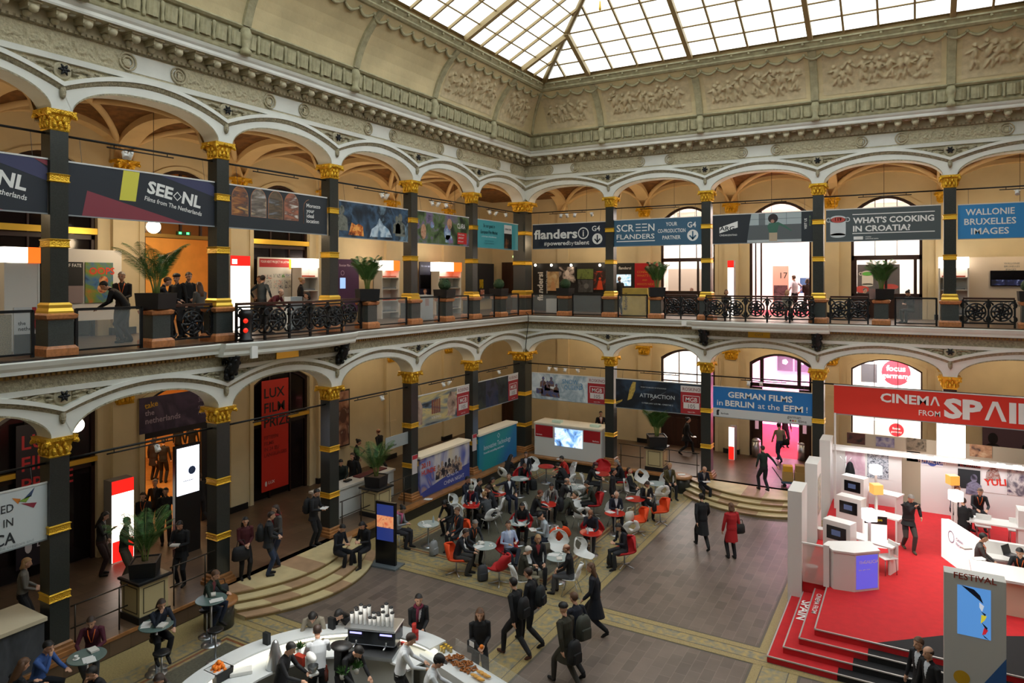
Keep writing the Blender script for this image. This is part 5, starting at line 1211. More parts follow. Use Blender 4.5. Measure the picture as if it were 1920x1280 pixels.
ink(p, o, M_art('yellow_poster', ['#1c1c14', '#d8b820', '#4a6a3a'], 4, 3), lambda p, b: [p.rect(b, .1, p.h * .3, .5, p.h * .55)], 'film_picture'); ink(p, o, M_art('white_poster', ['#e8e0d8', '#c85a3a', '#e8e4e0'], 4, 3), lambda p, b: [p.rect(b, .2, p.h * .02, .6, p.h * .26)], 'film_picture')
b = MB(); wbox(b, WB, -3.9, -2.1, -DEP + .02, -DEP + .08, ZG, 9.75); struct(b.build('door_corner_upper', [M_wood])); b = MB(); wbox(b, WB, -3.9, -2.1, -DEP + .02, -DEP + .08, Z0, 3.1); struct(b.build('door_corner_lower', [M_wood]))
b = MB(); wbox(b, WB, -3.2, -2.9, -DEP + .01, -DEP + .06, 10.02, 10.12); tag(b.build('exit_sign', [flat('#b8d890', .4, 1.5)]), 'small pale green exit sign above the brown corner door', 'sign')
# back gallery stands
o, p = pboard(WB, 999, 493, 1138, 590, -4.0, flat('#141416'), 'stand_wall', 'long black stand wall with film posters and white flanders lettering', 'stand wall')
words_(o, p, W_, [('flandersi', .62, .55, .46, .03, 'LEFT', PI / 2), ('powered by talent', .92, .9, .17, .012, 'LEFT', PI / 2)])
for nm_, x0, y0, x1, y1, cols, lab in (('a', 1026, 509, 1048, 545, ['#d8c8a0', '#c8a878', '#8a6a4a'], 'pale film poster with standing figure on the black stand wall'), ('b', 1048, 500, 1079, 530, ['#101012', '#2a2420', '#d8c8c0'], 'dark film poster with white face on the black stand wall'), ('c', 1082, 504, 1112, 523, ['#3a4a24', '#6a7a3a', '#2a3018'], 'green landscape film poster on the black stand wall'), ('d', 1084, 524, 1112, 548, ['#202224', '#4a4c4e', '#101214'], 'grey film poster below the green one'), ('e', 1113, 508, 1137, 543, ['#1a0e0c', '#3a1810', '#c83c14'], 'film poster with woman in orange dress on the black stand wall')):
    o, p = pboard(WB, x0, y0, x1, y1, -3.92, M_art('poster_' + nm_, cols, 3, 4), 'film_poster', lab, 'poster', 'film posters', .03)
    if nm_ in 'ae': ink(p, o, flat('#c89868' if nm_ == 'a' else '#d8481c'), lambda p, b: [p.poly(b, [(p.w * .25, 0), (p.w * .75, 0), (p.w * .62, p.h * .5), (p.w * .38, p.h * .5)]), p.disc(b, p.w * .5, p.h * .6, .07)], 'figure_picture')
    if nm_ == 'b': ink(p, o, flat('#e0d4cc'), lambda p, b: p.disc(b, p.w * .5, p.h * .6, .13, .004, 0, 14, .17), 'face_picture')
    if nm_ == 'd': ink(p, o, flat('#6a6a6a'), lambda p, b: p.disc(b, p.w * .55, p.h * .5, .14), 'face_picture')
for j, x in enumerate((1003, 1033, 1070, 1124)):
    t, z = px(WB, x, 497, -3.75); b = MB(); b.ell(WB(t, -3.8, z), (.07, .07, .07), 8, 6); o = tag(b.build('stand_spotlight', [mat('lit_bulb', '#fff0d8', .4, emit=6)]), '%s small lit spotlight on the black stand wall, from the left' % ordn[j], 'spotlight', 'stand spotlights')
    b = MB(); b.tube([WB(t, -3.8, z), WB(t, -4.02, z + .02)], .015, 5); b.build('arm', [M_iron], o)
o, p = pboard(WB, 1156, 493, 1190, 560, -4.0, flat('#181a1c'), 'stand_wall', 'black stand wall with lit television behind the bald man', 'stand wall'); words_(o, p, W_, [('flandersi', .12, p.h - .32, .2, .012)]); ink(p, o, M_art('tv_picture', ['#7ab0c8', '#d8e8f0', '#3a6a8a'], 5, 3, emit=.8), lambda p, b: p.rect(b, -.05, p.h * .36, p.w * .8, p.h * .68), 'television')
o, p = pboard(WB, 1190, 493, 1233, 560, -3.95, flat('#b81420'), 'stand_wall', 'red stand wall reading CONNECT TO WHATS NEW', 'stand wall'); words_(o, p, '#d8902c', [('CONNECT TO', .12, p.h * .72, .16, .0), ("WHAT'S NEW", .12, p.h * .62, .16, 0), ('AND', .4, p.h * .5, .12, 0), ("WHO'S NEXT", .12, p.h * .38, .16, 0)])
o, p = pboard(WB, 1167, 540, 1214, 588, -1.6, mat('yellow_wood', '#c8ac50', .5, var=.12, vscale=4), 'reception_counter', 'yellow wooden counter with flanders lettering behind the glass', 'counter', None, .6); words_(o, p, '#1a1a1a', [('flandersi', .24, .25, .24, .015, 'LEFT', PI / 2), ('powered by talent', p.w - .06, .2, .09, .004, 'LEFT', PI / 2)])
o, p = pboard(WB, 1024, 560, 1049, 586, -2.4, flat('#b8c0c0'), 'reception_counter', 'small white counter beside the dark film stand right of the corner', 'counter', None, .5)
o, p = pboard(WL, 789, 553, 812, 600, -1.4, flat('#c0c2c0'), 'reception_counter', 'white counter with small emblem, second upper arch left of the corner', 'counter', None, .6); ink(p, o, flat('#b89890'), lambda p, b: p.rect(b, p.w * .35, p.h * .55, p.w * .65, p.h * .85), 'emblem')
o, p = pboard(WL, 545, 556, 567, 640, -1.3, flat('#aeb6b8'), 'monitor_stand', 'grey back of a desk screen on the left balcony', 'screen', None, .3)
cube_light(WB, 1760, 482, 1817, 502, -3.2, 'shelf tower with lit white cube behind the rightmost upper pillar', .5, True, None)
o, p = pboard(WB, 1817, 481, 1960, 590, -3.9, flat('#d8c8b4'), 'stand_wall', 'beige Belgian stand wall with a dark television at the right edge', 'stand wall'); o2, p2 = pboard(WB, 1857, 507, 1925, 536, -3.82, flat('#0a0a14', .2), 'television', 'black television showing blue picture on the beige stand wall', 'television', None, .04)
ink(p2, o2, M_art('tv_night', ['#08080e', '#1a2040', '#a8b4e0'], 4, 4, emit=.6), lambda p, b: p.rect(b, .03, .03, p.w - .03, p.h * .4), 'picture'); words_(o, p, '#5a646a', [('BELGIUM', 1.0, .62, .26, 0), ('WALLONIE', 1.15, p.h - .3, .1, 0), ('BRUXELLES', 1.15, p.h - .42, .1, 0), ('IMAGES', 1.2, p.h - .54, .1, 0)])
# ================================================================ people: one continuous body per person
def V(*a): return Vector(a)
def ik(a, c, l1, l2, hint):
    d = c - a; L = min(d.length, (l1 + l2) * .995); u = d.normalized(); c2 = a + u * L
    x = (l1 * l1 - l2 * l2 + L * L) / (2 * L); h = math.sqrt(max(0, l1 * l1 - x * x))
    hh = (hint - u * hint.dot(u)); hh = hh.normalized() if hh.length > 1e-6 else V(0, 0, 1)
    return a + u * x + hh * h, c2
SKIN, HAIR, TOP, LEGS, SHOE, INNER = range(6)
POSE = {
 # hip, lean, head(yaw, pitch), hands (from own shoulder: out, fwd, up), feet (out, fwd, up)
 'stand': dict(hip=.93, lean=2, hd=(0, 4), L=(.10, .05, -.53), R=(.10, .06, -.53), fl=(.10, .02, 0), fr=(.10, -.03, 0)),
 'read': dict(hip=.93, lean=3, hd=(0, 22), L=(-.08, .30, -.26), R=(-.08, .28, -.28), fl=(.10, .03, 0), fr=(.11, -.03, 0)),
 'phone': dict(hip=.93, lean=2, hd=(8, 24), L=(.06, .10, -.50), R=(-.10, .30, -.14), fl=(.10, .0, 0), fr=(.11, .03, 0)),
 'front': dict(hip=.93, lean=3, hd=(-6, 10), L=(-.12, .24, -.36), R=(-.12, .22, -.40), fl=(.10, .02, 0), fr=(.10, -.02, 0)),
 'hips': dict(hip=.93, lean=2, hd=(0, 8), L=(.14, .02, -.38), R=(.14, .02, -.38), fl=(.12, .02, 0), fr=(.12, -.02, 0)),
 'walk': dict(hip=.91, lean=5, hd=(0, 4), L=(.06, -.16, -.50), R=(.06, .22, -.46), fl=(.07, .32, .02), fr=(.07, -.33, .07)),
 'walk2': dict(hip=.91, lean=6, hd=(8, 6), L=(.05, .20, -.46), R=(.06, -.10, -.51), fl=(.07, -.30, .08), fr=(.07, .30, .02)),
 'pull': dict(hip=.91, lean=4, hd=(0, 4), L=(.05, .12, -.48), R=(.26, -.30, -.42), fl=(.07, .20, .0), fr=(.07, -.20, .04)),
 'scratch': dict(hip=.91, lean=8, hd=(10, 26), L=(.16, -.02, -.36), R=(-.26, .20, -.02), fl=(.08, .18, .0), fr=(.08, -.18, .04)),
 'bend': dict(hip=.90, lean=42, hd=(0, 20), L=(.02, .28, -.40), R=(.02, .30, -.40), fl=(.11, .05, 0), fr=(.11, -.10, 0)),
 'leanin': dict(hip=.90, lean=52, hd=(0, -18), L=(.05, .30, -.36), R=(.05, .30, -.36), fl=(.11, .0, 0), fr=(.11, -.10, 0)),
 'serve': dict(hip=.92, lean=14, hd=(0, 20), L=(.0, .36, -.34), R=(.0, .40, -.30), fl=(.11, .03, 0), fr=(.10, -.05, 0)),
 'sit': dict(hip=.54, lean=6, hd=(0, 8), L=(-.04, .30, -.40), R=(-.04, .32, -.40), fl=(.12, .46, 0), fr=(.12, .40, 0), sit=1),
 'sitback': dict(hip=.52, lean=-14, hd=(0, -2), L=(.04, .22, -.42), R=(-.06, .28, -.40), fl=(.10, .66, 0), fr=(.12, .56, 0), sit=1),
 'sittable': dict(hip=.54, lean=20, hd=(0, 10), L=(-.05, .36, -.30), R=(-.02, .38, -.30), fl=(.11, .36, 0), fr=(.12, .30, 0), sit=1),
 'sitchin': dict(hip=.54, lean=20, hd=(0, 6), L=(-.02, .36, -.32), R=(-.13, .22, .06), fl=(.11, .36, 0), fr=(.12, .30, 0), sit=1),
 'sitphone': dict(hip=.54, lean=10, hd=(0, 30), L=(-.10, .28, -.26), R=(-.10, .28, -.24), fl=(.12, .42, 0), fr=(.12, .36, 0), sit=1),
 'sitbend': dict(hip=.54, lean=36, hd=(0, 24), L=(-.05, .34, -.30), R=(-.05, .34, -.32), fl=(.12, .40, 0), fr=(.12, .32, 0), sit=1),
 'sitpoint': dict(hip=.54, lean=4, hd=(-30, -8), L=(.0, .30, -.36), R=(.48, .22, .02), fl=(.12, .46, 0), fr=(.12, .36, 0), sit=1),
 'sitcross': dict(hip=.53, lean=-6, hd=(-20, 2), L=(-.06, .30, -.22), R=(-.06, .26, -.26), fl=(-.06, .62, .22), fr=(.10, .50, 0), sit=1),
 'stool': dict(hip=.82, lean=16, hd=(0, 14), L=(-.04, .34, -.26), R=(-.02, .36, -.26), fl=(.11, .30, .30), fr=(.11, .24, .30), sit=1),
 'stoolchin': dict(hip=.82, lean=18, hd=(0, 8), L=(.0, .36, -.28), R=(-.13, .20, .05), fl=(.11, .30, .30), fr=(.11, .24, .30), sit=1),
}
BODY = {}
def body(pose, coat=0.0, skirt=0):
    key = (pose, coat, skirt)
    if key in BODY: return BODY[key]
    q = POSE[pose]; m = MB(); seg = []
    def limb(pts, rs, lab, n=8):
        m.tube(pts, rs, n)
        for i in range(len(pts) - 1): seg.append((pts[i], pts[i + 1], rs[i], rs[i + 1], lab))
    hip = V(0, 0, q['hip']); ln = R(q['lean']); e = .012 if coat else 0.0
    def up(f): return V(0, math.sin(ln * f), math.cos(ln * f))
    P = [hip + V(0, 0, -.06), hip + up(.3) * .06]; P.append(P[-1] + up(.7) * .14); P.append(P[-1] + up(1) * .17); P.append(P[-1] + up(1.05) * .13); P.append(P[-1] + up(1.05) * .075)
    rad = [(.155, .115), (.165 + e, .118 + e), (.148 + e, .105 + e), (.168 + e, .120 + e), (.178 + e, .098 + e), (.07, .06)]
    rr = []
    for i, (p, (rx, ry)) in enumerate(zip(P, rad)):
        u = up([0, .3, .7, 1, 1.05, 1.05][i]); f = V(0, u.z, -u.y)
        rr.append([p + V(1, 0, 0) * rx * math.cos(2 * PI * j / 16) + f * ry * math.sin(2 * PI * j / 16) for j in range(16)])
    m.rings(rr, 0, True, True)
    for i in range(5):
        for s in (-.5, 0, .5): seg.append((P[i] + V(rad[i][0] * s, 0, 0), P[i + 1] + V(rad[i + 1][0] * s, 0, 0), rad[i][1] * .95, rad[i + 1][1] * .95, TOP if i else LEGS))
    u = up(1.05); f = V(0, u.z, -u.y); sh = P[4] + u * .01
    # neck and head
    yw, pt = R(q['hd'][0]), R(q['hd'][1]); nk = P[5] + u * .05 + f * .012
    limb([P[5] - u * .03, nk + u * .03], [.056, .052], SKIN)
    Mh = Matrix.Rotation(-ln * 1.05 * .6, 4, 'X') @ Matrix.Rotation(yw, 4, 'Z') @ Matrix.Rotation(-pt, 4, 'X')
    Mh = Matrix.Translation(nk + (Mh @ V(0, .02, .115))) @ Mh
    def H(*a): return Mh @ V(*a)
    M3 = Mh.to_3x3().to_4x4()
    m.ell(H(0, -.008, .03), (.078, .098, .092), 14, 10, M=M3); m.ell(H(0, .018, -.03), (.062, .074, .082), 12, 8, M=M3); m.ell(H(0, .05, -.075), (.035, .034, .028), 8, 6, M=M3)
    m.tube([H(0, .088, .025), H(0, .112, -.022), H(0, .092, -.035)], [.011, .016, .012], 6)
    for s in (-1, 1): m.ell(H(s * .079, -.005, -.005), (.014, .022, .033), 6, 5, M=M3)
    seg.append((H(0, -.01, .03), H(0, .02, -.05), .09, .07, SKIN))
    eyes = [H(.032, .085, .018), H(-.032, .085, .018)]; mouth = H(0, .09, -.06)
    # legs
    for s, fk in ((-1, 'fl'), (1, 'fr')):
        o, fw, upz = q[fk]; h = hip + V(s * .088, 0, -.03); an = V(s * o, fw, .085 + upz)
        kn, an = ik(h, an, .445, .43, V(s * .12, 1, .35 if q.get('sit') else .1))
        w = .012 if skirt != 2 else 0
        limb([h, h.lerp(kn, .5), kn, kn.lerp(an, .35), an], [.088, .078 + w, .058 + w, .055 + w, .042 + w], LEGS, 10)
        d = V(0, 1, -.05 if upz < .05 else -.55).normalized()
        if fw < -.25: d = V(0, .75, -.66)
        limb([an + V(0, -.035, -.045), an + d * .10 + V(0, 0, -.045), an + d * .185 + V(0, 0, -.052)], [.04, .042, .030], SHOE)
        limb([an, an + V(0, -.02, -.05)], [.043, .042], SHOE)
    # coat or skirt hem
    if coat or skirt:
        hem = coat if coat else .45; lab = TOP if coat else LEGS
        rr = []; c0 = hip + V(0, 0, .05)
        ft = (q['fl'][1] + q['fr'][1]) / 2; sp = abs(q['fl'][1] - q['fr'][1])
        for i in range(6):
            k = i / 5; p = c0 + V(0, ft * k * .3, -.05 - hem * k); rx, ry = .170 + .035 * k, .122 + .03 * k + sp * .16 * k
            rr.append([p + V(rx * math.cos(2 * PI * j / 16), ry * math.sin(2 * PI * j / 16), 0) for j in range(16)])
        m.rings(rr, 0, True, True)
        for s in (-.09, 0, .09): seg.append((c0 + V(s, 0, 0), c0 + V(s * 1.15, ft * .3, -.05 - hem), .125, .135 + sp * .14, lab))
    # arms and hands
    for s, k in ((-1, 'L'), (1, 'R')):
        a = sh + V(s * .178, 0, 0); o, fw, uz = q[k]; tg = a + V(s * o, fw, uz)
        el, w = ik(a, tg, .285, .255, V(s * .55, -.6, -.45))
        limb([sh + V(s * .12, 0, .005), a, a.lerp(el, .5), el, el.lerp(w, .5), w], [.066 + e, .062 + e, .050 + e, .043 + e, .040 + e, .030 + e], TOP)
        d = (w - el).normalized(); sd = d.cross(V(0, 0, 1)); sd = sd.normalized() if sd.length > .1 else V(0, 1, 0)
        if abs(d.z) > .8: sd = V(0, 1, 0)
        nn = sd.cross(d).normalized(); nn = nn if nn.dot(V(-s * .6, 0, -.8)) > 0 else -nn
        pm = w + d * .055; limb([w + d * .0, w + d * .03, pm + d * .02], [.024, .033, .034], SKIN)
        for j in range(4):
            b0 = w + d * .085 + sd * (.019 * (j - 1.5)); l = (.062, .072, .068, .052)[j]
            b1 = b0 + d * l * .55 + nn * .008; b2 = b1 + (d * .8 + nn * .6).normalized() * l * .5
            limb([b0 - d * .02, b0, b1, b2], [.0115, .0115, .0105, .009], SKIN, 6)
        t0 = w + d * .03 - sd * .028 * (1 if s > 0 else -1); t1 = t0 + (d * .7 - sd * .7 * (1 if s > 0 else -1)).normalized() * .045; limb([w + d * .025, t0, t1, t1 + d * .03 + nn * .01], [.016, .014, .012, .010], SKIN, 6)
    o = m.build('figure', [mat('skin_base', '#b98a6e')])
    md = o.modifiers.new('r', 'REMESH'); md.mode = 'VOXEL'; md.voxel_size = .0115; md.use_smooth_shade = True
    sm = o.modifiers.new('s', 'SMOOTH'); sm.factor = .45; sm.iterations = 2
    dg = bpy.context.evaluated_depsgraph_get(); me = bpy.data.meshes.new_from_object(o.evaluated_get(dg)); bpy.data.objects.remove(o)
    n = len(me.polygons); ct = np.empty(n * 3); me.polygons.foreach_get('center', ct); ct = ct.reshape(-1, 3)
    best = np.full(n, 1e9); lab = np.zeros(n, int)
    for a, b, ra, rb, L_ in seg:
        A = np.array(a); B = np.array(b) - A; t = np.clip(((ct - A) @ B) / max(1e-9, B @ B), 0, 1)
        d = np.linalg.norm(ct - A - t[:, None] * B, axis=1) - (ra + (rb - ra) * t); k = d < best; best[k] = d[k]; lab[k] = L_
    for p in eyes: lab[np.linalg.norm(ct - np.array(p), axis=1) < .0135] = HAIR
    mo = np.array(mouth); lab[(np.abs(ct - mo) < (.026, .03, .008)).all(1)] = INNER if False else SKIN
    rel = ct - np.array(sh); fr = rel @ np.array(f); uu = rel @ np.array(u)
    lab[(lab == TOP) & (fr > .05) & (np.abs(rel[:, 0]) < .055 + uu * .22) & (uu > -.24)] = INNER
    me.materials.clear()
    for c in range(6): me.materials.append(None)
    me.polygons.foreach_set('material_index', lab.astype(np.int32)); me.update()
    BODY[key] = (me, Mh, sh, f, u); return BODY[key]
HAIRS = {}
def hair_mesh(kind):
    """hair in head space"""
    if kind in HAIRS: return HAIRS[kind]
    m = MB(); h = kind
    if h in ('short', 'long', 'bob', 'bun', 'curly', 'ring'):
        g = .012 if h == 'curly' else 0
        n, k = 16, 9; vs = []
        for i in range(k + 1):
            a = PI / 2 - (PI * .80) * i / k
            for j in range(n):
                b = 2 * PI * j / n; fr_ = math.sin(b)
                lim = -.06 if h != 'ring' else -.05
                z = .035 + (.100 + g) * math.sin(a); x = (.087 + g) * math.cos(a) * math.cos(b); y = -.012 + (.106 + g) * math.cos(a) * math.sin(b)
                if fr_ > .25: z = max(z, .092 - .03 * (1 - fr_)); y = min(y, .082)
                elif fr_ > -.1: z = max(z, -.02)
                else: z = max(z, -.07)
                if g: x += .006 * math.sin(9 * b + 5 * a); z += .006 * math.sin(7 * b)
                if h == 'ring': z = min(z, .055)
                vs.append((x, y, z))
        m.add(vs, [(i * n + j, (i + 1) * n + j, (i + 1) * n + (j + 1) % n, i * n + (j + 1) % n) for i in range(k) for j in range(n)] + [tuple(range(n - 1, -1, -1))], 0, True)
        if h in ('long', 'bob'):
            L = -.36 if h == 'long' else -.13
            m.rings([[(rx * math.cos(2 * PI * j / 12), y + ry * math.sin(2 * PI * j / 12), z) for j in range(12)] for z, rx, ry, y in ((.07, .075, .05, -.05), (.0, .100, .062, -.045), (-.08, .108, .062, -.05), ((L - .08) / 2, .105, .05, -.07), (L, .075, .03, -.085))], 0)
        if h == 'bun': m.ell((0, -.12, .07), (.05, .05, .048), 10, 6)
        if h == 'curly':
            for q in range(26):
                a = q * 2.4; z = .09 - .2 * q / 26; r_ = .10
                y = -.02 + r_ * math.sin(a); m.ell((r_ * math.cos(a), min(y, .02), z), (.03, .03, .03), 6, 5)
    elif h in ('cap', 'flatcap'):
        m.lathe([(.098, .045), (.10, .07), (.085, .115), (.05, .138), (.0, .142)], (0, -.008, 0), 14, ry=1.12); m.prism([(-.075, .07), (.075, .07), (.06, .15), (0, .17), (-.06, .15)], .045, .056)
        m.lathe([(.088, .01), (.094, .05)], (0, -.022, 0), 14, 0, ry=1.02)
    elif h == 'beanie': m.lathe([(.09, .05), (.102, .06), (.104, .08), (.09, .12), (.05, .15), (0, .158)], (0, -.01, 0), 14, ry=1.12)
    me_o = m.build('hair', [mat('hair_dark', '#1c1512')]); me = me_o.data; me.materials.clear(); me.materials.append(None); bpy.data.objects.remove(me_o)
    HAIRS[kind] = me; return me
HC = dict(k='#15110f', b='#33231a', n='#5a3d28', y='#a8845a', g='#77706a', w='#cfcac2', r='#6a3420')
SK = dict(l='#c99a7e', m='#b5836a', t='#8f6248')
def person(label, pose, at, a, top, legs='#17181c', inner=None, hair='short', hc='k', skin='l', s=1.0, z=0.0, coat=0.0, skirt=0, shoes='#120f0e', head=False, hatc=None, scarf=None, lany=None, k=None, dz=0.0):
    """at: feet (or head when head=True) in photo pixels, unprojected on the plane z (or gallery depth k); a: facing, 0 away from the camera, 90 to its left"""
    me, Mh, sh, f, u = body(pose, coat, skirt)
    o = bpy.data.objects.new('person', me); COL.objects.link(o); rz = YAW + R(a); o.rotation_euler = (0, 0, rz); o.scale = (s, s, s)
    if head:
        hv = Matrix.Rotation(rz, 4, 'Z') @ (Mh.translation * s); p = atz(at[0], at[1], z + hv.z); o.location = (p.x - hv.x, p.y - hv.y, z)
    else:
        p = atz(at[0], at[1], z) if len(at) == 2 else Vector(at); o.location = (p.x, p.y, z)
    cols = [SK[skin], HC[hc], top, legs, shoes, inner or top]
    for i, c in enumerate(cols):
        sl = o.material_slots[i]; sl.link = 'OBJECT'; sl.material = flat(c, .55 if i == 0 else .8)
    tag(o, label, 'person')
    if hair:
        kinds = [hair] if isinstance(hair, str) else list(hair)
        for hk in kinds:
            h = bpy.data.objects.new('hat' if hk in ('cap', 'flatcap', 'beanie') else 'hair', hair_mesh(hk)); COL.objects.link(h); h.parent = o; h.matrix_local = Mh
            h.material_slots[0].link = 'OBJECT'; h.material_slots[0].material = flat(hatc if hk in ('cap', 'flatcap', 'beanie') and hatc else HC[hc], .6)
    if scarf:
        b = MB(); c = sh + u * .065; b.tube([c + V(1, 0, 0) * .085 * math.cos(t) + f * (.085 * math.sin(t) + .01) + u * .012 * math.sin(3 * t) for t in [2 * PI * q / 14 for q in range(15)]], .034, 7)
        b.tube([c + f * .10 + V(.03, 0, 0), c + f * .135 - u * .12 + V(.05, 0, 0), c + f * .13 - u * .30 + V(.05, 0, 0)], [.035, .035, .028], 6); b.build('scarf', [flat(scarf, .85)], o)
    if lany:
        b = MB(); c = sh + u * .05
        for q in (-1, 1): b.tube([c + V(q * .07, 0, 0) + f * .06, c + V(q * .055, 0, 0) + f * .125 - u * .08, c + V(q * .012, 0, 0) + f * .138 - u * .26], .009, 4)
        b.build('lanyard', [flat(lany, .6)], o)
    return o
BK, NV, DG = '#14151a', '#1a2030', '#2a2d2a'
OR = '#e8702a'
P_ = person
# ---------------------------------------------------------------- cafe guests (head positions)
SEATS = []
def G(label, pose, hx, hy, a, top, chair='w', **kw):
    kw.setdefault('z', 0.0); o = P_(label, pose, (hx, hy), a, top, head=True, **kw)
    who = ' '.join(label.split()[:5]); SEATS.append((chair, o.location.copy(), a, label)); return o
G('woman in grey cardigan and pink scarf seated beside the black screen totem', 'sitphone', 755, 955, 250, '#8b8d92', legs='#2a2a30', inner='#c8688c', hair='bun', scarf='#c8688c')
G('person with big dark curly hair in black, at the small table nearest the steps', 'sitbend', 834, 944, 150, BK, hair='curly', hc='k')
G('man in dark jacket with orange lanyard seated in front of big orange chair', 'sit', 857, 958, 135, '#1d222c', hair='short', hc='n', lany=OR, chair='o')
G('grey haired man in dark jacket with orange lanyard at the glass table', 'sittable', 891, 982, 215, '#23262a', hc='g', lany=OR)
G('man in navy blazer sitting in an orange chair nearest the carpet front edge', 'sittable', 873, 999, 262, '#131720', legs='#3a3836', inner='#d0d4d8', hc='b', chair='o')
G('man in grey flat cap with red scarf at a red table', 'sittable', 884, 916, 190, '#1a2236', hair=('ring', 'flatcap'), hatc='#85887e', hc='g', scarf='#8c2a30')
P_('bearded man in navy jacket sitting at the ledge below the colourful film wall', 'sit', (877, 899), 235, '#161c2c', hair='short', hc='k', skin='m', head=True, z=0)
G('blonde woman with bun seen from behind in grey cardigan at the red table', 'sittable', 908, 928, 40, '#3e4246', hair='bun', hc='y')
G('bearded man in charcoal jacket leaning beside the blonde woman', 'sittable', 914, 916, 95, '#23252a', hair='short', hc='b', chair='w')
G('man in black with hand raised beside the flat cap man', 'sit', 899, 903, 250, BK, hc='k')
G('dark haired woman in black jacket left of the pointing man', 'sittable', 923, 900, 262, '#17181c', inner='#6a5a2c', hair='bob')
G('man in navy blazer and white shirt pointing with stretched arm', 'sitpoint', 954, 893, 205, '#141a28', legs='#1c2234', inner='#d8dce2', hair='short', hc='b')
G('woman with long black hair seen from behind below the turquoise wall', 'sittable', 958, 857, 310, BK, hair='long')
G('man in dark suit and tie sitting beside the corner pillar base', 'sit', 986, 852, 185, '#1e222a', inner='#c0c4cc', hc='b', chair='w')
G('person with light brown hair bending over a red table near the corner', 'sitbend', 984, 874, 190, '#1b1d22', hair='bob', hc='n', inner='#7a1c22', chair='r')
G('man in bright red sweater at a table before the white info counter', 'sittable', 1053, 860, 105, '#c02820', hc='k')
G('person in black hunched in front of the man in the red sweater', 'sitbend', 1046, 873, 60, BK, hair='short', hc='k')
G('woman in dark red beanie and black coat writing on white papers', 'sittable', 1116, 873, 262, '#121318', hair=('bob', 'beanie'), hatc='#4a1218', chair='w')
G('long grey haired man in black coat reaching over a red table', 'sittable', 1156, 867, 90, '#101116', hair='bob', hc='g', chair='r')
G('man in black coat and long cream scarf leaning back in a white chair', 'sitback', 1180, 882, 240, '#14161b', hc='b', scarf='#b4a888')
G('bald man resting chin on his hand, beside white papers', 'sitchin', 1063, 902, 280, '#1c1d20', hair='ring', hc='g', inner='#c8c8c8', chair='r')
G('dark haired man in grey coat with pale scarf, facing the camera', 'sittable', 1034, 912, 182, '#6e6c6a', inner='#26262a', hc='k', skin='m', scarf='#a8a498', chair='w')
G('man in dark green jacket with orange lanyard in front of a red chair', 'sittable', 1100, 907, 95, '#22281e', hc='k', lany=OR, chair='r')
G('woman with short reddish hair in black coat seen in profile', 'sittable', 1013, 925, 268, '#15161a', hair='short', hc='r', scarf='#5a4a34')
G('woman in black hood with long dark hair behind a paper covered table', 'sittable', 979, 949, 182, '#111216', hair='long', chair='r')
G('person in black beanie and light grey hoodie reading a paper', 'sitphone', 1014, 968, 100, '#a8b2ba', legs='#1c2436', hair='beanie', hatc='#0c0d12')
G('man in light blue shirt sitting cross legged in a red chair', 'sitcross', 953, 984, 205, '#a8b6d4', legs='#1e2430', inner='#c8d0e4', hc='b', shoes='#4a2c1c', chair='r')
G('blonde woman in black vest facing the camera at the front table', 'sit', 1009, 1010, 190, BK, inner='#8a3034', hair='bob', hc='y')
G('white haired man in olive coat and beige trousers in the front white chair', 'sitphone', 990, 1032, 285, '#2b2a1e', legs='#7a7460', hc='w', shoes='#6a5c40')
G('bald man in long black coat seen from behind at the front glass table', 'sit', 1062, 1028, 75, '#0e0f14', legs='#4a4a4e', hair='ring', hc='r')
G('balding man in navy jacket with hand over mouth', 'sitchin', 1107, 962, 165, '#141826', hair='ring', hc='k', skin='t', legs='#3a3e48', chair='r')
G('woman with long dark hair looking at her phone in a red chair', 'sitphone', 1160, 988, 115, '#131722', legs='#2a2c30', hair='long', inner='#b0a090', chair='r')
G('white haired man in navy suit looking at phone behind a round red table', 'sitphone', 1156, 928, 185, '#141a2a', inner='#c8ccd4', hair='ring', hc='w', legs='#2a3448')
P_('tall dark man in black standing behind the white haired man', 'stand', (1148, 968), 250, '#101218', hc='k', skin='m')
G('woman with thick cream snood scarf in a black jacket', 'sitphone', 1214, 908, 190, '#17191e', hair='bob', hc='b', scarf='#c8bc98', chair='w')
G('man in olive brown jacket and grey sweater sitting near the back ledge', 'sit', 1256, 873, 190, '#4a4020', inner='#6a6e76', hc='y', legs='#15161a')
P_('man in dark suit reading on the right edge of the back steps', 'sitphone', (1321, 880), 188, '#141a28', legs='#101218', inner='#8a8280', hair='ring', hc='g', head=True, z=.0, dz=.0)
# standing and walking in the court
P_('green hooded parka man bending over with a dark backpack in the cafe', 'bend', (1052, 1012), 285, '#34362a', legs='#141416', hair='beanie', hatc='#3a3826', coat=.2)
P_('person in long black coat walking towards the back steps', 'walk', (1317, 1028), 8, '#101216', legs='#16171a', coat=.42, hair='bun')
P_('woman in red coat and black stockings on the brown court floor', 'stand', (1372, 1047), 8, '#a4161c', legs='#15151a', coat=.36, hair='bob', hc='n', skirt=0, s=.97)
P_('woman with long brown hair in navy coat walking left', 'walk2', (1116, 1190), 75, '#121722', legs='#0e0f12', coat=.45, hair='long', hc='n')
P_('man in black jacket with tagged backpack walking left, nearer of the pair', 'walk', (968, 1232), 50, '#0f1013', legs='#0f1116', hc='k', shoes='#4a2c20', s=1.03)
P_('man in black coat with dark backpack, farther of the walking pair', 'walk2', (998, 1208), 62, '#121317', legs='#101114', hc='b', s=1.03)
P_('person in green hooded coat with big black bag at the bottom edge', 'walk', (1062, 1288), 40, '#2e2c20', legs='#34312c', hair='beanie', hatc='#0c0d10', coat=.32)
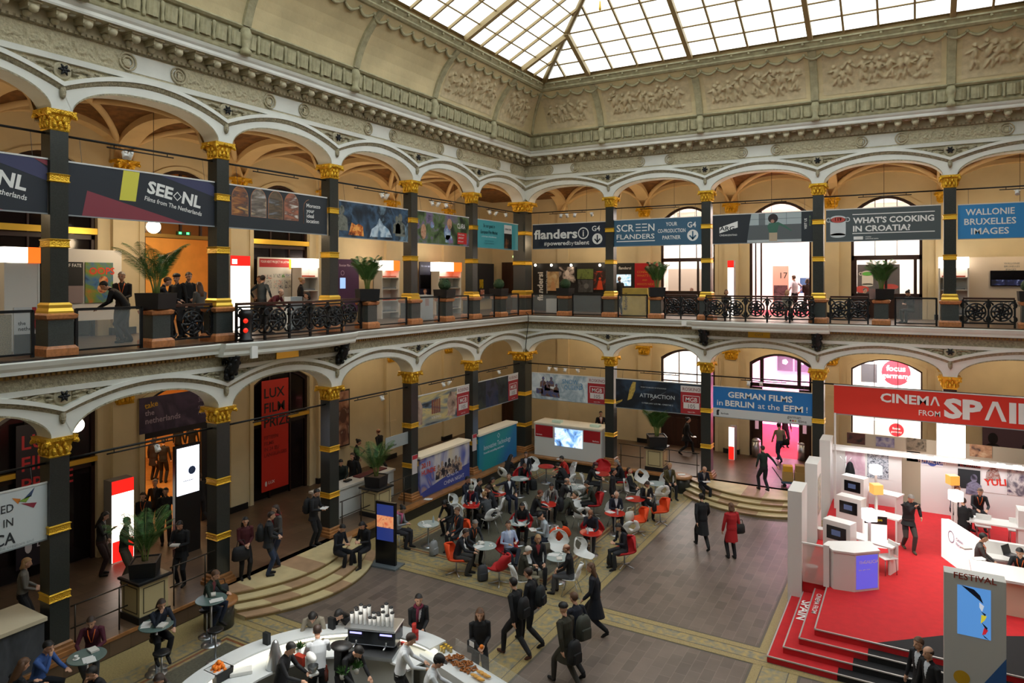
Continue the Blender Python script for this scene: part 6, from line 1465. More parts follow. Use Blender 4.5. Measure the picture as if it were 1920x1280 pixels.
P_('man in navy jacket with grey rucksack beside the hooded person', 'walk2', (1082, 1262), 35, '#141a26', legs='#1a1a1c', hc='n')
# arcade at the back
P_('woman in black carrying a magazine and white bag behind the planter railing', 'walk', (1287, 852), 262, '#0e0e12', legs='#0e0e12', hair='bun', z=.45, coat=.25)
P_('man in dark green sweater pulling a trolley of boxes', 'pull', (1432, 920), 12, '#10241f', legs='#10131c', hc='b', z=.45)
P_('man in grey striped sweater with black shoulder bag entering the red corridor', 'walk2', (1462, 866), 5, '#8c8674', legs='#28344e', hc='k', z=.45)
P_('person in dark suit standing in the red corridor', 'stand', (1472, 838), 180, '#1c1420', legs='#1a141e', z=.45, hc='k')
P_('person in jeans standing farther inside the red corridor', 'stand', (1506, 815), 170, '#3a4464', legs='#2c3450', z=.45, hc='b')
P_('man in dark jacket behind the white info counter with red panels', 'stand', (1126, 838), 185, '#14151a', inner='#d8dce0', hc='k', z=.45, lany=OR)
# arcade at the left
P_('woman with short blonde hair in grey sweater behind the left counter', 'front', (42, 1190), 300, '#74726c', hair='bob', hc='y', z=.45)
P_('woman in black with a spotted leather bag reading the lit pillar', 'phone', (189, 1078), 285, '#101012', legs='#2a1412', hair='long', hc='k', z=.45)
P_('man in dark green shirt beside the lit pillar, partly behind the palm', 'front', (232, 1092), 285, '#1a2418', legs='#4a4436', hc='k', z=.45)
P_('man in black jacket reading a notebook at the railing', 'read', (340, 1096), 180, '#0d0e12', legs='#0c0d10', hc='k', skin='m', z=.45, coat=.15)
P_('man in black turned left behind the notebook reader', 'stand', (348, 1030), 100, '#0f1014', legs='#0f1014', hc='b', z=.45)
P_('man in dark suit waiting under the bright screen', 'stand', (292, 1000), 185, '#15181e', inner='#3a4250', hc='g', z=.45)
P_('man in dark jacket behind the palm planter', 'stand', (311, 1020), 200, '#17181c', hc='k', z=.45)
P_('woman with lanyard half hidden by palm leaves', 'front', (270, 1030), 190, '#1c1a1e', hair='bob', hc='b', lany=OR, z=.45)
P_('man stepping out from behind the second near pillar', 'walk', (377, 985), 70, '#121216', legs='#1c1c20', hc='n', z=.45)
P_('person in brown jacket with back turned in the orange doorway', 'stand', (306, 905), 10, '#1a1310', legs='#120e0c', hair='short', z=.45)
P_('person in dark coat beside them in the orange doorway', 'stand', (288, 900), 350, '#241410', legs='#1a100c', hair='bob', hc='b', z=.45, coat=.3)
P_('man in dark jacket at the far end of the orange room', 'stand', (334, 868), 350, '#15130f', legs='#120f0c', z=.45)
P_('person in black at the far right of the orange room', 'stand', (360, 868), 20, '#0f0c0a', legs='#120f0c', hair='beanie', hatc='#100d0a', z=.45)
P_('woman in burgundy sweater with a coat over her arm', 'front', (459, 1084), 215, '#4a141a', legs='#0f1014', hair='long', hc='k', z=.45, s=.97)
P_('man in dark jacket and jeans talking at the top of the steps', 'front', (503, 1078), 290, '#23262a', legs='#26344e', hc='b', z=.45, coat=.12)
P_('woman in grey scarf jacket talking to the man in jeans', 'front', (522, 1060), 130, '#4a4644', legs='#1e2434', hair='long', hc='b', scarf='#8a2a30', z=.45, shoes='#4a2f1c')
P_('man with backpack reading papers beside the third pillar', 'read', (588, 1022), 258, '#16181c', legs='#111216', hc='k', z=.45, coat=.12)
P_('man in navy jacket sitting on the left steps', 'sitphone', (642, 990), 240, '#10141e', legs='#101218', hc='k', head=True, z=.08, shoes='#5a3a24')
P_('person in black sitting by the ledge behind the screen totem', 'sitphone', (679, 985), 150, '#101116', hair='bob', head=True, z=.08)
P_('bearded man in dark green shirt behind the white desk', 'serve', (-1.75, -10.5, 0), 185, '#0e1c18', hc='k', z=.45)
P_('dark haired woman beside him behind the white desk', 'stand', (-1.8, -9.85, 0), 160, '#141416', hair='bob', hc='b', z=.45)
P_('woman in black standing by the framed film poster', 'phone', (668, 905), 280, '#111114', hair='bun', hc='k', z=.45)
P_('red haired man walking behind the palm by the rear wall', 'walk', (712, 880), 60, '#15161a', hair='ring', hc='r', z=.45)
# ---------------------------------------------------------------- bar and its guests
P_('man in green jacket at the high table beside the round stone seat', 'stool', (404, 1078), 262, '#1c2a20', legs='#1e2a40', hc='n', inner='#6a3038', head=True)
P_('dark haired woman with hand on chin at a high table', 'stoolchin', (303, 1133), 225, '#141c2c', legs='#101218', hair='bob', hc='b', head=True)
P_('man in burgundy sweater with orange lanyard at a high table', 'stool', (1.3, -21.1, 0), 200, '#4a1226', legs='#4a4c50', hc='b', lany=OR)
P_('man in blue jacket resting chin on hand at the lower left', 'stoolchin', (90, 1213), 262, '#3a5a98', legs='#10141c', hc='k', head=True)
P_('woman with long brown hair seen from behind in the lower left corner', 'stool', (44, 1246), 330, '#101116', hair='long', hc='n', head=True)
P_('man in black leaning on folded hands at the bottom edge', 'stoolchin', (172, 1262), 150, '#0f1014', hc='k', head=True)
P_('person with short brown hair cut off by the bottom edge', 'stool', (298, 1276), 170, '#15161a', hair='bob', hc='b', head=True)
P_('barista in black t-shirt behind the white bar', 'serve', (545, 1216), 262, '#121317', hc='k', head=True)
P_('barista in white shirt seen from behind at the lit back bar', 'serve', (595, 1183), 20, '#c8ccd0', hc='b', head=True)
P_('barista in black bending below the coffee machine', 'bend', (672, 1222), 235, '#101115', hair='short', hc='k', head=True)
P_('dark haired woman in beige jacket leaning on the bar', 'bend', (586, 1157), 190, '#8a8272', hair='long', head=True)
P_('woman with long black hair at the bar beside the menu stand', 'bend', (636, 1152), 150, '#141418', hair='long', head=True)
P_('man in black jacket and burgundy scarf waiting at the bar', 'front', (785, 1124), 200, '#17181c', inner='#d0d0d4', hc='k', scarf='#6a1a34', head=True)
P_('woman with long brown hair in black holding an orange fruit', 'front', (8.5, -17.0, 0), 190, '#101014', hair='long', hc='n')
P_('barista in white shirt and black apron turned to the food counter', 'serve', (7.7, -18.68, 0), 275, '#d0d4d8', legs='#0e0f12', hair='short', hc='b')
P_('barista in white shirt and black cap at the bottom edge', 'serve', (822, 1240), 275, '#d4d8dc', hair=('ring', 'cap'), hatc='#0c0d10', hc='k', head=True)
# ---------------------------------------------------------------- upper gallery visitors
def U(label, pose, W, hx, hy, k, a, top, **kw):
    v = atx(hx, hy, k) if W is WL else aty(hx, hy, -k)
    me, Mh, sh, f, u = body(pose, kw.get('coat', 0.0), kw.get('skirt', 0))
    hv = Matrix.Rotation(YAW + R(a), 4, 'Z') @ Mh.translation
    s = (v.z - ZG) / hv.z
    return P_(label, pose, (v.x - hv.x * s, v.y - hv.y * s, ZG), a, top, z=ZG, s=max(.9, min(1.06, s)), **kw)
U('man in black with orange lanyard standing in front of the cartoon poster', 'front', WL, 228, 516, -2.6, 200, '#0e0e12', lany=OR, hc='g')
U('dark haired man bending with a yellow folder behind glass', 'bend', WL, 196, 536, -2.0, 110, '#121216', hc='k')
U('man in dark suit at the balcony railing left of the balcony', 'serve', WL, 314, 528, -.9, 300, '#10121a', hc='n')
U('person in black hood behind the suited man on the left gallery', 'stand', WL, 331, 522, -1.9, 180, '#0e0f12', hair='beanie', hatc='#0c0c10')
U('man in black jacket facing the striped sweater woman', 'front', WL, 354, 517, -1.8, 235, '#0f1014', hc='k')
U('woman with brown hair in striped grey sweater on the left gallery', 'front', WL, 373, 537, -1.0, 60, '#5a5a58', hair='long', hc='n')
U('man in dark grey shirt with back turned behind the left balcony', 'hips', WL, 493, 523, -2.6, 350, '#2c3438', hc='k')
U('second man facing the one in grey shirt, left balcony', 'front', WL, 486, 524, -3.2, 190, '#8a7a6a', hc='n')
U('grey haired man in dark red shirt leaning forward on the left balcony', 'leanin', WL, 523, 562, -.4, 255, '#5a1018', hair='ring', hc='g')
U('blonde woman in black by the shelf tower, left balcony', 'front', WL, 567, 527, -2.5, 290, '#101014', hair='bun', hc='y')
U('dark haired person seated low behind the left balcony', 'sit', WL, 577, 565, -1.0, 120, '#15151a', hair='bob')
U('person with ginger hair seated behind the white emblem counter', 'sit', WL, 797, 548, -2.6, 180, '#c8c0b8', hair='short', hc='r')
U('bald man in black suit watching the lit television', 'stand', WB, 1161, 523, -2.6, 30, '#0d0e12', hair='ring', hc='g')
U('man in white shirt with hands on hips in the bright upper room', 'hips', WB, 1488, 521, -5.6, 20, '#c8c0d0', legs='#1c1c24', hc='n')
U('person in dark red jacket beside the white shirted man', 'front', WB, 1514, 527, -5.6, 340, '#2a1214', hair='bob', hc='b')
U('person with fair hair seated behind the back balcony, left', 'sit', WB, 1362, 556, -1.2, 170, '#4a4034', hair='bob', hc='n')
U('person with light hair seated behind the back balcony, right', 'sit', WB, 1476, 556, -1.2, 170, '#8a8474', hair='bob', hc='y')
U('woman in dark red seated in the room behind the window', 'sit', WB, 1297, 548, -5.8, 100, '#3a1418', hair='short', hc='r')
U('person in black cap seated in front of the pot poster', 'sit', WB, 1622, 545, -5.6, 200, '#14151a', hair='short', hc='k')
U('dark haired woman with laptop seated behind the glass balustrade', 'sitphone', WB, 1702, 550, -1.6, 110, '#121318', hair='bun', hc='k')
# ================================================================ cafe furniture
M_steel = mat('brushed_steel', '#b8bcc0', .3, metal=.9); M_shell = mat('white_moulded_shell', '#d8d9d6', .35)
def bake(o, thick):
    md = o.modifiers.new('t', 'SOLIDIFY'); md.thickness = thick; md.offset = 0
    sb = o.modifiers.new('s', 'SUBSURF'); sb.levels = 1; sb.render_levels = 1
    me = bpy.data.meshes.new_from_object(o.evaluated_get(bpy.context.evaluated_depsgraph_get())); o.modifiers.clear(); o.data = me
    me.polygons.foreach_set('use_smooth', [True] * len(me.polygons)); return o
def lerp_tab(tab, v):
    f = v * (len(tab) - 1); i = min(int(f), len(tab) - 2); t = f - i
    return tuple(a + (b - a) * t for a, b in zip(tab[i], tab[i + 1]))
def shell(name, tab, hole, thick, mt, par, nu=12, nv=14, lift=.05, wrap=.12):
    """tab: (y, z, half width) from the front edge of the seat to the top of the back"""
    m = MB()
    def f(a, b):
        u = 2 * a - 1; y, z, w = lerp_tab(tab, b); k = min(1, max(0, (b - .4) / .3))
        return (u * w, y + wrap * u * u * k * (1.5 - k * .5), z + lift * u * u * (1 - k) + .04 * u * u * k * (b < .7))
    vs = [f(i / nu, j / nv) for j in range(nv + 1) for i in range(nu + 1)]
    fs = []
    for j in range(nv):
        for i in range(nu):
            u, v = 2 * (i + .5) / nu - 1, (j + .5) / nv
            if hole and ((u / hole[0]) ** 2 + ((v - hole[1]) / hole[2]) ** 2) < 1: continue
            fs.append((j * (nu + 1) + i, j * (nu + 1) + i + 1, (j + 1) * (nu + 1) + i + 1, (j + 1) * (nu + 1) + i))
    m.add(vs, fs, 0, True); return bake(m.build(name, [mt], par), thick)
def make_white():
    r = thing('shell_chair', '', 'chair')
    shell('shell', [(.24, .40, .12), (.20, .43, .21), (.05, .43, .24), (-.12, .44, .25), (-.22, .49, .30), (-.27, .58, .36), (-.30, .68, .31), (-.33, .78, .30), (-.37, .88, .20), (-.38, .91, .06)], (.42, .70, .14), .018, M_shell, r, 14, 20)
    for sx in (-1, 1):
        for y, y2 in ((.12, .22), (-.15, -.28)):
            m = MB(); m.tube([(sx * .14, y, .42), (sx * .22, y2, 0)], .011, 6); m.build('leg', [M_steel], r)
    return r
def make_swan(col, nm):
    r = thing('swivel_armchair', '', 'armchair'); mt = mat('fabric_' + nm, col, .75, var=.08, vscale=9)
    shell('shell', [(.28, .38, .16), (.22, .42, .28), (.02, .42, .33), (-.16, .44, .36), (-.25, .52, .42), (-.30, .62, .40), (-.33, .74, .37), (-.37, .86, .24), (-.38, .89, .08)], None, .06, mt, r, 10, 14, .10, .20)
    m = MB(); m.tube([(0, -.02, .06), (0, -.02, .42)], .025, 8); m.build('pedestal', [M_steel], r)
    m = MB()
    for q in range(4): a = q * PI / 2 + .5; m.tube([(0, -.02, .09), (.32 * math.cos(a), -.02 + .32 * math.sin(a), .015)], .016, 6)
    m.build('star_base', [M_steel], r); return r
CH = {'w': make_white(), 'r': make_swan('#b01418', 'red'), 'o': make_swan('#e0480e', 'orange')}; CHU = set()
CHN = {'w': ('white moulded shell chair', 'white shell chairs in the cafe'), 'r': ('red upholstered swivel chair', 'red swivel chairs'), 'o': ('orange upholstered swivel chair', 'orange swivel chairs')}
def chair(kind, loc, a, lab):
    o = CH[kind] if kind not in CHU else dup(CH[kind], (0, 0, 0)); CHU.add(kind)
    o.location = loc; o.rotation_euler = (0, 0, YAW + R(a)); o['label'] = lab; o['group'] = CHN[kind][1]; return o
for kind, loc, a, who in SEATS:
    if 'below the colourful' in who: continue
    w = who.split(); w = ' '.join(w[:9])
    chair(kind, (loc.x, loc.y, 0), a, '%s under the %s' % (CHN[kind][0].replace('upholstered ', '').replace('moulded ', ''), w))
for kind, x, y, a, lab in (('r', 935, 1055, 60, 'empty red swivel chair at the front of the cafe with a dark coat'), ('o', 1045, 1000, 20, 'empty orange swivel chair behind the bending parka man'), ('o', 1237, 950, 100, 'orange swivel chair holding a dark bag at the right border'),
    ('o', 1196, 968, 95, 'orange swivel chair beside the round red table, right border'), ('r', 1131, 876, 190, 'red swivel chair in front of the white info counter'), ('w', 1207, 897, 195, 'empty white heart shaped shell chair near the back planter'),
    ('w', 1237, 921, 20, 'empty white shell chair seen from behind beside the snood woman'), ('w', 1081, 938, 200, 'empty white shell chair spread like a flower behind the parka man'), ('w', 1088, 962, 20, 'white shell chair seen from behind right of the parka man'),
    ('w', 1098, 1032, 225, 'large empty white shell chair with round hole at the front corner'), ('w', 1177, 988, 20, 'white shell chair seen from behind with clothes piled on it'), ('w', 1000, 872, 190, 'empty white shell chair at the red table near the corner'),
    ('w', 1066, 880, 100, 'white shell chair turned away beside the red sweater man'), ('w', 899, 914, 250, 'white shell chair edge behind the flat cap man'), ('w', 858, 944, 240, 'white shell chair edge behind the curly haired person'), ('w', 1046, 1018, 170, 'white shell chair behind the front glass table')):
    p = atz(x, y, .6); chair(kind, (p.x, p.y, 0), a, lab)
M_gtop = mat('glass_table_top', '#a8b4b2', .15); M_rtop = mat('red_table_top', '#b8281c', .3); M_gh = mat('grey_green_table_top', '#5c706c', .25)
def make_table(top, h, rr, nm):
    r = thing('pedestal_table', '', 'table'); m = MB(); m.lathe([(rr - .01, -.012), (rr, 0), (rr - .01, .012)], (0, 0, h), 26); m.build('table_top', [top], r)
    m = MB(); m.tube([(0, 0, .02), (0, 0, h - .01)], .028, 8); m.build('pole', [M_steel], r); m = MB(); m.lathe([(.23, 0), (.23, .012), (.05, .03)], n=22); m.build('foot_plate', [M_steel], r); return r
TB = {'g': make_table(M_gtop, .72, .36, 'g'), 'r': make_table(M_rtop, .72, .36, 'r'), 'h': make_table(M_gh, 1.08, .36, 'h')}; TBU = set()
M_paper = mat('paper_white', '#d8d8d6', .7); M_cup = mat('cup_white', '#e0e0dc', .35)
def small(kind, loc, rz, lab, grp=None):
    m = MB(Matrix.Translation(loc) @ Matrix.Rotation(rz, 4, 'Z'))
    if kind == 'paper': m.box(-.13, .13, -.10, .10, 0, .006); m.box(-.05, .18, -.05, .12, .006, .010); o = m.build('papers', [M_paper]); c = 'papers'
    elif kind == 'cup': m.lathe([(.02, 0), (.028, .005), (.04, .07), (.036, .07), (.02, .012)], n=12); m.lathe([(.06, 0), (.065, .008)], n=14); o = m.build('coffee_cup', [M_cup]); c = 'cup'
    elif kind == 'bottle': m.lathe([(.03, 0), (.032, .01), (.032, .14), (.012, .19), (.012, .22), (0, .22)], n=10); o = m.build('water_bottle', [mat('bottle_plastic', '#b8ccd8', .1, alpha=.55)]); c = 'bottle'
    elif kind == 'red': m.box(-.12, .12, -.09, .09, 0, .012); o = m.build('folder', [flat('#c02028')]); c = 'folder'
    elif kind == 'book': m.cbox((0, 0, .02), (.22, .16, .035)); o = m.build('book', [flat('#d0ccc4')]); c = 'book'
    return tag(o, lab, c, grp)
def table(kind, x, y, lab, items=''):
    h = 1.08 if kind == 'h' else .72; p = atz(x, y, h); o = TB[kind] if kind not in TBU else dup(TB[kind], (0, 0, 0)); TBU.add(kind)
    o.location = (p.x, p.y, 0); nm = {'g': 'round glass topped cafe table', 'r': 'round red cafe table', 'h': 'high round grey green table'}[kind]
    o['label'] = nm + ' ' + lab; o['group'] = 'cafe tables'; rnd = random.Random(x * 7 + y)
    for i, ch in enumerate(items):
        k = {'p': 'paper', 'c': 'cup', 'b': 'bottle', 'r': 'red', 'k': 'book'}[ch]; a = 2.4 * i + x
        nmk = {'paper': 'white papers', 'cup': 'white coffee cup', 'bottle': 'clear water bottle', 'red': 'red folder', 'book': 'pale book'}[k]
        small(k, (p.x + .19 * math.cos(a), p.y + .19 * math.sin(a), h + .014), rnd.uniform(0, 6), '%s on the %s table %s' % (nmk, {'g': 'glass', 'r': 'red', 'h': 'high'}[kind], lab), 'things on the cafe tables')
for t in (('g', 803, 982, 'beside the woman in pink scarf', 'pbc'), ('g', 909, 1023, 'between two men at the carpet front', 'pck'), ('r', 886, 947, 'before the flat cap man', 'rc'), ('r', 931, 925, 'before the pointing man', 'pr'), ('g', 974, 897, 'under the outstretched arm', 'p'), ('r', 1024, 874, 'left of the red sweater man', 'r'),
          ('g', 1081, 912, 'before the bald man with chin in hand', 'pkc'), ('r', 1026, 945, 'before the man with pale scarf', 'bp'), ('g', 973, 979, 'before the hooded woman', 'prb'), ('g', 1046, 1044, 'at the front corner before the bald man', 'pkc'), ('r', 1108, 998, 'before the balding man with hand on mouth', 'pb'), ('r', 1153, 962, 'before the white haired man in navy', 'pbr'),
          ('r', 1191, 935, 'left of the snood woman', 'p'), ('g', 1229, 906, 'with a magazine near the back planter', 'p'), ('r', 1128, 888, 'before the woman in the dark red beanie', 'p'), ('h', 396, 1123, 'beside the round stone seat', 'pk'), ('h', 293, 1171, 'before the woman with hand on chin', 'pk'), ('h', 163, 1230, 'before the burgundy sweater man', 'pkc')): table(*t)
def stool(x, y, lab, z=0):
    p = atz(x, y, .75); r = thing('bar_stool', lab, 'stool', (p.x, p.y, 0), 0, 'bar stools')
    m = MB(); m.lathe([(.10, .70), (.17, .72), (.18, .75), (.14, .765), (0, .765)], n=18); m.build('seat', [flat('#141416', .4)], r); m = MB(); m.tube([(0, 0, .02), (0, 0, .70)], .022, 8); m.build('pole', [M_steel], r); m = MB(); m.lathe([(.2, 0), (.2, .012), (.04, .03)], n=20); m.build('foot_plate', [M_steel], r)
for o in [q for q in bpy.data.objects if q.name.startswith('person') and ('high table' in q['label'] or q['label'].startswith('man in blue jacket') or 'brown hair seen from behind in the lower left' in q['label'])]:
    x, y = o.location.x, o.location.y; r = thing('bar_stool', 'black topped bar stool under the ' + ' '.join(o['label'].split()[:7]), 'stool', (x, y, 0), 0, 'bar stools')
    m = MB(); m.lathe([(.10, .62), (.17, .64), (.18, .67), (.14, .685), (0, .685)], n=18); m.build('seat', [flat('#141416', .4)], r); m = MB(); m.tube([(0, 0, .02), (0, 0, .62)], .022, 8); m.build('pole', [M_steel], r); m = MB(); m.lathe([(.2, 0), (.2, .012), (.04, .03)], n=20); m.build('foot_plate', [M_steel], r)
stool(303, 1222, 'empty black topped bar stool at the front of the middle high table'); stool(404, 1180, 'bar stool behind the pole of the high table by the stone seat')
# ---------------------------------------------------------------- bags
def bag(x, y, z, a, col, lab, kind='backpack', s=1.0):
    p = atz(x, y, z) if not isinstance(x, Vector) else x
    r = thing(kind, lab, 'backpack' if kind == 'backpack' else 'bag', p, YAW + R(a)); mt = flat(col, .75)
    m = MB()
    if kind == 'backpack':
        m.rings([[(rx * s * math.copysign(abs(math.cos(t)) ** .6, math.cos(t)), ry * s * math.copysign(abs(math.sin(t)) ** .6, math.sin(t)), zz * s) for t in [2 * PI * q / 14 for q in range(14)]] for zz, rx, ry in ((0, .12, .07), (.03, .155, .095), (.2, .16, .10), (.36, .145, .085), (.44, .10, .06), (.46, .03, .02))]); m.build('sack', [mt], r)
        m = MB(); m.cbox((0, -.10 * s, .14 * s), (.22 * s, .06 * s, .2 * s), bev=.02); m.build('pocket', [mt], r)
        m = MB(); m.tube([(-.04, 0, .44 * s), (0, 0, .50 * s), (.04, 0, .44 * s)], .01, 5); m.build('handle', [mt], r)
    else:
        m.rings([[(rx * s * math.cos(t), ry * s * math.sin(t), zz * s) for t in [2 * PI * q / 14 for q in range(14)]] for zz, rx, ry in ((0, .15, .05), (.04, .19, .08), (.2, .18, .07), (.29, .15, .03), (.30, .1, .01))]); m.build('sack', [mt], r)
        m = MB(); m.tube([(-.12, 0, .27 * s), (-.08, 0, .42 * s), (.08, 0, .42 * s), (.12, 0, .27 * s)], .012, 5); m.build('strap', [mt], r)
    return r
def on_back(start, lab, col, dz=1.0, off=.21, a=None, side=0, kind='backpack', s=1.0):
    for o in bpy.data.objects:
        if o.get('label', '').startswith(start):
            rz = o.rotation_euler.z; d = Vector((math.sin(rz), -math.cos(rz), 0)); q = Vector((math.cos(rz), math.sin(rz), 0)); p = o.location + d * off * o.scale.x + q * side; 
            return bag(Vector((p.x, p.y, o.location.z + dz)), 0, 0, math.degrees(rz - YAW), col, lab, kind, s)
bag(905, 1088, 0, 20, '#3a3c40', 'grey black rucksack on the floor below the front glass table'); bag(813, 1040, 0, 60, '#8a8c8c', 'pale grey bag on the floor beside the pink scarf woman'); bag(1147, 1062, 0, 120, '#101012', 'black shoulder bag lying at the carpet border', 'shoulder_bag', 1.2)
bag(1000, 918, 0, 10, '#1c1c1e', 'dark bag on the floor near the tall pole table'); bag(765, 1015, 0, 40, '#121214', 'black bag beside the foot of the screen totem')
on_back('man in black jacket with tagged', 'black backpack with white tag on the nearer walking man', '#16171a'); on_back('man in black coat with dark backpack', 'dark backpack on the farther walking man', '#1c2022'); on_back('man in navy jacket with grey', 'grey rucksack on the man in navy jacket', '#3e4038', .85, s=1.15)
on_back('person in green hooded coat', 'big black bag on the hip of the green hooded person', '#121316', .62, .24, s=1.05); on_back('green hooded parka', 'dark backpack on the bending parka man', '#14181e', .98, .02, s=1.0); on_back('woman in black with a spotted', 'spotted brown leather bag on the shoulder of woman by pillar', '#4a3e2c', .72, -.02, side=-.24, kind='shoulder_bag', s=1.2)
on_back('man in grey striped', 'black shoulder bag on the striped sweater man', '#0e0e12', .78, .05, side=.26, kind='shoulder_bag'); on_back('woman in red coat', 'black shoulder bag of the woman in red coat', '#101012', .78, .0, side=.26, kind='shoulder_bag'); on_back('man with backpack reading', 'dark backpack of the man reading by the third pillar', '#15171a'); on_back('man in dark jacket and jeans', 'dark backpack of the man in jeans', '#1a1c1e')
on_back('woman in burgundy', 'black coat hanging over the arm of the burgundy woman', '#141418', .62, -.24, side=.16, kind='shoulder_bag', s=1.3)
# ---------------------------------------------------------------- palms and clipped balls
M_leaf = mat('palm_leaf_green', '#3f6a2c', .5, var=.35, vscale=5); M_stem = mat('palm_stem', '#6a7a3a', .6); M_soil = mat('soil_brown', '#5a4634', .9, var=.3, vscale=20); M_box = mat('boxwood_green', '#2a4422', .7, var=.4, vscale=14, bump=.6, bscale=40)
def make_palm(h, spread, n, seed, pot=(.36, .42)):
    g = random.Random(seed); r = thing('potted_palm', '', 'potted palm'); w, ph = pot
    m = MB(); m.sqlathe([(w * .92, 0), (w, ph), (w * .9, ph), (w * .86, ph - .05), (0, ph - .05)]); m.build('pot', [M_pot], r)
    m = MB(); m.sqlathe([(w * .85, ph - .06), (w * .85, ph - .04), (0, ph - .03)]); m.build('soil', [M_soil], r)
    fm_, st = MB(), MB()
    for i in range(n):
        a = 2 * PI * i / n + g.uniform(-.3, .3); L = h * g.uniform(.75, 1.1); out = spread * g.uniform(.5, 1.1); b0 = V(.07 * math.cos(a), .07 * math.sin(a), ph - .05)
        pts = []
        for q in range(11):
            t = q / 10; pts.append(b0 + V(math.cos(a) * out * t ** 1.7, math.sin(a) * out * t ** 1.7, L * (t - .28 * t ** 3.2)))
        st.tube(pts, [.014 - .011 * q / 10 for q in range(11)], 5)
        for q in range(12, 46):
            t = q / 47; f = t * 10; i0 = int(f); p = pts[i0].lerp(pts[i0 + 1], f - i0); d = (pts[i0 + 1] - pts[i0]).normalized(); s = d.cross(V(0, 0, 1)); s = s.normalized() if s.length > .05 else V(-math.sin(a), math.cos(a), 0)
            l = .34 * math.sin(PI * (.05 + .86 * t))
            for sg in (-1, 1):
                e = p + (s * sg * 1.0 + d * .5 + V(0, 0, .1 - .55 * t)).normalized() * l; mid = p.lerp(e, .45) + V(0, 0, .02); ww = d * .009
                fm_.add([p, mid + ww, e, mid - ww], [(0, 1, 2, 3)], 0, False)
    st.build('stems', [M_stem], r); fm_.build('foliage', [M_leaf], r); return r
pA = make_palm(1.75, 1.0, 16, 3); pB = make_palm(1.6, .55, 18, 8); pU = set()
def palm(src, loc, rz, lab, sc=1.0):
    o = src if src.name not in pU else dup(src, (0, 0, 0)); pU.add(src.name); o.location = loc; o.rotation_euler.z = rz; o.scale = (sc,) * 3; o['label'] = lab; o['group'] = 'potted palms'
zt = ZG + .945
palm(pA, WL(18.9, PLK, zt), .3, 'large palm with spreading fronds on the upper gallery left of the balcony', .95)
palm(pB, WL(11.15, PLK, zt), 1.0, 'palm on the upper gallery right of the left balcony', .98); palm(pB, WB(midB[1], PLK, zt), 2.0, 'palm on the upper gallery left of the back balcony', .95); palm(pB, WB(midB[3], PLK, zt), 0.4, 'palm on the upper gallery right of the back balcony', .93)
def ball(W, t, lab):
    r = thing('clipped_ball_planter', lab, 'potted shrub', W(t, PLK, zt), .0, 'clipped ball planters'); w, ph = .33, .34
    m = MB(); m.sqlathe([(w * .92, 0), (w, ph), (w * .9, ph), (w * .86, ph - .04), (0, ph - .04)]); m.build('pot', [M_pot], r)
    g = random.Random(int(t * 10)); m = MB(); m.ell((0, 0, ph + .19), (.25, .25, .24), 18, 12)
    for q in range(260):
        a, b = g.uniform(0, 2 * PI), math.asin(g.uniform(-.6, 1)); c = V(.25 * math.cos(a) * math.cos(b), .25 * math.sin(a) * math.cos(b), ph + .19 + .24 * math.sin(b)); e = V(g.uniform(-1, 1), g.uniform(-1, 1), g.uniform(-1, 1)) * .03; f_ = V(g.uniform(-1, 1), g.uniform(-1, 1), g.uniform(-1, 1)) * .03; m.add([c - e, c + f_, c + e], [(0, 1, 2)])
    m.build('foliage', [M_box], r)
ball(WL, midL[1], 'clipped green ball in a black planter, second left of the corner'); ball(WL, midL[0] + .1, 'clipped green ball in a black planter next left of the corner'); ball(WB, 2.35, 'clipped green ball in a black planter right of the corner'); ball(WB, midB[4], 'clipped green ball in a black planter at the right end')
M_cpan = mat('cream_panel_box', '#b4a67c', .55)
def pedestal(loc, lab):
    r = thing('planter_pedestal', 'cream panelled pedestal ' + lab, 'pedestal', loc, 0, 'cream pedestals'); w = .37
    m = MB(); m.sqlathe([(w + .04, 0), (w + .04, .16), (0, .16)]); m.build('plinth', [M_black], r); m = MB(); m.sqlathe([(w, .15), (w, .92), (0, .92)]); m.build('body', [M_cpan], r)
    m = MB(); m.sqlathe([(w + .01, .91), (w + .07, .94), (w + .07, .99), (w + .03, 1.01), (0, 1.01)]); m.build('top_slab', [M_black], r)
    for sx, sy, rz in ((1, 0, PI / 2), (0, -1, 0)):
        m = MB(Matrix.Translation((sx * (w + .004), sy * (w + .004), .53)) @ Matrix.Rotation(rz, 4, 'Z'))
        for a in (-.27, .27): m.box(a - .01, a + .01, -.004, .004, -.3, .3)
        for z in (-.3, .3): m.box(-.28, .28, -.004, .004, z - .01, z + .01)
        m.build('panel_moulding', [flat('#3a3424')], r)
for loc, rz, lab, src, sc in (((.02, -19.15, Z0), .8, 'in front of the left arcade, near the bar tables', pA, .86), ((.0, -10.6, Z0), .2, 'in front of the white desk, left arcade', pA, .86), ((6.72, .1, Z0), .5, 'behind the cafe, back arcade', pB, 1.1)):
    pedestal(loc, lab); palm(src, (loc[0], loc[1], loc[2] + 1.012), rz, 'bushy palm on the pedestal ' + lab, sc)
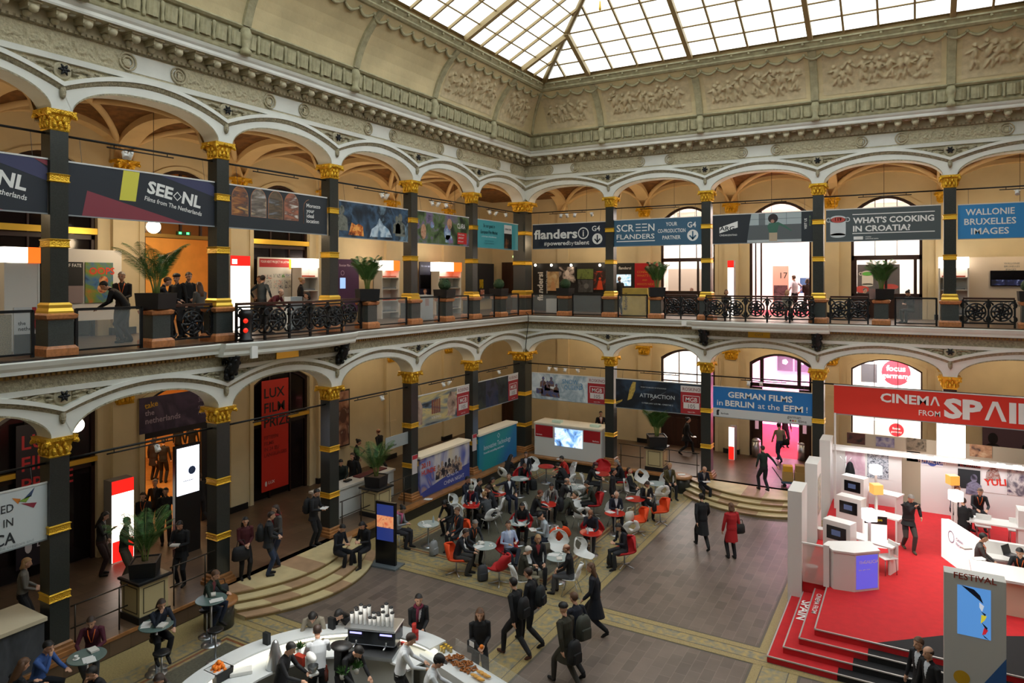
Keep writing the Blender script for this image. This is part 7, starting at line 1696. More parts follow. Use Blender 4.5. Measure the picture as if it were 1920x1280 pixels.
# railings on the ledge
def railing(W, t0, t1, k, lab, posts):
    r = thing('ledge_railing', lab, 'railing', (0, 0, 0), 0, 'thin railings on the ledge'); mb = mat('railing_bronze', '#3a342c', .4, metal=.6)
    for z in (.5, 1.0): m = MB(); m.tube([W(t0, k, Z0 + z), W(t1, k, Z0 + z)], .018, 6); m.build('rail', [mb], r)
    for t in posts: m = MB(); m.tube([W(t, k, Z0), W(t, k, Z0 + 1.0)], .02, 6); m.build('post', [mb], r)
railing(WL, 19.7, 21.0, .2, 'thin railing between the nearest pillar and the cream pedestal', (19.9, 20.9)); railing(WL, 17.3, 18.6, .2, 'thin railing right of the near cream pedestal', (17.6, 18.5)); railing(WL, 11.15, 12.6, .2, 'thin railing in front of the white desk', (11.6, 12.5)); railing(WL, 8.9, 10.1, .2, 'thin railing right of the second cream pedestal', (9.3,))
railing(WB, 5.1, 6.25, .3, 'thin railing left of the back cream pedestal', (5.2, 6.1)); railing(WB, 7.2, 8.7, .3, 'thin railing between back pedestal and back steps', (7.4, 8.6))
# round stone seats at the ends of the steps
def stone_seat(x, y, lab):
    r = thing('round_stone_seat', lab, 'stone seat', (x, y, 0), 0, 'round stone seats'); m = MB(); m.lathe([(.36, 0), (.36, .50), (.30, .54), (.30, .58)], n=28); m.build('drum', [M_gran], r); m = MB(); m.lathe([(.40, .56), (.45, .59), (.45, .64), (.38, .68), (0, .68)], n=28); m.build('top', [M_ledge], r)
stone_seat(1.3, -18.0, 'round dark stone seat with wooden top at the left end of the left steps'); stone_seat(8.15, -1.1, 'round dark stone seat with wooden top at the left end of the back steps')
bag(Vector((1.3, -17.95, .69)), 0, 0, 40, '#1a1e22', 'dark bag lying on the round seat by the left steps', 'shoulder_bag', 1.1)
small('paper', (8.15, -1.1, .69), .4, 'open white magazine on the round seat by the back steps'); small('paper', (1.5, -18.15, .69), 1.2, 'white papers on the round seat by the left steps'); small('paper', (.6, -8.4, Z0 + .01), .3, 'white leaflet lying on the ledge below the colourful wall'); small('paper', (2.3, -.62, Z0 + .01), .3, 'white leaflet on the ledge before the white info counter')
# ---------------------------------------------------------------- counters and walls of the ground floor arcade
Mw = mat('counter_white', '#cfd0cc', .5); Mr = mat('counter_red_panel', '#a81820', .5)
r = thing('info_counter', 'long white info counter with red end panels and a blue screen', 'counter'); m = MB(); wbox(m, WB, .85, 4.27, -.75, .34, Z0, 1.92); m.build('body', [Mw], r); m = MB(); wbox(m, WB, .82, 4.29, -.8, .37, 1.92, 1.99); m.build('top', [mat('counter_top_cream', '#efe4cc', .5)], r); p = PN(WB, .85, Z0, .345)  # counter tops share one even pale cream colour
for a, b_ in ((.05, .98), (2.55, 3.38)): ink(p, r, Mr, lambda p, b: p.rect(b, a, .88, b_, 1.42), 'red_panel')
ink(p, r, M_art('blue_screen_art', ['#20305a', '#78a8e0', '#d8e8f8', '#3a60a8'], 2.2, 4, emit=.9), lambda p, b: p.rect(b, 1.08, .55, 2.5, 1.38, .006), 'screen'); words_(r, p, '#e8d0d0', [('Berlinale', .1, .95, .09), ('Berlinale', 3.0, .94, .09)])
for j, t in enumerate((1.65, 3.6)): tag(sheet(WB, t, t + .45, 2.0, 2.1, .1, flat('#c8dcc8'), .3, None, 'brochure_box'), ['pale brochure box on the left part of the white info counter', 'pale brochure box on the right part of the white info counter'][j], 'box')
r = thing('film_wall', 'colourful film wall counter with a row of people printed on it', 'stand wall'); m = MB(); wbox(m, WL, 5.1, 8.45, -.25, .30, Z0, 1.95); m.build('body', [M_art('film_wall_art', ['#d8a428', '#d8c8a0', '#c8c4c8', '#4a58a8', '#e0b040'], .7, 3, stretch=(1, 1, .6))], r); m = MB(); wbox(m, WL, 5.05, 8.5, -.3, .34, 1.95, 2.03); m.build('top', [mat('counter_top_cream', '#efe4cc', .5)], r); p = PN(WL, 8.45, Z0, .305)
ink(p, r, flat('#3a4894'), lambda p, b: p.poly(b, [(0, 0), (3.35, 0), (3.35, .62), (1.4, .42), (0, .18)], .003), 'blue_field'); ink(p, r, M_art('crowd_art', ['#14141c', '#3a3440', '#c8a890', '#22222c'], 4, 3), lambda p, b: [head_(p, b, 1.15 + .24 * q, .92 + .1 * (q % 2), .62, .005 + .0006 * q) for q in range(7)], 'people_picture')
words_(r, p, '#c8401c', [('20.13', .05, 1.12, .26, .02), ('HUNDE', .05, .84, .26, .02)]); words_(r, p, '#d8d8e8', [('CINEMA', 1.7, .38, .22, 0), ('CHINA NIGHT', 1.5, .12, .22, 0)])
r = thing('film_wall', 'blue and turquoise wall counter reading Innovative Technology', 'stand wall'); m = MB(); wbox(m, WL, 1.1, 4.35, -.25, .30, Z0, 2.0); m.build('body', [M_art('teal_wall_art', ['#284ea8', '#1478a0', '#128c90'], .35, 1)], r); m = MB(); wbox(m, WL, 1.05, 4.4, -.3, .34, 2.0, 2.08); m.build('top', [mat('counter_top_cream', '#efe4cc', .5)], r); p = PN(WL, 4.35, Z0, .305)
words_(r, p, '#c8d8e8', [('Innovative Technology', .35, .88, .30, .004, 'LEFT', 0, .85), ('Powerful storytelling starts here', .35, .7, .13), ('efm.example', 1.4, .35, .10)][:2]); ink(p, r, flat('#c8d8e8'), lambda p, b: [p.ring(b, 1.6, 1.3, .12, .03, .005, 0, 4)], 'logo')
for nm_, t in (('third', 8.72), ('second', 4.62)):
    o, p = board(WL, t + .15, t - .15, 1.45, 2.15, .25, flat('#c8c0c0'), 'notice', 'small white notice with red head on the %s lower pillar wall' % nm_, 'notice', None, .03); ink(p, o, flat('#b82838'), lambda p, b: p.rect(b, 0, .55, .3, .7), 'red_head')
o, p = board(WL, 10.15, 8.85, 2.6, 3.05, .05, flat('#9aa09e'), 'hanging_sign', 'small plain grey sign hanging before the white desk pillar', 'sign', None, .02); words_(o, p, '#3a4040', [('Reception', .1, .08, .12)])
m = MB()
for t in (9.9, 9.1): m.tube([WL(t, .04, 3.05), WL(t, 0, 4.7)], .006, 4)
m.build('wire', [M_iron], o)
r = thing('reception_desk', 'white reception desk with dark red top rim behind the second palm', 'desk'); m = MB(); wbox(m, WL, 8.75, 12.4, -1.3, -.75, Z0, 1.45); m.build('front', [Mw], r); m = MB(); wbox(m, WL, 8.7, 12.45, -1.4, -.7, 1.45, 1.52); m.build('top', [mat('desk_top_white', '#d8d4cc', .4)], r); m = MB(); wbox(m, WL, 8.9, 10.4, -1.3, -.95, 1.52, 1.56); m.build('red_rim', [flat('#5a1420')], r)
tag(sheet(WL, 10.75, 11.05, 1.53, 1.58, -1.0, flat('#101012'), .15, None, 'telephone'), 'black telephone on the white reception desk', 'telephone')
o, p = board(WL, 8.5, 7.3, 1.7, 4.1, -DEP + .22, flat('#2a1c18'), 'framed_poster', 'tall framed film poster on the rear wall behind the white desk', 'poster', None, .04); ink(p, o, M_art('poster_tall', ['#c8a890', '#a87860', '#5a3430', '#e0c8b0'], 1.6, 3), lambda p, b: p.rect(b, .06, .06, 1.14, 2.34), 'picture'); ink(p, o, flat('#5a3c34'), lambda p, b: p.disc(b, .8, 1.3, .2, .006, 0, 16, .3), 'head_shape')
r, p, w, h = light_pillar(WL, 209, 898, 251, 1060, -3.75, 'tall glowing white pillar with red head in the left arcade', .4, .4, Z0); ink(p, r, M_litr, lambda p, b: p.rect(b, .02, .02, w - .02, .62, .004), 'red_foot')
r, p, w, h = light_pillar(WB, 1366, 800, 1377, 886, -3.3, 'slim glowing pillar with red foot beside the corridor door', .02, .5, Z0); ink(p, r, M_litr, lambda p, b: p.rect(b, .01, .02, w - .01, .62, .004), 'red_foot')
r = thing('screen_display', 'bright white portrait screen in the left arcade doorway', 'screen'); m = MB(); wbox(m, WL, 15.75, 16.6, -2.7, -2.58, Z0, 3.75); m.build('casing', [flat('#0c0c0e', .4)], r); p = PN(WL, 16.6, 2.2, -2.575); ink(p, r, flat('#eef2ff', .4, 1.6), lambda p, b: p.rect(b, .05, .06, .8, 1.48), 'screen'); ink(p, r, flat('#2a3c5a', .4, .2), lambda p, b: [p.disc(b, .55, .75, .13, .008, 0, 9), p.rect(b, .25, .45, .6, .47, .008)], 'picture')
r = thing('screen_totem', 'black screen totem with blue display at the end of the left steps', 'screen', (2.52, -13.02, 0), .12); m = MB(); m.cbox((0, 0, .03), (1.0, .55, .05)); m.build('base_plate', [flat('#7c868c', .4, 0, .5)], r); m = MB(); m.cbox((0, 0, 1.0), (.72, .10, 1.92), bev=.01); m.build('casing', [flat('#0c0d10', .3)], r); p = Panel((-.30, -.052, .78), (1, 0, 0), (0, 0, 1), (0, -1, 0)); ink(p, r, flat('#2c3c84', .3, .35), lambda p, b: p.rect(b, 0, 0, .6, 1.1), 'blue_display'); ink(p, r, M_art('totem_art', ['#8a3020', '#e8a070', '#c85a3a'], 5, 3, emit=.5), lambda p, b: p.rect(b, .0, .40, .6, .76, .007), 'picture')
r = thing('side_counter', 'white counter with pale wooden top and black picture front, lower left corner', 'counter'); m = MB(); wbox(m, WL, 21.6, 23.4, -.8, .33, Z0, 1.42); m.build('body', [M_art('bw_front', ['#0e0f12', '#4a4e54', '#1a1c20', '#86898c'], .8, 4)], r); m = MB(); wbox(m, WL, 21.56, 23.4, -.85, .38, 1.42, 1.5); m.build('top', [flat('#c8bca0')], r)
def bin_(x, y, lab):
    p = atz(x, y, Z0); r = thing('waste_bin', lab, 'bin', p, 0, 'steel waste bins'); m = MB(); m.lathe([(.2, 0), (.2, .72), (0, .72)], n=20); m.build('body', [M_steel], r); m = MB(); m.lathe([(.2, .72), (.19, .80), (.12, .87), (0, .9)], n=20); m.build('dome_lid', [M_steel], r)
bin_(1418, 856, 'steel waste bin with domed lid left of the corridor door'); bin_(1504, 862, 'steel waste bin with domed lid right of the corridor door')
# trolley with boxes
t0 = atz(1487, 912, Z0); r = thing('hand_trolley', 'low blue trolley loaded with cardboard boxes', 'trolley', (t0.x, t0.y, Z0), .3); m = MB(); m.cbox((0, 0, .2), (.9, .6, .04)); m.build('platform', [flat('#2a4a64')], r); m = MB(); m.tube([(-.42, 0, .2), (-.8, -.05, .75)], .02, 6); m.build('handle', [flat('#22262a')], r)
for sx in (-.35, .35):
    for sy in (-.22, .22): m = MB(); m.lathe([(.07, -.02), (.07, .02)], n=12); o = m.build('wheel', [flat('#101012')], r); o.rotation_euler = (PI / 2, 0, 0); o.location = (sx, sy, .09)
for dx, dy, dz, s, c, lab in ((-.2, 0, .22, (.42, .4, .38), '#a4834c', 'brown cardboard box on the left of the trolley'), (.25, 0, .22, (.4, .4, .42), '#9a7844', 'brown cardboard box on the right of the trolley'), (-.2, 0, .605, (.36, .34, .22), '#c8941e', 'yellow box on top of the trolley stack'), (.25, 0, .645, (.34, .36, .25), '#96743e', 'upper right cardboard box on the trolley')):
    m = MB(); m.cbox((t0.x + dx, t0.y + dy, Z0 + dz + s[2] / 2), s, rz=.2, bev=.008); tag(m.build('cardboard_box', [flat(c, .8)]), lab, 'box', 'boxes on the trolley')
# ================================================================ white stand on the red platform
M_carpet = mat('red_carpet', '#bc181e', .9, var=.08, vscale=5); M_carpb = mat('black_carpet', '#151416', .9); M_nose = mat('step_edge_strip', '#b8b4b0', .4, metal=.4); M_sw = mat('stand_white', '#dedcd8', .5); M_frost = mat('frosted_glass', '#d8b8b0', .45, alpha=.45)
ZS = .60; SX = 14.5; SY = -11.88; BX = 21.6
m = MB(); m.box(SX, BX, SY, -.95, .02, ZS, 0)
m.add([(15.75, SY, ZS + .004), (BX, SY, ZS + .004), (BX, -8.2, ZS + .004), (17.05, -10.75, ZS + .004)], [(0, 1, 2, 3)], 1)
for i in range(3):
    d = .3 * (3 - i); zt_ = .15 * (i + 1); x0, y0 = SX - d, SY - d; z_ = zt_ - .15
    xs_ = 15.9 - .28 * (3 - i)
    m.box(x0, xs_, y0, SY + .0, .0, zt_, 0); m.box(xs_, BX, y0, SY, .0, zt_, 1); m.box(x0, SX, SY, -9.2, .0, zt_, 0)
    m.box(x0 - .012, BX, y0 - .012, y0 + .02, zt_ - .02, zt_ + .006, 2); m.box(x0 - .012, x0 + .02, y0, -9.2, zt_ - .02, zt_ + .006, 2)
m.box(SX - .012, BX, SY - .012, SY + .02, ZS - .02, ZS + .008, 2); m.box(SX - .012, SX + .02, SY, -9.2, ZS - .02, ZS + .008, 2)
o = m.build('stand_platform', [M_carpet, M_carpb, M_nose]); tag(o, 'red carpeted stand platform with three steps and a black corner', 'platform')
m = MB(); m.box(13.89, 14.5, -9.2, -1.1, .02, ZS - .005); m.build('side_deck', [M_carpet], o)
p = Panel((SX - .27, SY + 2.35, .456), (0, -1, 0), (1, 0, 0), (0, 0, 1)); words_(o, p, '#e8e0dc', [('CINEMA FROM', .0, .06, .17, .004, 'LEFT', 0, 1.1)], 'step_lettering'); p = Panel((SX - .57, SY + 2.1, .306), (0, -1, 0), (1, 0, 0), (0, 0, 1)); words_(o, p, '#e8e0dc', [('SPAIN', .0, .04, .33, .025, 'LEFT', 0, 1.35)], 'step_lettering')
for j, (y, lab, z0_) in enumerate(((-9.28, 'nearest white slab wall beside the red steps', 0), (-5.83, 'middle white slab wall on the left edge of the stand', 0), (-1.95, 'farthest white slab wall at the stand rear corner', 0))):
    m = MB(); m.box(13.52, 13.88, y, y + 1.05, z0_, 3.0 - .04 * j); o = tag(m.build('slab_wall', [M_sw]), lab, 'wall slab', 'white slab walls of the stand')
    if j == 1: p = Panel((13.885, y + .08, 1.3), (0, 1, 0), (0, 0, 1), (1, 0, 0)); ink(p, o, M_art('slab_poster', ['#8a9ca0', '#c8c0a8', '#48606c'], 3, 3), lambda p, b: p.rect(b, .05, 0, .8, 1.2), 'poster')
r = thing('glass_screen', 'frosted glass screen with white posts beside the nearest slab wall', 'screen wall'); m = MB(); m.box(13.9, 14.44, -9.27, -9.25, ZS, 1.62); m.build('pane', [M_frost], r); m = MB(); m.box(14.42, 14.56, -9.33, -9.2, ZS, 1.7); m.build('post', [M_sw], r); m = MB(); m.box(13.88, 14.44, -9.29, -9.23, 1.62, 1.66); m.build('rail', [M_sw], r)
def binw(x, y, z, lab):
    m = MB(); m.lathe([(.10, 0), (.14, .33), (.15, .34), (.13, .33), (.09, .02), (0, .02)], (x, y, z), 18); tag(m.build('waste_basket', [M_sw]), lab, 'waste basket', 'white waste baskets')
binw(14.1, -8.95, ZS, 'white waste basket behind the frosted glass screen'); q = atz(1539, 1010, ZS); binw(q.x, q.y, ZS, 'white waste basket beside the middle slab wall')
# rear wall of the stand with light strip, doorway and posters
r = thing('stand_rear_wall', 'white lit rear wall of the red stand with a row of lamps on top', 'stand wall'); m = MB(); m.box(13.88, 16.12, -1.08, -.98, ZS, 2.56); m.build('left_panel', [M_sw], r); m = MB(); m.box(16.7, BX, -1.08, -.98, ZS, 2.56); m.build('right_panel', [M_sw], r); m = MB(); m.box(13.8, BX, -1.25, -.9, 2.46, 2.6); m.build('top_beam', [M_sw], r)
for j in range(14): m = MB(); x = 15.3 + .45 * j; m.box(x, x + .22, -1.30, -1.22, 2.53, 2.62); m.build('strip_lamp', [mat('strip_lamp_lit', '#fff8ea', .4, emit=5)], r)
area((17.5, -1.7, 2.9), (R(-20), 0, 0), 6.5, 60, (.95, .97, 1), .5)
def rp(x0, y0, x1, y1, m_, name, label, cat, k=-1.09, grp=None):
    a, b = aty(x0, y0, k), aty(x1, y1, k); a2, b2 = aty(x1, y0, k), aty(x0, y1, k); q = MB(); z1, z0 = (a.z + a2.z) / 2, (b.z + b2.z) / 2
    q.box(a.x, b.x, k, k + .02, z0, z1); o = tag(q.build(name, [m_]), label, cat, grp); p = Panel((a.x, k, z0), (1, 0, 0), (0, 0, 1), (0, -1, 0)); p.w, p.h = b.x - a.x, z1 - z0; return o, p
gp = 'posters on the stand rear wall'
o, p = rp(1585, 841, 1622, 890, M_art('pink_relief', ['#e0c8d0', '#c8a0b0', '#f0e0e4'], 1.6, 2), 'stand_poster', 'pink poster with wavy shapes on the stand rear wall', 'poster', grp=gp)
o, p = rp(1626, 846, 1666, 897, M_art('crowd_bw', ['#2a3040', '#c8ccd4', '#5a6470', '#e8e8ec'], 9, 4), 'stand_poster', 'black and white crowd poster right of the pink one', 'poster', grp=gp)
o, p = rp(1728, 858, 1768, 873, flat('#e8e8ee'), 'stand_sign', 'blue and white FILM FACTORY sign on the stand rear wall', 'sign'); ink(p, o, flat('#3a52a4'), lambda p, b: [p.disc(b, p.w / 2, p.h / 2, p.h * .55, .003), p.rect(b, 0, p.h * .2, p.w, p.h * .8, .004)], 'blue_shape'); words_(o, p, '#ffffff', [('FILM FACTORY', p.w / 2, p.h * .3, .17, .02, 'CENTER', 0, .75)])
o, p = rp(1796, 866, 1838, 916, flat('#20262a'), 'stand_poster', 'dark poster with a hooded figure below a red title', 'poster', grp=gp); ink(p, o, flat('#d0d4d4'), lambda p, b: p.rect(b, 0, p.h * .72, p.w, p.h * .8), 'white_stripe'); words_(o, p, '#b84a48', [('EL AUTOR', .06, p.h * .82, .13, .012)]); ink(p, o, M_art('hood_art', ['#3a3448', '#8a88a0', '#2a2834'], 4, 3), lambda p, b: [head_(p, b, p.w * .72, p.h * .42, .75, .005)], 'figure_picture')
o, p = rp(1841, 870, 1884, 924, flat('#e4e0de'), 'stand_poster', 'white poster with a jumble of figures and red YULI title', 'poster', grp=gp); ink(p, o, M_art('jumble_art', ['#4a4a4a', '#b8a8a0', '#8a4a3a', '#d8d4d0'], 7, 4), lambda p, b: p.poly(b, [(p.w * .15, p.h * .4), (p.w * .85, p.h * .45), (p.w * .7, p.h * .85), (p.w * .45, p.h * .95), (p.w * .2, p.h * .7)]), 'figures_picture'); words_(o, p, '#d83020', [('YULI', p.w * .14, p.h * .24, .3, .03, 'LEFT', .12)])
o, p = rp(1888, 876, 1935, 930, M_art('hall_photo', ['#a8a4a8', '#5a5460', '#d0c8c4', '#4a3e58'], 3, 4), 'stand_poster', 'poster of a man with crossed arms at the right edge', 'poster', grp=gp)
o, p = rp(1700, 846, 1725, 865, flat('#2c2820'), 'stand_poster', 'dark picture with yellow word in the stand doorway', 'poster', k=.30, grp=None); words_(o, p, '#d8c820', [('THE', .06, p.h * .3, .22, .015)])
m = MB(); m.box(14.4, BX, .30, .36, .47, 2.86); o = tag(m.build('partition_wall', [mat('beige_partition', '#b8ac98', .7)]), 'beige partition wall with small photographs behind the stand', 'partition')
for j, (x0, y0, x1, y1, cols) in enumerate(((1588, 812, 1622, 832, ['#1c1414', '#5a3028', '#2c2420']), (1642, 820, 1677, 838, ['#4a4668', '#8a84a0', '#b8b0a8']), (1700, 822, 1737, 845, ['#3a3428', '#8a7c68', '#1c1a14']), (1818, 834, 1860, 857, ['#3a2c30', '#b88a68', '#d8c0a0']))):
    rp(x0, y0, x1, y1, M_art('wall_photo_%d' % j, cols, 4, 4), 'framed_photograph', ['dark portrait photograph on the beige partition, leftmost', 'blue slanted strips picture on the beige partition', 'crowded wide photograph on the beige partition', 'photograph with warm round shape on the beige partition'][j], 'photograph', k=.28, grp='photographs on the beige partition')
m = MB(); wbox(m, WB, 17.2, 18.05, .24, .66, Z0, 3.75); tag(m.build('lit_pillar_casing', [mat('lit_casing', '#fff2ea', .5, emit=1.6)]), 'glowing white casing round the pillar behind the stand', 'light box')
o, p = board(WB, 18.9, 21.5, 1.6, 3.3, -DEP + .1, flat('#2c2026'), 'dark_poster', 'dark poster with black silhouettes on the arcade wall behind the stand', 'poster'); ink(p, o, flat('#120e12'), lambda p, b: [head_(p, b, 1.7, 1.0, 1.4, .005), head_(p, b, .35, .75, 1.3, .005)], 'silhouette'); ink(p, o, flat('#5a4450'), lambda p, b: p.rect(b, 0, .3, 2.6, 1.7, .003), 'mauve_field')
for x, lab in ((14.06, 'left'), (20.1, 'right')): m = MB(); m.box(x - .03, x + .03, -2.24, -2.18, ZS, 4.0); tag(m.build('sign_post', [M_sw]), 'thin white post carrying the %s end of the red sign' % lab, 'post', 'sign posts')
# counters and cabinets with screens
r = thing('info_counter', 'angled white counter with a blue lit front reading Film Galicia', 'counter'); C5 = [(14.67, -9.37), (15.16, -9.30), (15.71, -8.80), (15.45, -8.2), (14.5, -8.75), (14.42, -9.0)]; m = MB(); m.prism(C5, ZS, 1.58); m.build('body', [M_sw], r); m = MB(); m.prism([(x + (x - 15) * .04, y + (y + 8.9) * .04) for x, y in C5], 1.58, 1.63); m.build('top', [M_sw], r)
a, b_ = Vector((15.16, -9.30, ZS)), Vector((15.71, -8.80, ZS)); u = (b_ - a).normalized(); p = Panel(a + Vector((u.y, -u.x, 0)) * .003, u, (0, 0, 1), (u.y, -u.x, 0)); ink(p, r, mat('lit_blue_face', '#5a5ad0', .4, emit=.55), lambda p, b: p.rect(b, .05, .06, .70, .94), 'lit_face'); words_(r, p, '#e8e8ff', [('film', .14, .72, .12, .006), ('GALICIA', .27, .72, .12, .015), ('igape  gain  xunta', .12, .55, .05)])
def cab(x, y, lab, rz=-.35, h=1.22):
    r = thing('screen_cabinet', lab, 'cabinet', (x, y, ZS), rz, 'white screen cabinets'); m = MB(); m.cbox((0, 0, h / 2), (.78, .40, h)); m.build('body', [M_sw], r); p = Panel((-.28, -.203, h - .52), (1, 0, 0), (0, 0, 1), (0, -1, 0)); ink(p, r, flat('#0c0c10', .2), lambda p, b: p.rect(b, 0, 0, .56, .38), 'television'); ink(p, r, flat('#4a587a', .3, .25), lambda p, b: p.rect(b, .14, .12, .40, .28, .007), 'picture'); m = MB(); m.box(-.41, -.39, -.12, -.08, .75, .85); m.build('handle', [M_iron], r)
    m = MB(); m.box(.05, 1.35, .2, .75, .72, .76); m.box(1.25, 1.3, .2, .75, 0, .72); m.build('side_table', [M_sw], r)
for px_, py_, lab in ((1573, 1000, 'nearest white cabinet with a black screen on the red stand'), (1595, 952, 'middle white cabinet with a black screen on the red stand'), (1602, 912, 'farthest white cabinet with a black screen on the red stand')):
    q = atz(px_, py_, ZS + .9); cab(q.x, q.y + .2, lab)
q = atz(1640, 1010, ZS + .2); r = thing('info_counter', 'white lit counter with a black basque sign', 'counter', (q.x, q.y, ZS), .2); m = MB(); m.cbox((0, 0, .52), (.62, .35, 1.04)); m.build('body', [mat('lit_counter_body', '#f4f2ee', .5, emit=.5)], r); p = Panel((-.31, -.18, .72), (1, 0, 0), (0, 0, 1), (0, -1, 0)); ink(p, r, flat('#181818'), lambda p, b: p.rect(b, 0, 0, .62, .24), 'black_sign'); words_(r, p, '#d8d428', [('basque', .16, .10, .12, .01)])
def cube(x, y, zc, col, lab, e=2.2, s=.30):
    q = atz(x, y, zc); r = thing('cube_lamp', lab, 'lamp', (q.x, q.y, ZS), .5, 'cube lamps on poles'); m = MB(); m.cbox((0, 0, zc - ZS), (s, s, s), bev=.01); m.build('lamp_cube', [mat('cube_' + col.strip('#'), col, .5, emit=e)], r); m = MB(); m.box(-.03, .03, -.03, .03, 0, zc - ZS - s / 2); m.build('pole', [M_sw], r)
    return r
cube(1642, 880, 2.25, '#fff4e4', 'white lit cube lamp in front of the crowd poster'); cube(1643, 916, 2.25, '#c89048', 'brown cube lamp with bright stripe on a white pole', .9); cube(1630, 965, 2.25, '#f4eaff', 'white and lilac cube lamp above the basque counter', 1.8); cube(1786, 899, 2.2, '#c88a3c', 'orange brown cube lamp in front of the hooded figure poster', .9); cube(1792, 929, 2.2, '#fff8ee', 'white cube lamp beside the black haired visitor')
def schair(x, y, a, lab):
    q = atz(x, y, ZS + .5); r = thing('office_chair', lab, 'chair', (q.x, q.y, ZS), YAW + R(a), 'plain white stand chairs'); m = MB(); m.cbox((0, 0, .45), (.42, .42, .03), bev=.01); m.build('seat', [M_sw], r); m = MB(); m.cbox((0, -.21, .70), (.40, .025, .34), bev=.008); m.build('backrest', [M_sw], r)
    for sx in (-.17, .17):
        for sy in (-.19, .17): m = MB(); m.tube([(sx, sy, 0), (sx * .9, sy * .9, .44)], .012, 5); m.build('leg', [flat('#a8a8a8', .3, 0, .8)], r)
schair(1662, 1040, 100, 'white chair beside the blue lit counter'); schair(1805, 975, 330, 'white chair behind the black haired visitor'); schair(1843, 982, 330, 'white chair right of the visitor in black'); schair(1905, 990, 330, 'white chair with a red folder at the right edge')
# right hand counters
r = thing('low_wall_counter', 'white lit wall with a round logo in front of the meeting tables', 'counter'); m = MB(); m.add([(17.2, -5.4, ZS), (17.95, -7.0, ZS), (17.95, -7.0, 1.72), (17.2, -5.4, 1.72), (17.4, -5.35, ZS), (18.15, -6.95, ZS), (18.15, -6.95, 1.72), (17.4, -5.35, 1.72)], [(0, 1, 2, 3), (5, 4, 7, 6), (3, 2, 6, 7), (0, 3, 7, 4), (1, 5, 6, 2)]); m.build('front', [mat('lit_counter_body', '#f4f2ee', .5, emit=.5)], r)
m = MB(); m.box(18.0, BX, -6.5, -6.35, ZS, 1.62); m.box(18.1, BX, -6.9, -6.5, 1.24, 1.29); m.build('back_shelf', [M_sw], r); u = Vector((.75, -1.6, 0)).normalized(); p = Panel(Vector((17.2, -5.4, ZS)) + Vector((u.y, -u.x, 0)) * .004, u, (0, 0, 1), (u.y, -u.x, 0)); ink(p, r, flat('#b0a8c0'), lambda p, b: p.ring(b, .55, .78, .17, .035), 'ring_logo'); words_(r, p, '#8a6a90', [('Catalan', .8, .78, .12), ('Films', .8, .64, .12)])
r = thing('meeting_counter', 'white counter with leaflets and a laptop at the right edge', 'counter'); m = MB(); m.box(17.75, BX, -8.9, -7.8, 1.42, 1.48); m.build('top', [M_sw], r); m = MB(); m.box(17.8, BX, -8.8, -8.65, ZS, 1.42); m.build('front', [mat('beige_front', '#d8c4ac', .6)], r)
q = atz(1897, 1040, 1.5); r = thing('laptop', 'open dark laptop on the white counter before the man in black', 'laptop', (q.x, q.y, 1.48), 1.0); m = MB(); m.cbox((0, 0, .012), (.34, .24, .018)); m.build('keyboard', [flat('#3a3a3e', .4)], r); m = MB(); m.cbox((0, 0, 0), (.34, .012, .24), M=Matrix.Translation((0, .14, .12)) @ Matrix.Rotation(-.3, 4, 'X')); m.build('screen', [flat('#2a2a2e', .4)], r)
for x, y, lab in ((1835, 1047, 'brochures on the right hand white counter'), (1812, 1028, 'orange booklet on the right hand white counter')): q = atz(x, y, 1.49); small('book' if 'orange' in lab else 'paper', (q.x, q.y, 1.482), .6, lab)
r = thing('meeting_table', 'white meeting table between the two dark dressed men', 'table', (18.3, -3.6, ZS), 0); m = MB(); m.box(-.5, 1.6, -.35, .35, .70, .74); m.build('table_top', [M_sw], r); m = MB(); m.box(.9, 1.2, -.3, .3, 0, 1.25); m.build('side_unit', [M_sw], r)
# festival totem
tx = aty(1770, 1150, -12.95).x; tx1 = aty(1887, 1150, -12.95).x; r = thing('festival_totem', 'tall grey FESTIVAL totem with a light blue screen', 'totem'); m = MB(); m.box(tx, tx1, -12.95, -12.6, 0, 2.86); m.build('body', [mat('totem_grey', '#c2c0ba', .6)], r); p = Panel((tx, -12.955, 0), (1, 0, 0), (0, 0, 1), (0, -1, 0)); w = tx1 - tx
def tp(x, y): v = aty(x, y, -12.955); return (v.x - tx, v.z)
ink(p, r, flat('#5a96dc', .4, .45), lambda p, b: p.poly(b, [(tp(1795, 1185)[0], tp(1795, 1187)[1]), (tp(1858, 1200)[0], tp(1795, 1187)[1]), (tp(1858, 1100)[0], tp(1795, 1095)[1]), tp(1795, 1095)], .003), 'screen')
x0, y0 = tp(1795, 1187); x1, y1 = tp(1858, 1095); y1 = tp(1795, 1095)[1]; sx, sy = x1 - x0, y1 - y0
for col, pts in (('#0a0e20', [(.12, 1), (.5, .96), (.68, .86), (.78, .70), (.66, .76)]), ('#0a0e20', [(.70, .55), (.86, .50), (.82, .46)]), ('#0a0e20', [(.72, .33), (.9, .24), (.88, .17)]), ('#0a0e20', [(.74, .10), (.82, .06), (.95, .0), (.82, .03)]), ('#e8f0ff', [(.66, .72), (.80, .66), (.74, .54), (.66, .62)]), ('#f0e040', [(.72, .48), (.88, .47), (.82, .38), (.70, .30)]), ('#e02838', [(.80, .23), (.92, .19), (.84, .10), (.74, .08)])): ink(p, r, flat(col, .4, .3), lambda p, b: p.poly(b, [(x0 + sx * a, y0 + sy * c) for a, c in pts], .006), 'ribbon_shape')
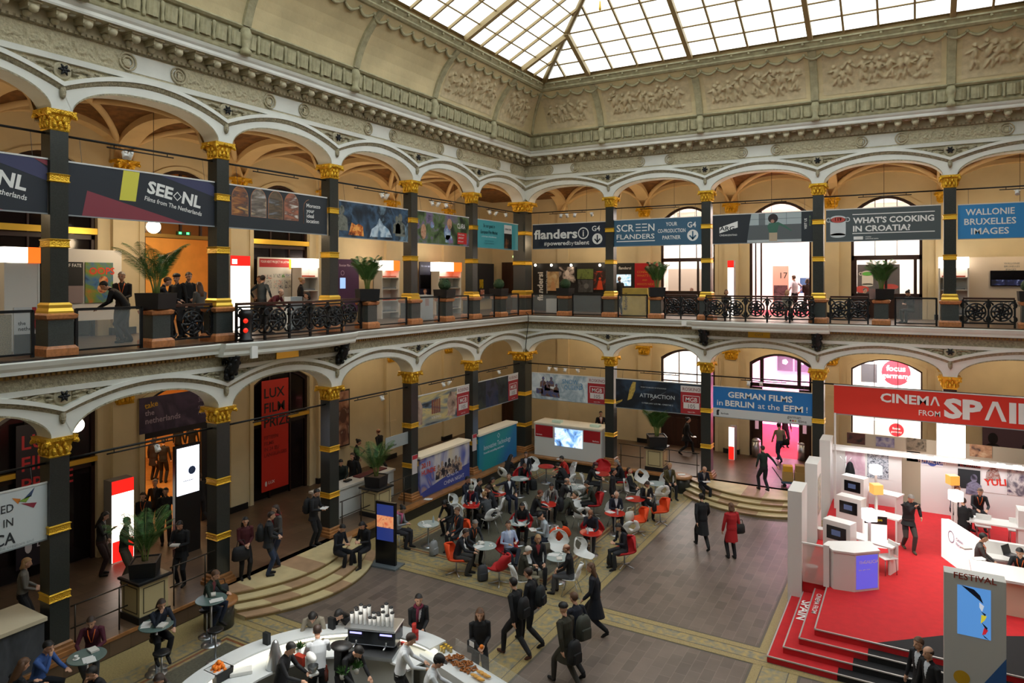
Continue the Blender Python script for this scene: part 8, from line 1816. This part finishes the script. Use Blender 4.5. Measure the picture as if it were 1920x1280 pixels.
words_(r, p, '#9a3424', [('FESTIVAL', w / 2, tp(1825, 1087)[1] - .02, .17, .012, 'CENTER', 0, 1.05)]); ink(p, r, flat('#c89a18'), lambda p, b: p.disc(b, .30, tp(1797, 1268)[1], .14), 'yellow_disc'); ink(p, r, flat('#2c5a94'), lambda p, b: p.poly(b, [(w * .55, tp(1840, 1285)[1] - .1), (w, tp(1887, 1235)[1]), (w, tp(1887, 1285)[1] - .1)]), 'blue_shape')
r = thing('side_stand', 'beige stand block with a pale screen at the lower right corner', 'counter'); m = MB(); m.box(18.75, 21.0, -12.2, -11.9, ZS, 2.2); m.build('body', [mat('beige_front', '#d8c4ac', .6)], r); p = Panel((18.75, -12.205, ZS), (1, 0, 0), (0, 0, 1), (0, -1, 0)); ink(p, r, flat('#b8c4dc', .4, .5), lambda p, b: p.rect(b, .25, .5, 1.6, 1.2), 'screen')
area((16.6, -6.5, 4.6), (0, 0, 0), 2.5, 75, (1, .93, .86)); area((18.6, -9.0, 4.4), (0, 0, 0), 2.0, 50, (1, .93, .86))
# people on the stand
P_('grey haired man in black jacket scratching his shoulder on the red carpet', 'scratch', (1703, 1032), 172, '#141416', legs='#3a3834', inner='#2c2c30', hair='short', hc='g', z=ZS, coat=.12, shoes='#4a4030')
P_('man in dark suit on the black steps, left of the pair', 'stand', (1722, 1206), 105, '#14161c', inner='#c8ccd4', hair='short', hc='n', head=True, z=0)
P_('balding man in dark suit with name tag on the black steps, right of the pair', 'stand', (1740, 1224), 100, '#0f1014', inner='#c8ccd4', hair='ring', hc='b', head=True, z=0)
P_('person in red sweater holding a grey jacket in the stand doorway', 'front', (1718, 935), 250, '#a8141c', legs='#2a3a5a', hair='short', hc='b', z=.47, lany=OR)
P_('man in dark cardigan with orange lanyard talking across the meeting table', 'sittable', (1838, 922), 160, '#16181c', inner='#1a1c20', hc='n', lany=OR, head=True, z=ZS)
P_('visitor in black seen from behind at the meeting table', 'sittable', (1806, 940), 330, '#101114', hc='b', head=True, z=ZS)
P_('person half hidden behind the orange cube lamp', 'sit', (1795, 916), 200, '#5a5a64', hc='r', head=True, z=ZS)
P_('man in brown grey blazer with orange lanyard behind the counter', 'sit', (1844, 1008), 235, '#4a4644', inner='#b8b0a8', hc='k', lany=OR, head=True, z=ZS)
P_('man in black with glasses at the laptop on the right edge', 'sittable', (1912, 1036), 130, '#101116', hc='k', head=True, z=ZS, lany=OR)
# ================================================================ the round coffee bar
M_bar = mat('bar_white', '#d4d8d8', .25); M_lbar = mat('lit_bar_panel', '#fff4d8', .4, emit=1.4)
BC = (7.29, -20.30)
def arc(r0, r1, z0, z1, a0, a1, m_, nm, par, n=36):
    m = MB(); A = [R(a0 + (a1 - a0) * j / n) for j in range(n + 1)]
    m.rings([[(BC[0] + r0 * math.cos(a), BC[1] + r0 * math.sin(a), z0), (BC[0] + r1 * math.cos(a), BC[1] + r1 * math.sin(a), z0), (BC[0] + r1 * math.cos(a), BC[1] + r1 * math.sin(a), z1), (BC[0] + r0 * math.cos(a), BC[1] + r0 * math.sin(a), z1)] for a in A], 0, False); return m.build(nm, [m_], par)
bar = thing('coffee_bar', 'round white coffee bar with lit inner panels in the foreground', 'bar counter'); arc(2.62, 2.75, 0, 1.08, 77, 215, M_bar, 'outer_wall', bar); arc(2.48, 2.92, 1.08, 1.12, 77, 215, M_bar, 'bar_top', bar); arc(2.58, 2.615, .98, 1.07, 75, 200, M_lbar, 'lit_strip', bar); arc(2.585, 2.62, .92, 1.06, 150, 200, M_lbar, 'lit_panel', bar); arc(1.9, 2.6, .88, .92, 77, 215, M_bar, 'worktop', bar); arc(2.0, 2.05, .0, .88, 77, 140, mat('bar_cupboard_front', '#c4c6c2', .4), 'cupboard_front', bar)
area((BC[0] - .8, BC[1] + 1.0, 2.9), (0, 0, 0), 1.6, 26, (1, .95, .88))
def bpos(r_, a): return BC[0] + r_ * math.cos(R(a)), BC[1] + r_ * math.sin(R(a))
mx, my = bpos(2.16, 107); MR = R(107 - 90)
r = thing('espresso_machine', 'large steel espresso machine with two lit group panels', 'coffee machine', (mx, my, .92), MR + 0.05); m = MB(); m.cbox((0, .05, .38), (1.05, .5, .34), bev=.02); m.build('body', [flat('#50545a', .25, 0, .8)], r); m = MB(); m.cbox((0, .0, .57), (1.12, .58, .04), bev=.01); m.build('cup_rail', [M_steel], r); m = MB(); m.cbox((0, -.12, .04), (1.05, .5, .07)); m.build('drip_tray', [M_steel], r); m = MB(); m.cbox((0, .16, .14), (.95, .2, .2)); m.build('base', [flat('#22242a', .4)], r)
for sx in (-.33, .33):
    m = MB(); m.cbox((sx, -.205, .44), (.34, .02, .14)); pn_ = m.build('control_panel', [flat('#22222e', .3)], r); m = MB(); m.cbox((sx, -.218, .46), (.26, .008, .035)); m.build('display', [flat('#a8a8ff', .3, 1.2)], pn_); m = MB(); m.tube([(sx, -.16, .30), (sx, -.16, .22)], .045, 10); m.tube([(sx, -.18, .24), (sx, -.36, .22)], .016, 6); m.build('group_head', [M_steel], r)
g = random.Random(4)
for i in range(19):
    dx = -.46 + .098 * (i % 10) + g.uniform(-.01, .01); dy = -.10 if i < 10 else .12; n_ = g.choice((3, 4, 5)) if abs(dx) > .1 else 2
    v = Matrix.Rotation(MR + .05, 4, 'Z') @ Vector((dx, dy, .595)); r = thing('paper_cup_stack', 'stack of white paper cups with black rims on the espresso machine', 'cups', (mx + v.x, my + v.y, .92 + v.z), 0, 'cup stacks on the espresso machine')
    m = MB(); h = .07 * n_; m.lathe([(.03, 0), (.042, h), (0, h)], n=10); m.build('cups', [M_cup], r); m = MB(); m.lathe([(.044, h), (.044, h + .02), (.03, h + .03), (0, h + .03)], n=10); m.build('lid', [flat('#1a1a1c')], r)
def at_px(x, y, z): v = atz(x, y, z); return (v.x, v.y, z)
def prop(name, lab, cat, x, y, z, fn, m_, grp=None, rz=0.0):
    m = MB(Matrix.Translation(at_px(x, y, z)) @ Matrix.Rotation(rz, 4, 'Z')); fn(m); return tag(m.build(name, m_ if isinstance(m_, list) else [m_]), lab, cat, grp)
for x, y, lab in ((500, 1207, 'black menu stand on the left of the bar top'), (622, 1178, 'black menu stand in front of the long haired woman'), (744, 1180, 'black menu stand right of the espresso machine'), (884, 1222, 'tall black menu holder beside the food counter')): prop('menu_stand', lab, 'menu', x, y, 1.12, lambda m: m.box(-.08, .08, -.04, .04, 0, .24), flat('#17191c'), 'black menu stands')
prop('juice_press', 'steel cone shaped cover on the bar worktop', 'steel cover', 516, 1250, .92, lambda m: m.lathe([(.19, 0), (.19, .02), (.06, .5), (.03, .54), (0, .55)], n=18), M_steel)
r_ = bpos(2.75, 185); bo = at_px(400, 1250, 1.12)
m = MB(Matrix.Translation((bo[0] + .12, bo[1] + .03, .85))); m.sqlathe([(.17, 0), (.2, .27), (.18, .27), (.15, .02), (0, .02)]); ob = tag(m.build('fruit_box', [flat('#141416')]), 'black box filled with oranges at the left end of the bar', 'fruit box')
for i in range(24):
    L = i // 11; k = i % 11; a = k * 2.399; rr_ = .145 * math.sqrt((k + .5) / 11) * (1 - .25 * L); m = MB(); m.ell((0, 0, 0), (.042, .042, .041), 10, 7); o = m.build('orange', [mat('orange_peel', '#f08018', .5)]); o.location = (bo[0] + .12 + rr_ * math.cos(a), bo[1] + .03 + rr_ * math.sin(a), 1.10 + .062 * L); tag(o, 'fresh orange piled in the black box on the bar', 'orange', 'oranges in the black box')
r = thing('prep_table', 'white preparation table in the middle of the bar', 'table', (6.85, -20.25, 0), .35); m = MB(); m.box(-.75, .75, -.4, .35, .96, 1.0); m.build('table_top', [M_bar], r); m = MB(); m.box(-.8, .8, -.35, .3, 0, .96); m.build('body', [M_bar], r)
zt_ = 1.0
r = thing('stand_mixer', 'white stand mixer on the preparation table', 'mixer', at_px(583, 1262, zt_), 1.2); m = MB(); m.cbox((0, 0, .04), (.2, .34, .06), bev=.015); m.cbox((0, .12, .18), (.12, .10, .24), bev=.02); m.build('stand', [M_cup], r); m = MB(); m.ell((0, -.02, .33), (.08, .19, .08), 12, 8); m.build('head', [M_cup], r); m = MB(); m.lathe([(.05, .07), (.10, .14), (.105, .2)], (0, -.1, 0), 14, cap=False); m.build('bowl', [M_steel], r)
prop('coffee_grinder', 'black coffee grinder with oval top on the preparation table', 'grinder', 640, 1255, zt_, lambda m: [m.cbox((0, 0, .22), (.2, .24, .44), bev=.02), m.lathe([(.10, .44), (.19, .46), (.19, .49), (0, .5)], n=18, rx=1.2)], flat('#17181a', .4)); prop('red_tin', 'red box held up beside the barista in black', 'box', 563, 1248, zt_, lambda m: m.cbox((0, 0, .12), (.24, .12, .2), bev=.01), flat('#a83018'))
for x, y, lab in ((642, 1272, 'small potted herb beside the coffee grinder'), (668, 1262, 'second potted herb on the preparation table'), (560, 1225, 'green herb pot behind the barista')):
    r = thing('herb_pot', lab, 'herb pot', at_px(x, y, zt_), 0, 'potted herbs on the bar'); m = MB(); m.lathe([(.045, 0), (.06, .10), (0, .1)], n=12); m.build('pot', [M_cup], r); m = MB()
    for q in range(60): a, e, l = g.uniform(0, 6.28), g.uniform(.3, 1.4), g.uniform(.06, .17); c = V(0, 0, .1); t = c + V(math.cos(a) * math.cos(e), math.sin(a) * math.cos(e), math.sin(e)) * l; m.add([c, t + V(.02, 0, -.02), t + V(0, 0, .02), t + V(-.02, .01, -.02)], [(0, 1, 2, 3)])
    m.build('leaves', [mat('herb_green', '#3e6a2e', .6, var=.3, vscale=20)], r)
prop('syrup_bottle', 'dark syrup bottle at the front of the preparation table', 'bottle', 612, 1275, zt_, lambda m: m.lathe([(.04, 0), (.04, .18), (.015, .25), (.015, .3), (0, .3)], n=12), flat('#5a2018', .2)); prop('tray', 'white tray on the bar worktop left of the steel cone', 'tray', 452, 1262, .92, lambda m: m.cbox((0, 0, .04), (.42, .22, .07), bev=.01), M_cup, rz=.9)
for i, (x, y) in enumerate(((776, 1196), (777, 1187), (781, 1199))): prop('cup_tower', ['red and white cup tower beside the white shirted barista', 'second red and white cup tower behind it', 'short red cup tower at the right of the bar'][i], 'cups', x, y, 1.12, lambda m: m.lathe([(.04, 0), (.045, .10), (.04, .11), (.045, .2), (.04, .21), (.045, .3 - .08 * i), (0, .3 - .08 * i)], n=12), flat('#b8281c'))
prop('napkin_holder', 'small red sugar box on the bar top', 'box', 756, 1208, .93, lambda m: m.cbox((0, 0, .03), (.09, .07, .06)), flat('#c82020'))
# food counter on the right of the bar
fa = [at_px(826, 1205, 1.0), at_px(945, 1278, 1.0)]; f0, f1 = Vector(fa[0]), Vector(fa[1]); u = (f1 - f0).normalized(); n_ = Vector((u.y, -u.x, 0)); ang = math.atan2(u.y, u.x)
r = thing('food_counter', 'food counter with pretzels and jars on the right of the bar', 'counter', (f0.x, f0.y, 0), ang); L = (f1 - f0).length; m = MB(); m.box(0, L + .8, -.55, .05, 0, .98); m.build('body', [M_bar], r); m = MB(); m.box(.5, L + .8, -.0, .02, .98, 1.28); m.build('glass_guard', [M_glassp], r)
def fpt(s, d, z=.985): q = f0 + u * s + n_ * d; return Vector((q.x, q.y, z))
for j in range(9): q = fpt(.08 + .085 * (j % 5), -.05 + .1 + .12 * (j // 5)); m = MB(Matrix.Translation(q)); m.lathe([(.03, 0), (.03, .08), (.025, .09)], n=10); o = tag(m.build('jar', [flat('#b8a060', .2)]), 'small jar of spread in the row at the head of the food counter', 'jar', 'jars on the food counter'); m = MB(Matrix.Translation(q)); m.lathe([(.031, .09), (.031, .11), (0, .11)], n=10); m.build('lid', [M_goldp], o)
M_pret = mat('pretzel_crust', '#9a5a20', .45, var=.3, vscale=12)
for j in range(14):
    q = fpt(.62 + .10 * (j % 7) + g.uniform(-.02, .02), .12 + .16 * (j // 7) + g.uniform(-.02, .02), 1.0 + .03 * (j % 3)); m = MB(Matrix.Translation(q) @ Matrix.Rotation(g.uniform(0, 6), 4, 'Z') @ Matrix.Rotation(g.uniform(-.5, .5), 4, 'X')); m.tube([(.08 * math.sin(t) * (1 + .35 * math.cos(2 * t)), .06 * math.cos(t) - .02 * math.cos(3 * t), .012 * math.sin(2 * t)) for t in [2 * PI * k / 18 for k in range(19)]], .017, 6); m.tube([(-.05, .03, .01), (.0, -.01, .03), (.05, .03, .01)], .014, 6); tag(m.build('pretzel', [M_pret]), 'brown pretzel in the heap on the food counter', 'pretzel', 'pretzels on the food counter')
for j in range(6): q = fpt(1.45 + .1 * (j % 3), .14 + .16 * (j // 3), 1.01); m = MB(Matrix.Translation(q) @ Matrix.Rotation(ang + .4, 4, 'Z')); m.ell((0, 0, .02), (.09, .035, .03), 10, 6); tag(m.build('bread_roll', [mat('roll_crust', '#d8a048', .5, var=.2, vscale=10)]), 'golden bread roll in the box at the end of the food counter', 'bread roll', 'bread rolls on the food counter')
q = fpt(1.0, -.02, 1.3); m = MB(Matrix.Translation(q) @ Matrix.Rotation(ang, 4, 'Z')); m.box(-.07, .07, -.004, .004, 0, .1); tag(m.build('price_card', [M_paper]), 'small white price card on the glass of the food counter', 'card')
m = MB(); v = WL(16.5, .78, ZG); m.lathe([(.2, 0), (.2, .06), (.16, .08), (.16, .62), (.19, .66), (.19, .80), (.12, .86), (0, .86)], WL(16.72, .72, ZG), 18); o = tag(m.build('moving_spotlight', [flat('#101012', .4)]), 'black drum shaped stage light at the left end of the left balcony', 'stage light'); m = MB(); 
for zz in (.30, .56): m.ell(WL(16.82, .84, ZG + zz), (.045, .085, .07), 8, 6)
m.build('red_reflection_lens', [flat('#d82818', .2, .8)], o)
# ---------------------------------------------------------------- things held in the hands, cables, a coat
def hold(start, kind, lab, off=(0, .34, -.24), grp=None):
    for o in bpy.data.objects:
        if o.get('label', '').startswith(start):
            sh = [b for k, b in BODY.items() if b[0] == o.data][0][2]; p = o.matrix_basis @ (sh + Vector(off))
            if kind == 'orange':
                m = MB(); m.ell((0, 0, 0), (.045, .045, .045), 10, 7); q = tag(m.build('orange', [MATS['orange_peel']]), lab, 'orange'); q.location = p
            else:
                q = small(kind, p, o.rotation_euler.z, lab)
            return q
hold('man in black jacket reading a notebook', 'book', 'pale notebook held by the man in black at the railing')
hold('man with backpack reading', 'paper', 'white papers held by the man with backpack at the third pillar')
hold('man in dark suit reading', 'paper', 'newspaper held by the man sitting on the back steps', (0, .36, -.22))
hold('person in black beanie', 'paper', 'paper held by the person in light grey hoodie', (0, .36, -.22))
hold('woman in black carrying', 'paper', 'white magazine in the hand of the woman behind the back planter', (.24, .26, -.5))
hold('woman with long brown hair in black holding', 'orange', 'orange held by the long haired woman at the food counter', (0, .30, -.34))
hold('man in black with orange lanyard standing', 'paper', 'small pale leaflets held by the man before the cartoon poster', (0, .30, -.34))
q = hold('dark haired man bending with a yellow', 'red', 'yellow folder held by the bending man behind glass', (0, .32, -.42)); q.data.materials[0] = flat('#c8a020')
hold('grey haired man in dark jacket with orange lanyard at', 'cup', 'white cup in front of the grey haired man with lanyard', (.05, .45, -.28))
m = MB(); m.tube([(.40, -.40, 7.2), (.70, -.70, 7.12), (.74, -.74, 6.9), (.62, -.62, 6.4), (.40, -.40, 5.6), (.37, -.37, 4.7)], .018, 6); tag(m.build('black_cable', [M_iron]), 'black cable hanging down over the corner below the gallery', 'cable')
m = MB(); wbox(m, WL, 16.55, 16.75, .92, 1.0, 6.62, 6.95); tag(m.build('junction_box', [M_lampw]), 'small white box fixed under the left end of the left balcony', 'box')
m = MB(); wbox(m, WB, 8.05, 8.25, .60, .70, 6.82, 7.0); tag(m.build('junction_box', [M_lampw]), 'small white box on the cornice left of the back balcony', 'box')
r = thing('coat_stand', 'white coat stand in the rear corner of the red stand', 'coat stand', (14.35, -1.5, ZS)); m = MB(); m.tube([(0, 0, .02), (0, 0, 1.7)], .018, 6); m.build('pole', [M_sw], r); m = MB(); m.lathe([(.2, 0), (.18, .02), (.03, .04)], n=16); m.build('base', [M_sw], r)
for q in range(4): m = MB(); a = q * PI / 2; m.tube([(0, 0, 1.5), (.14 * math.cos(a), .14 * math.sin(a), 1.62), (.18 * math.cos(a), .18 * math.sin(a), 1.7)], .012, 5); m.build('hook', [M_sw], r)
m = MB(); m.rings([[(14.5 + rx * math.cos(t), -1.62 + ry * math.sin(t) + .02 * math.sin(5 * t), ZS + z) for t in [2 * PI * k / 14 for k in range(14)]] for z, rx, ry in ((.45, .20, .10), (.9, .19, .10), (1.3, .15, .09), (1.52, .09, .06), (1.58, .03, .03))]); tag(m.build('black_coat', [flat('#101014', .85)]), 'long black coat hanging on the white coat stand', 'coat')
p = atz(1180, 968, .62); bag(Vector((p.x, p.y, .47)), 0, 0, 30, '#c8c8bc', 'white and black bag lying on the white chair with clothes', 'shoulder_bag', 1.1); p = atz(1227, 950, .6); bag(Vector((p.x, p.y, .46)), 0, 0, 80, '#16171a', 'black bag lying on the orange chair at the right border', 'shoulder_bag', 1.1)
p = atz(925, 1050, .7); bag(Vector((p.x + .25, p.y + .1, .46)), 0, 0, 60, '#111215', 'black coat bundle hanging over the empty red chair', 'shoulder_bag', 1.2)
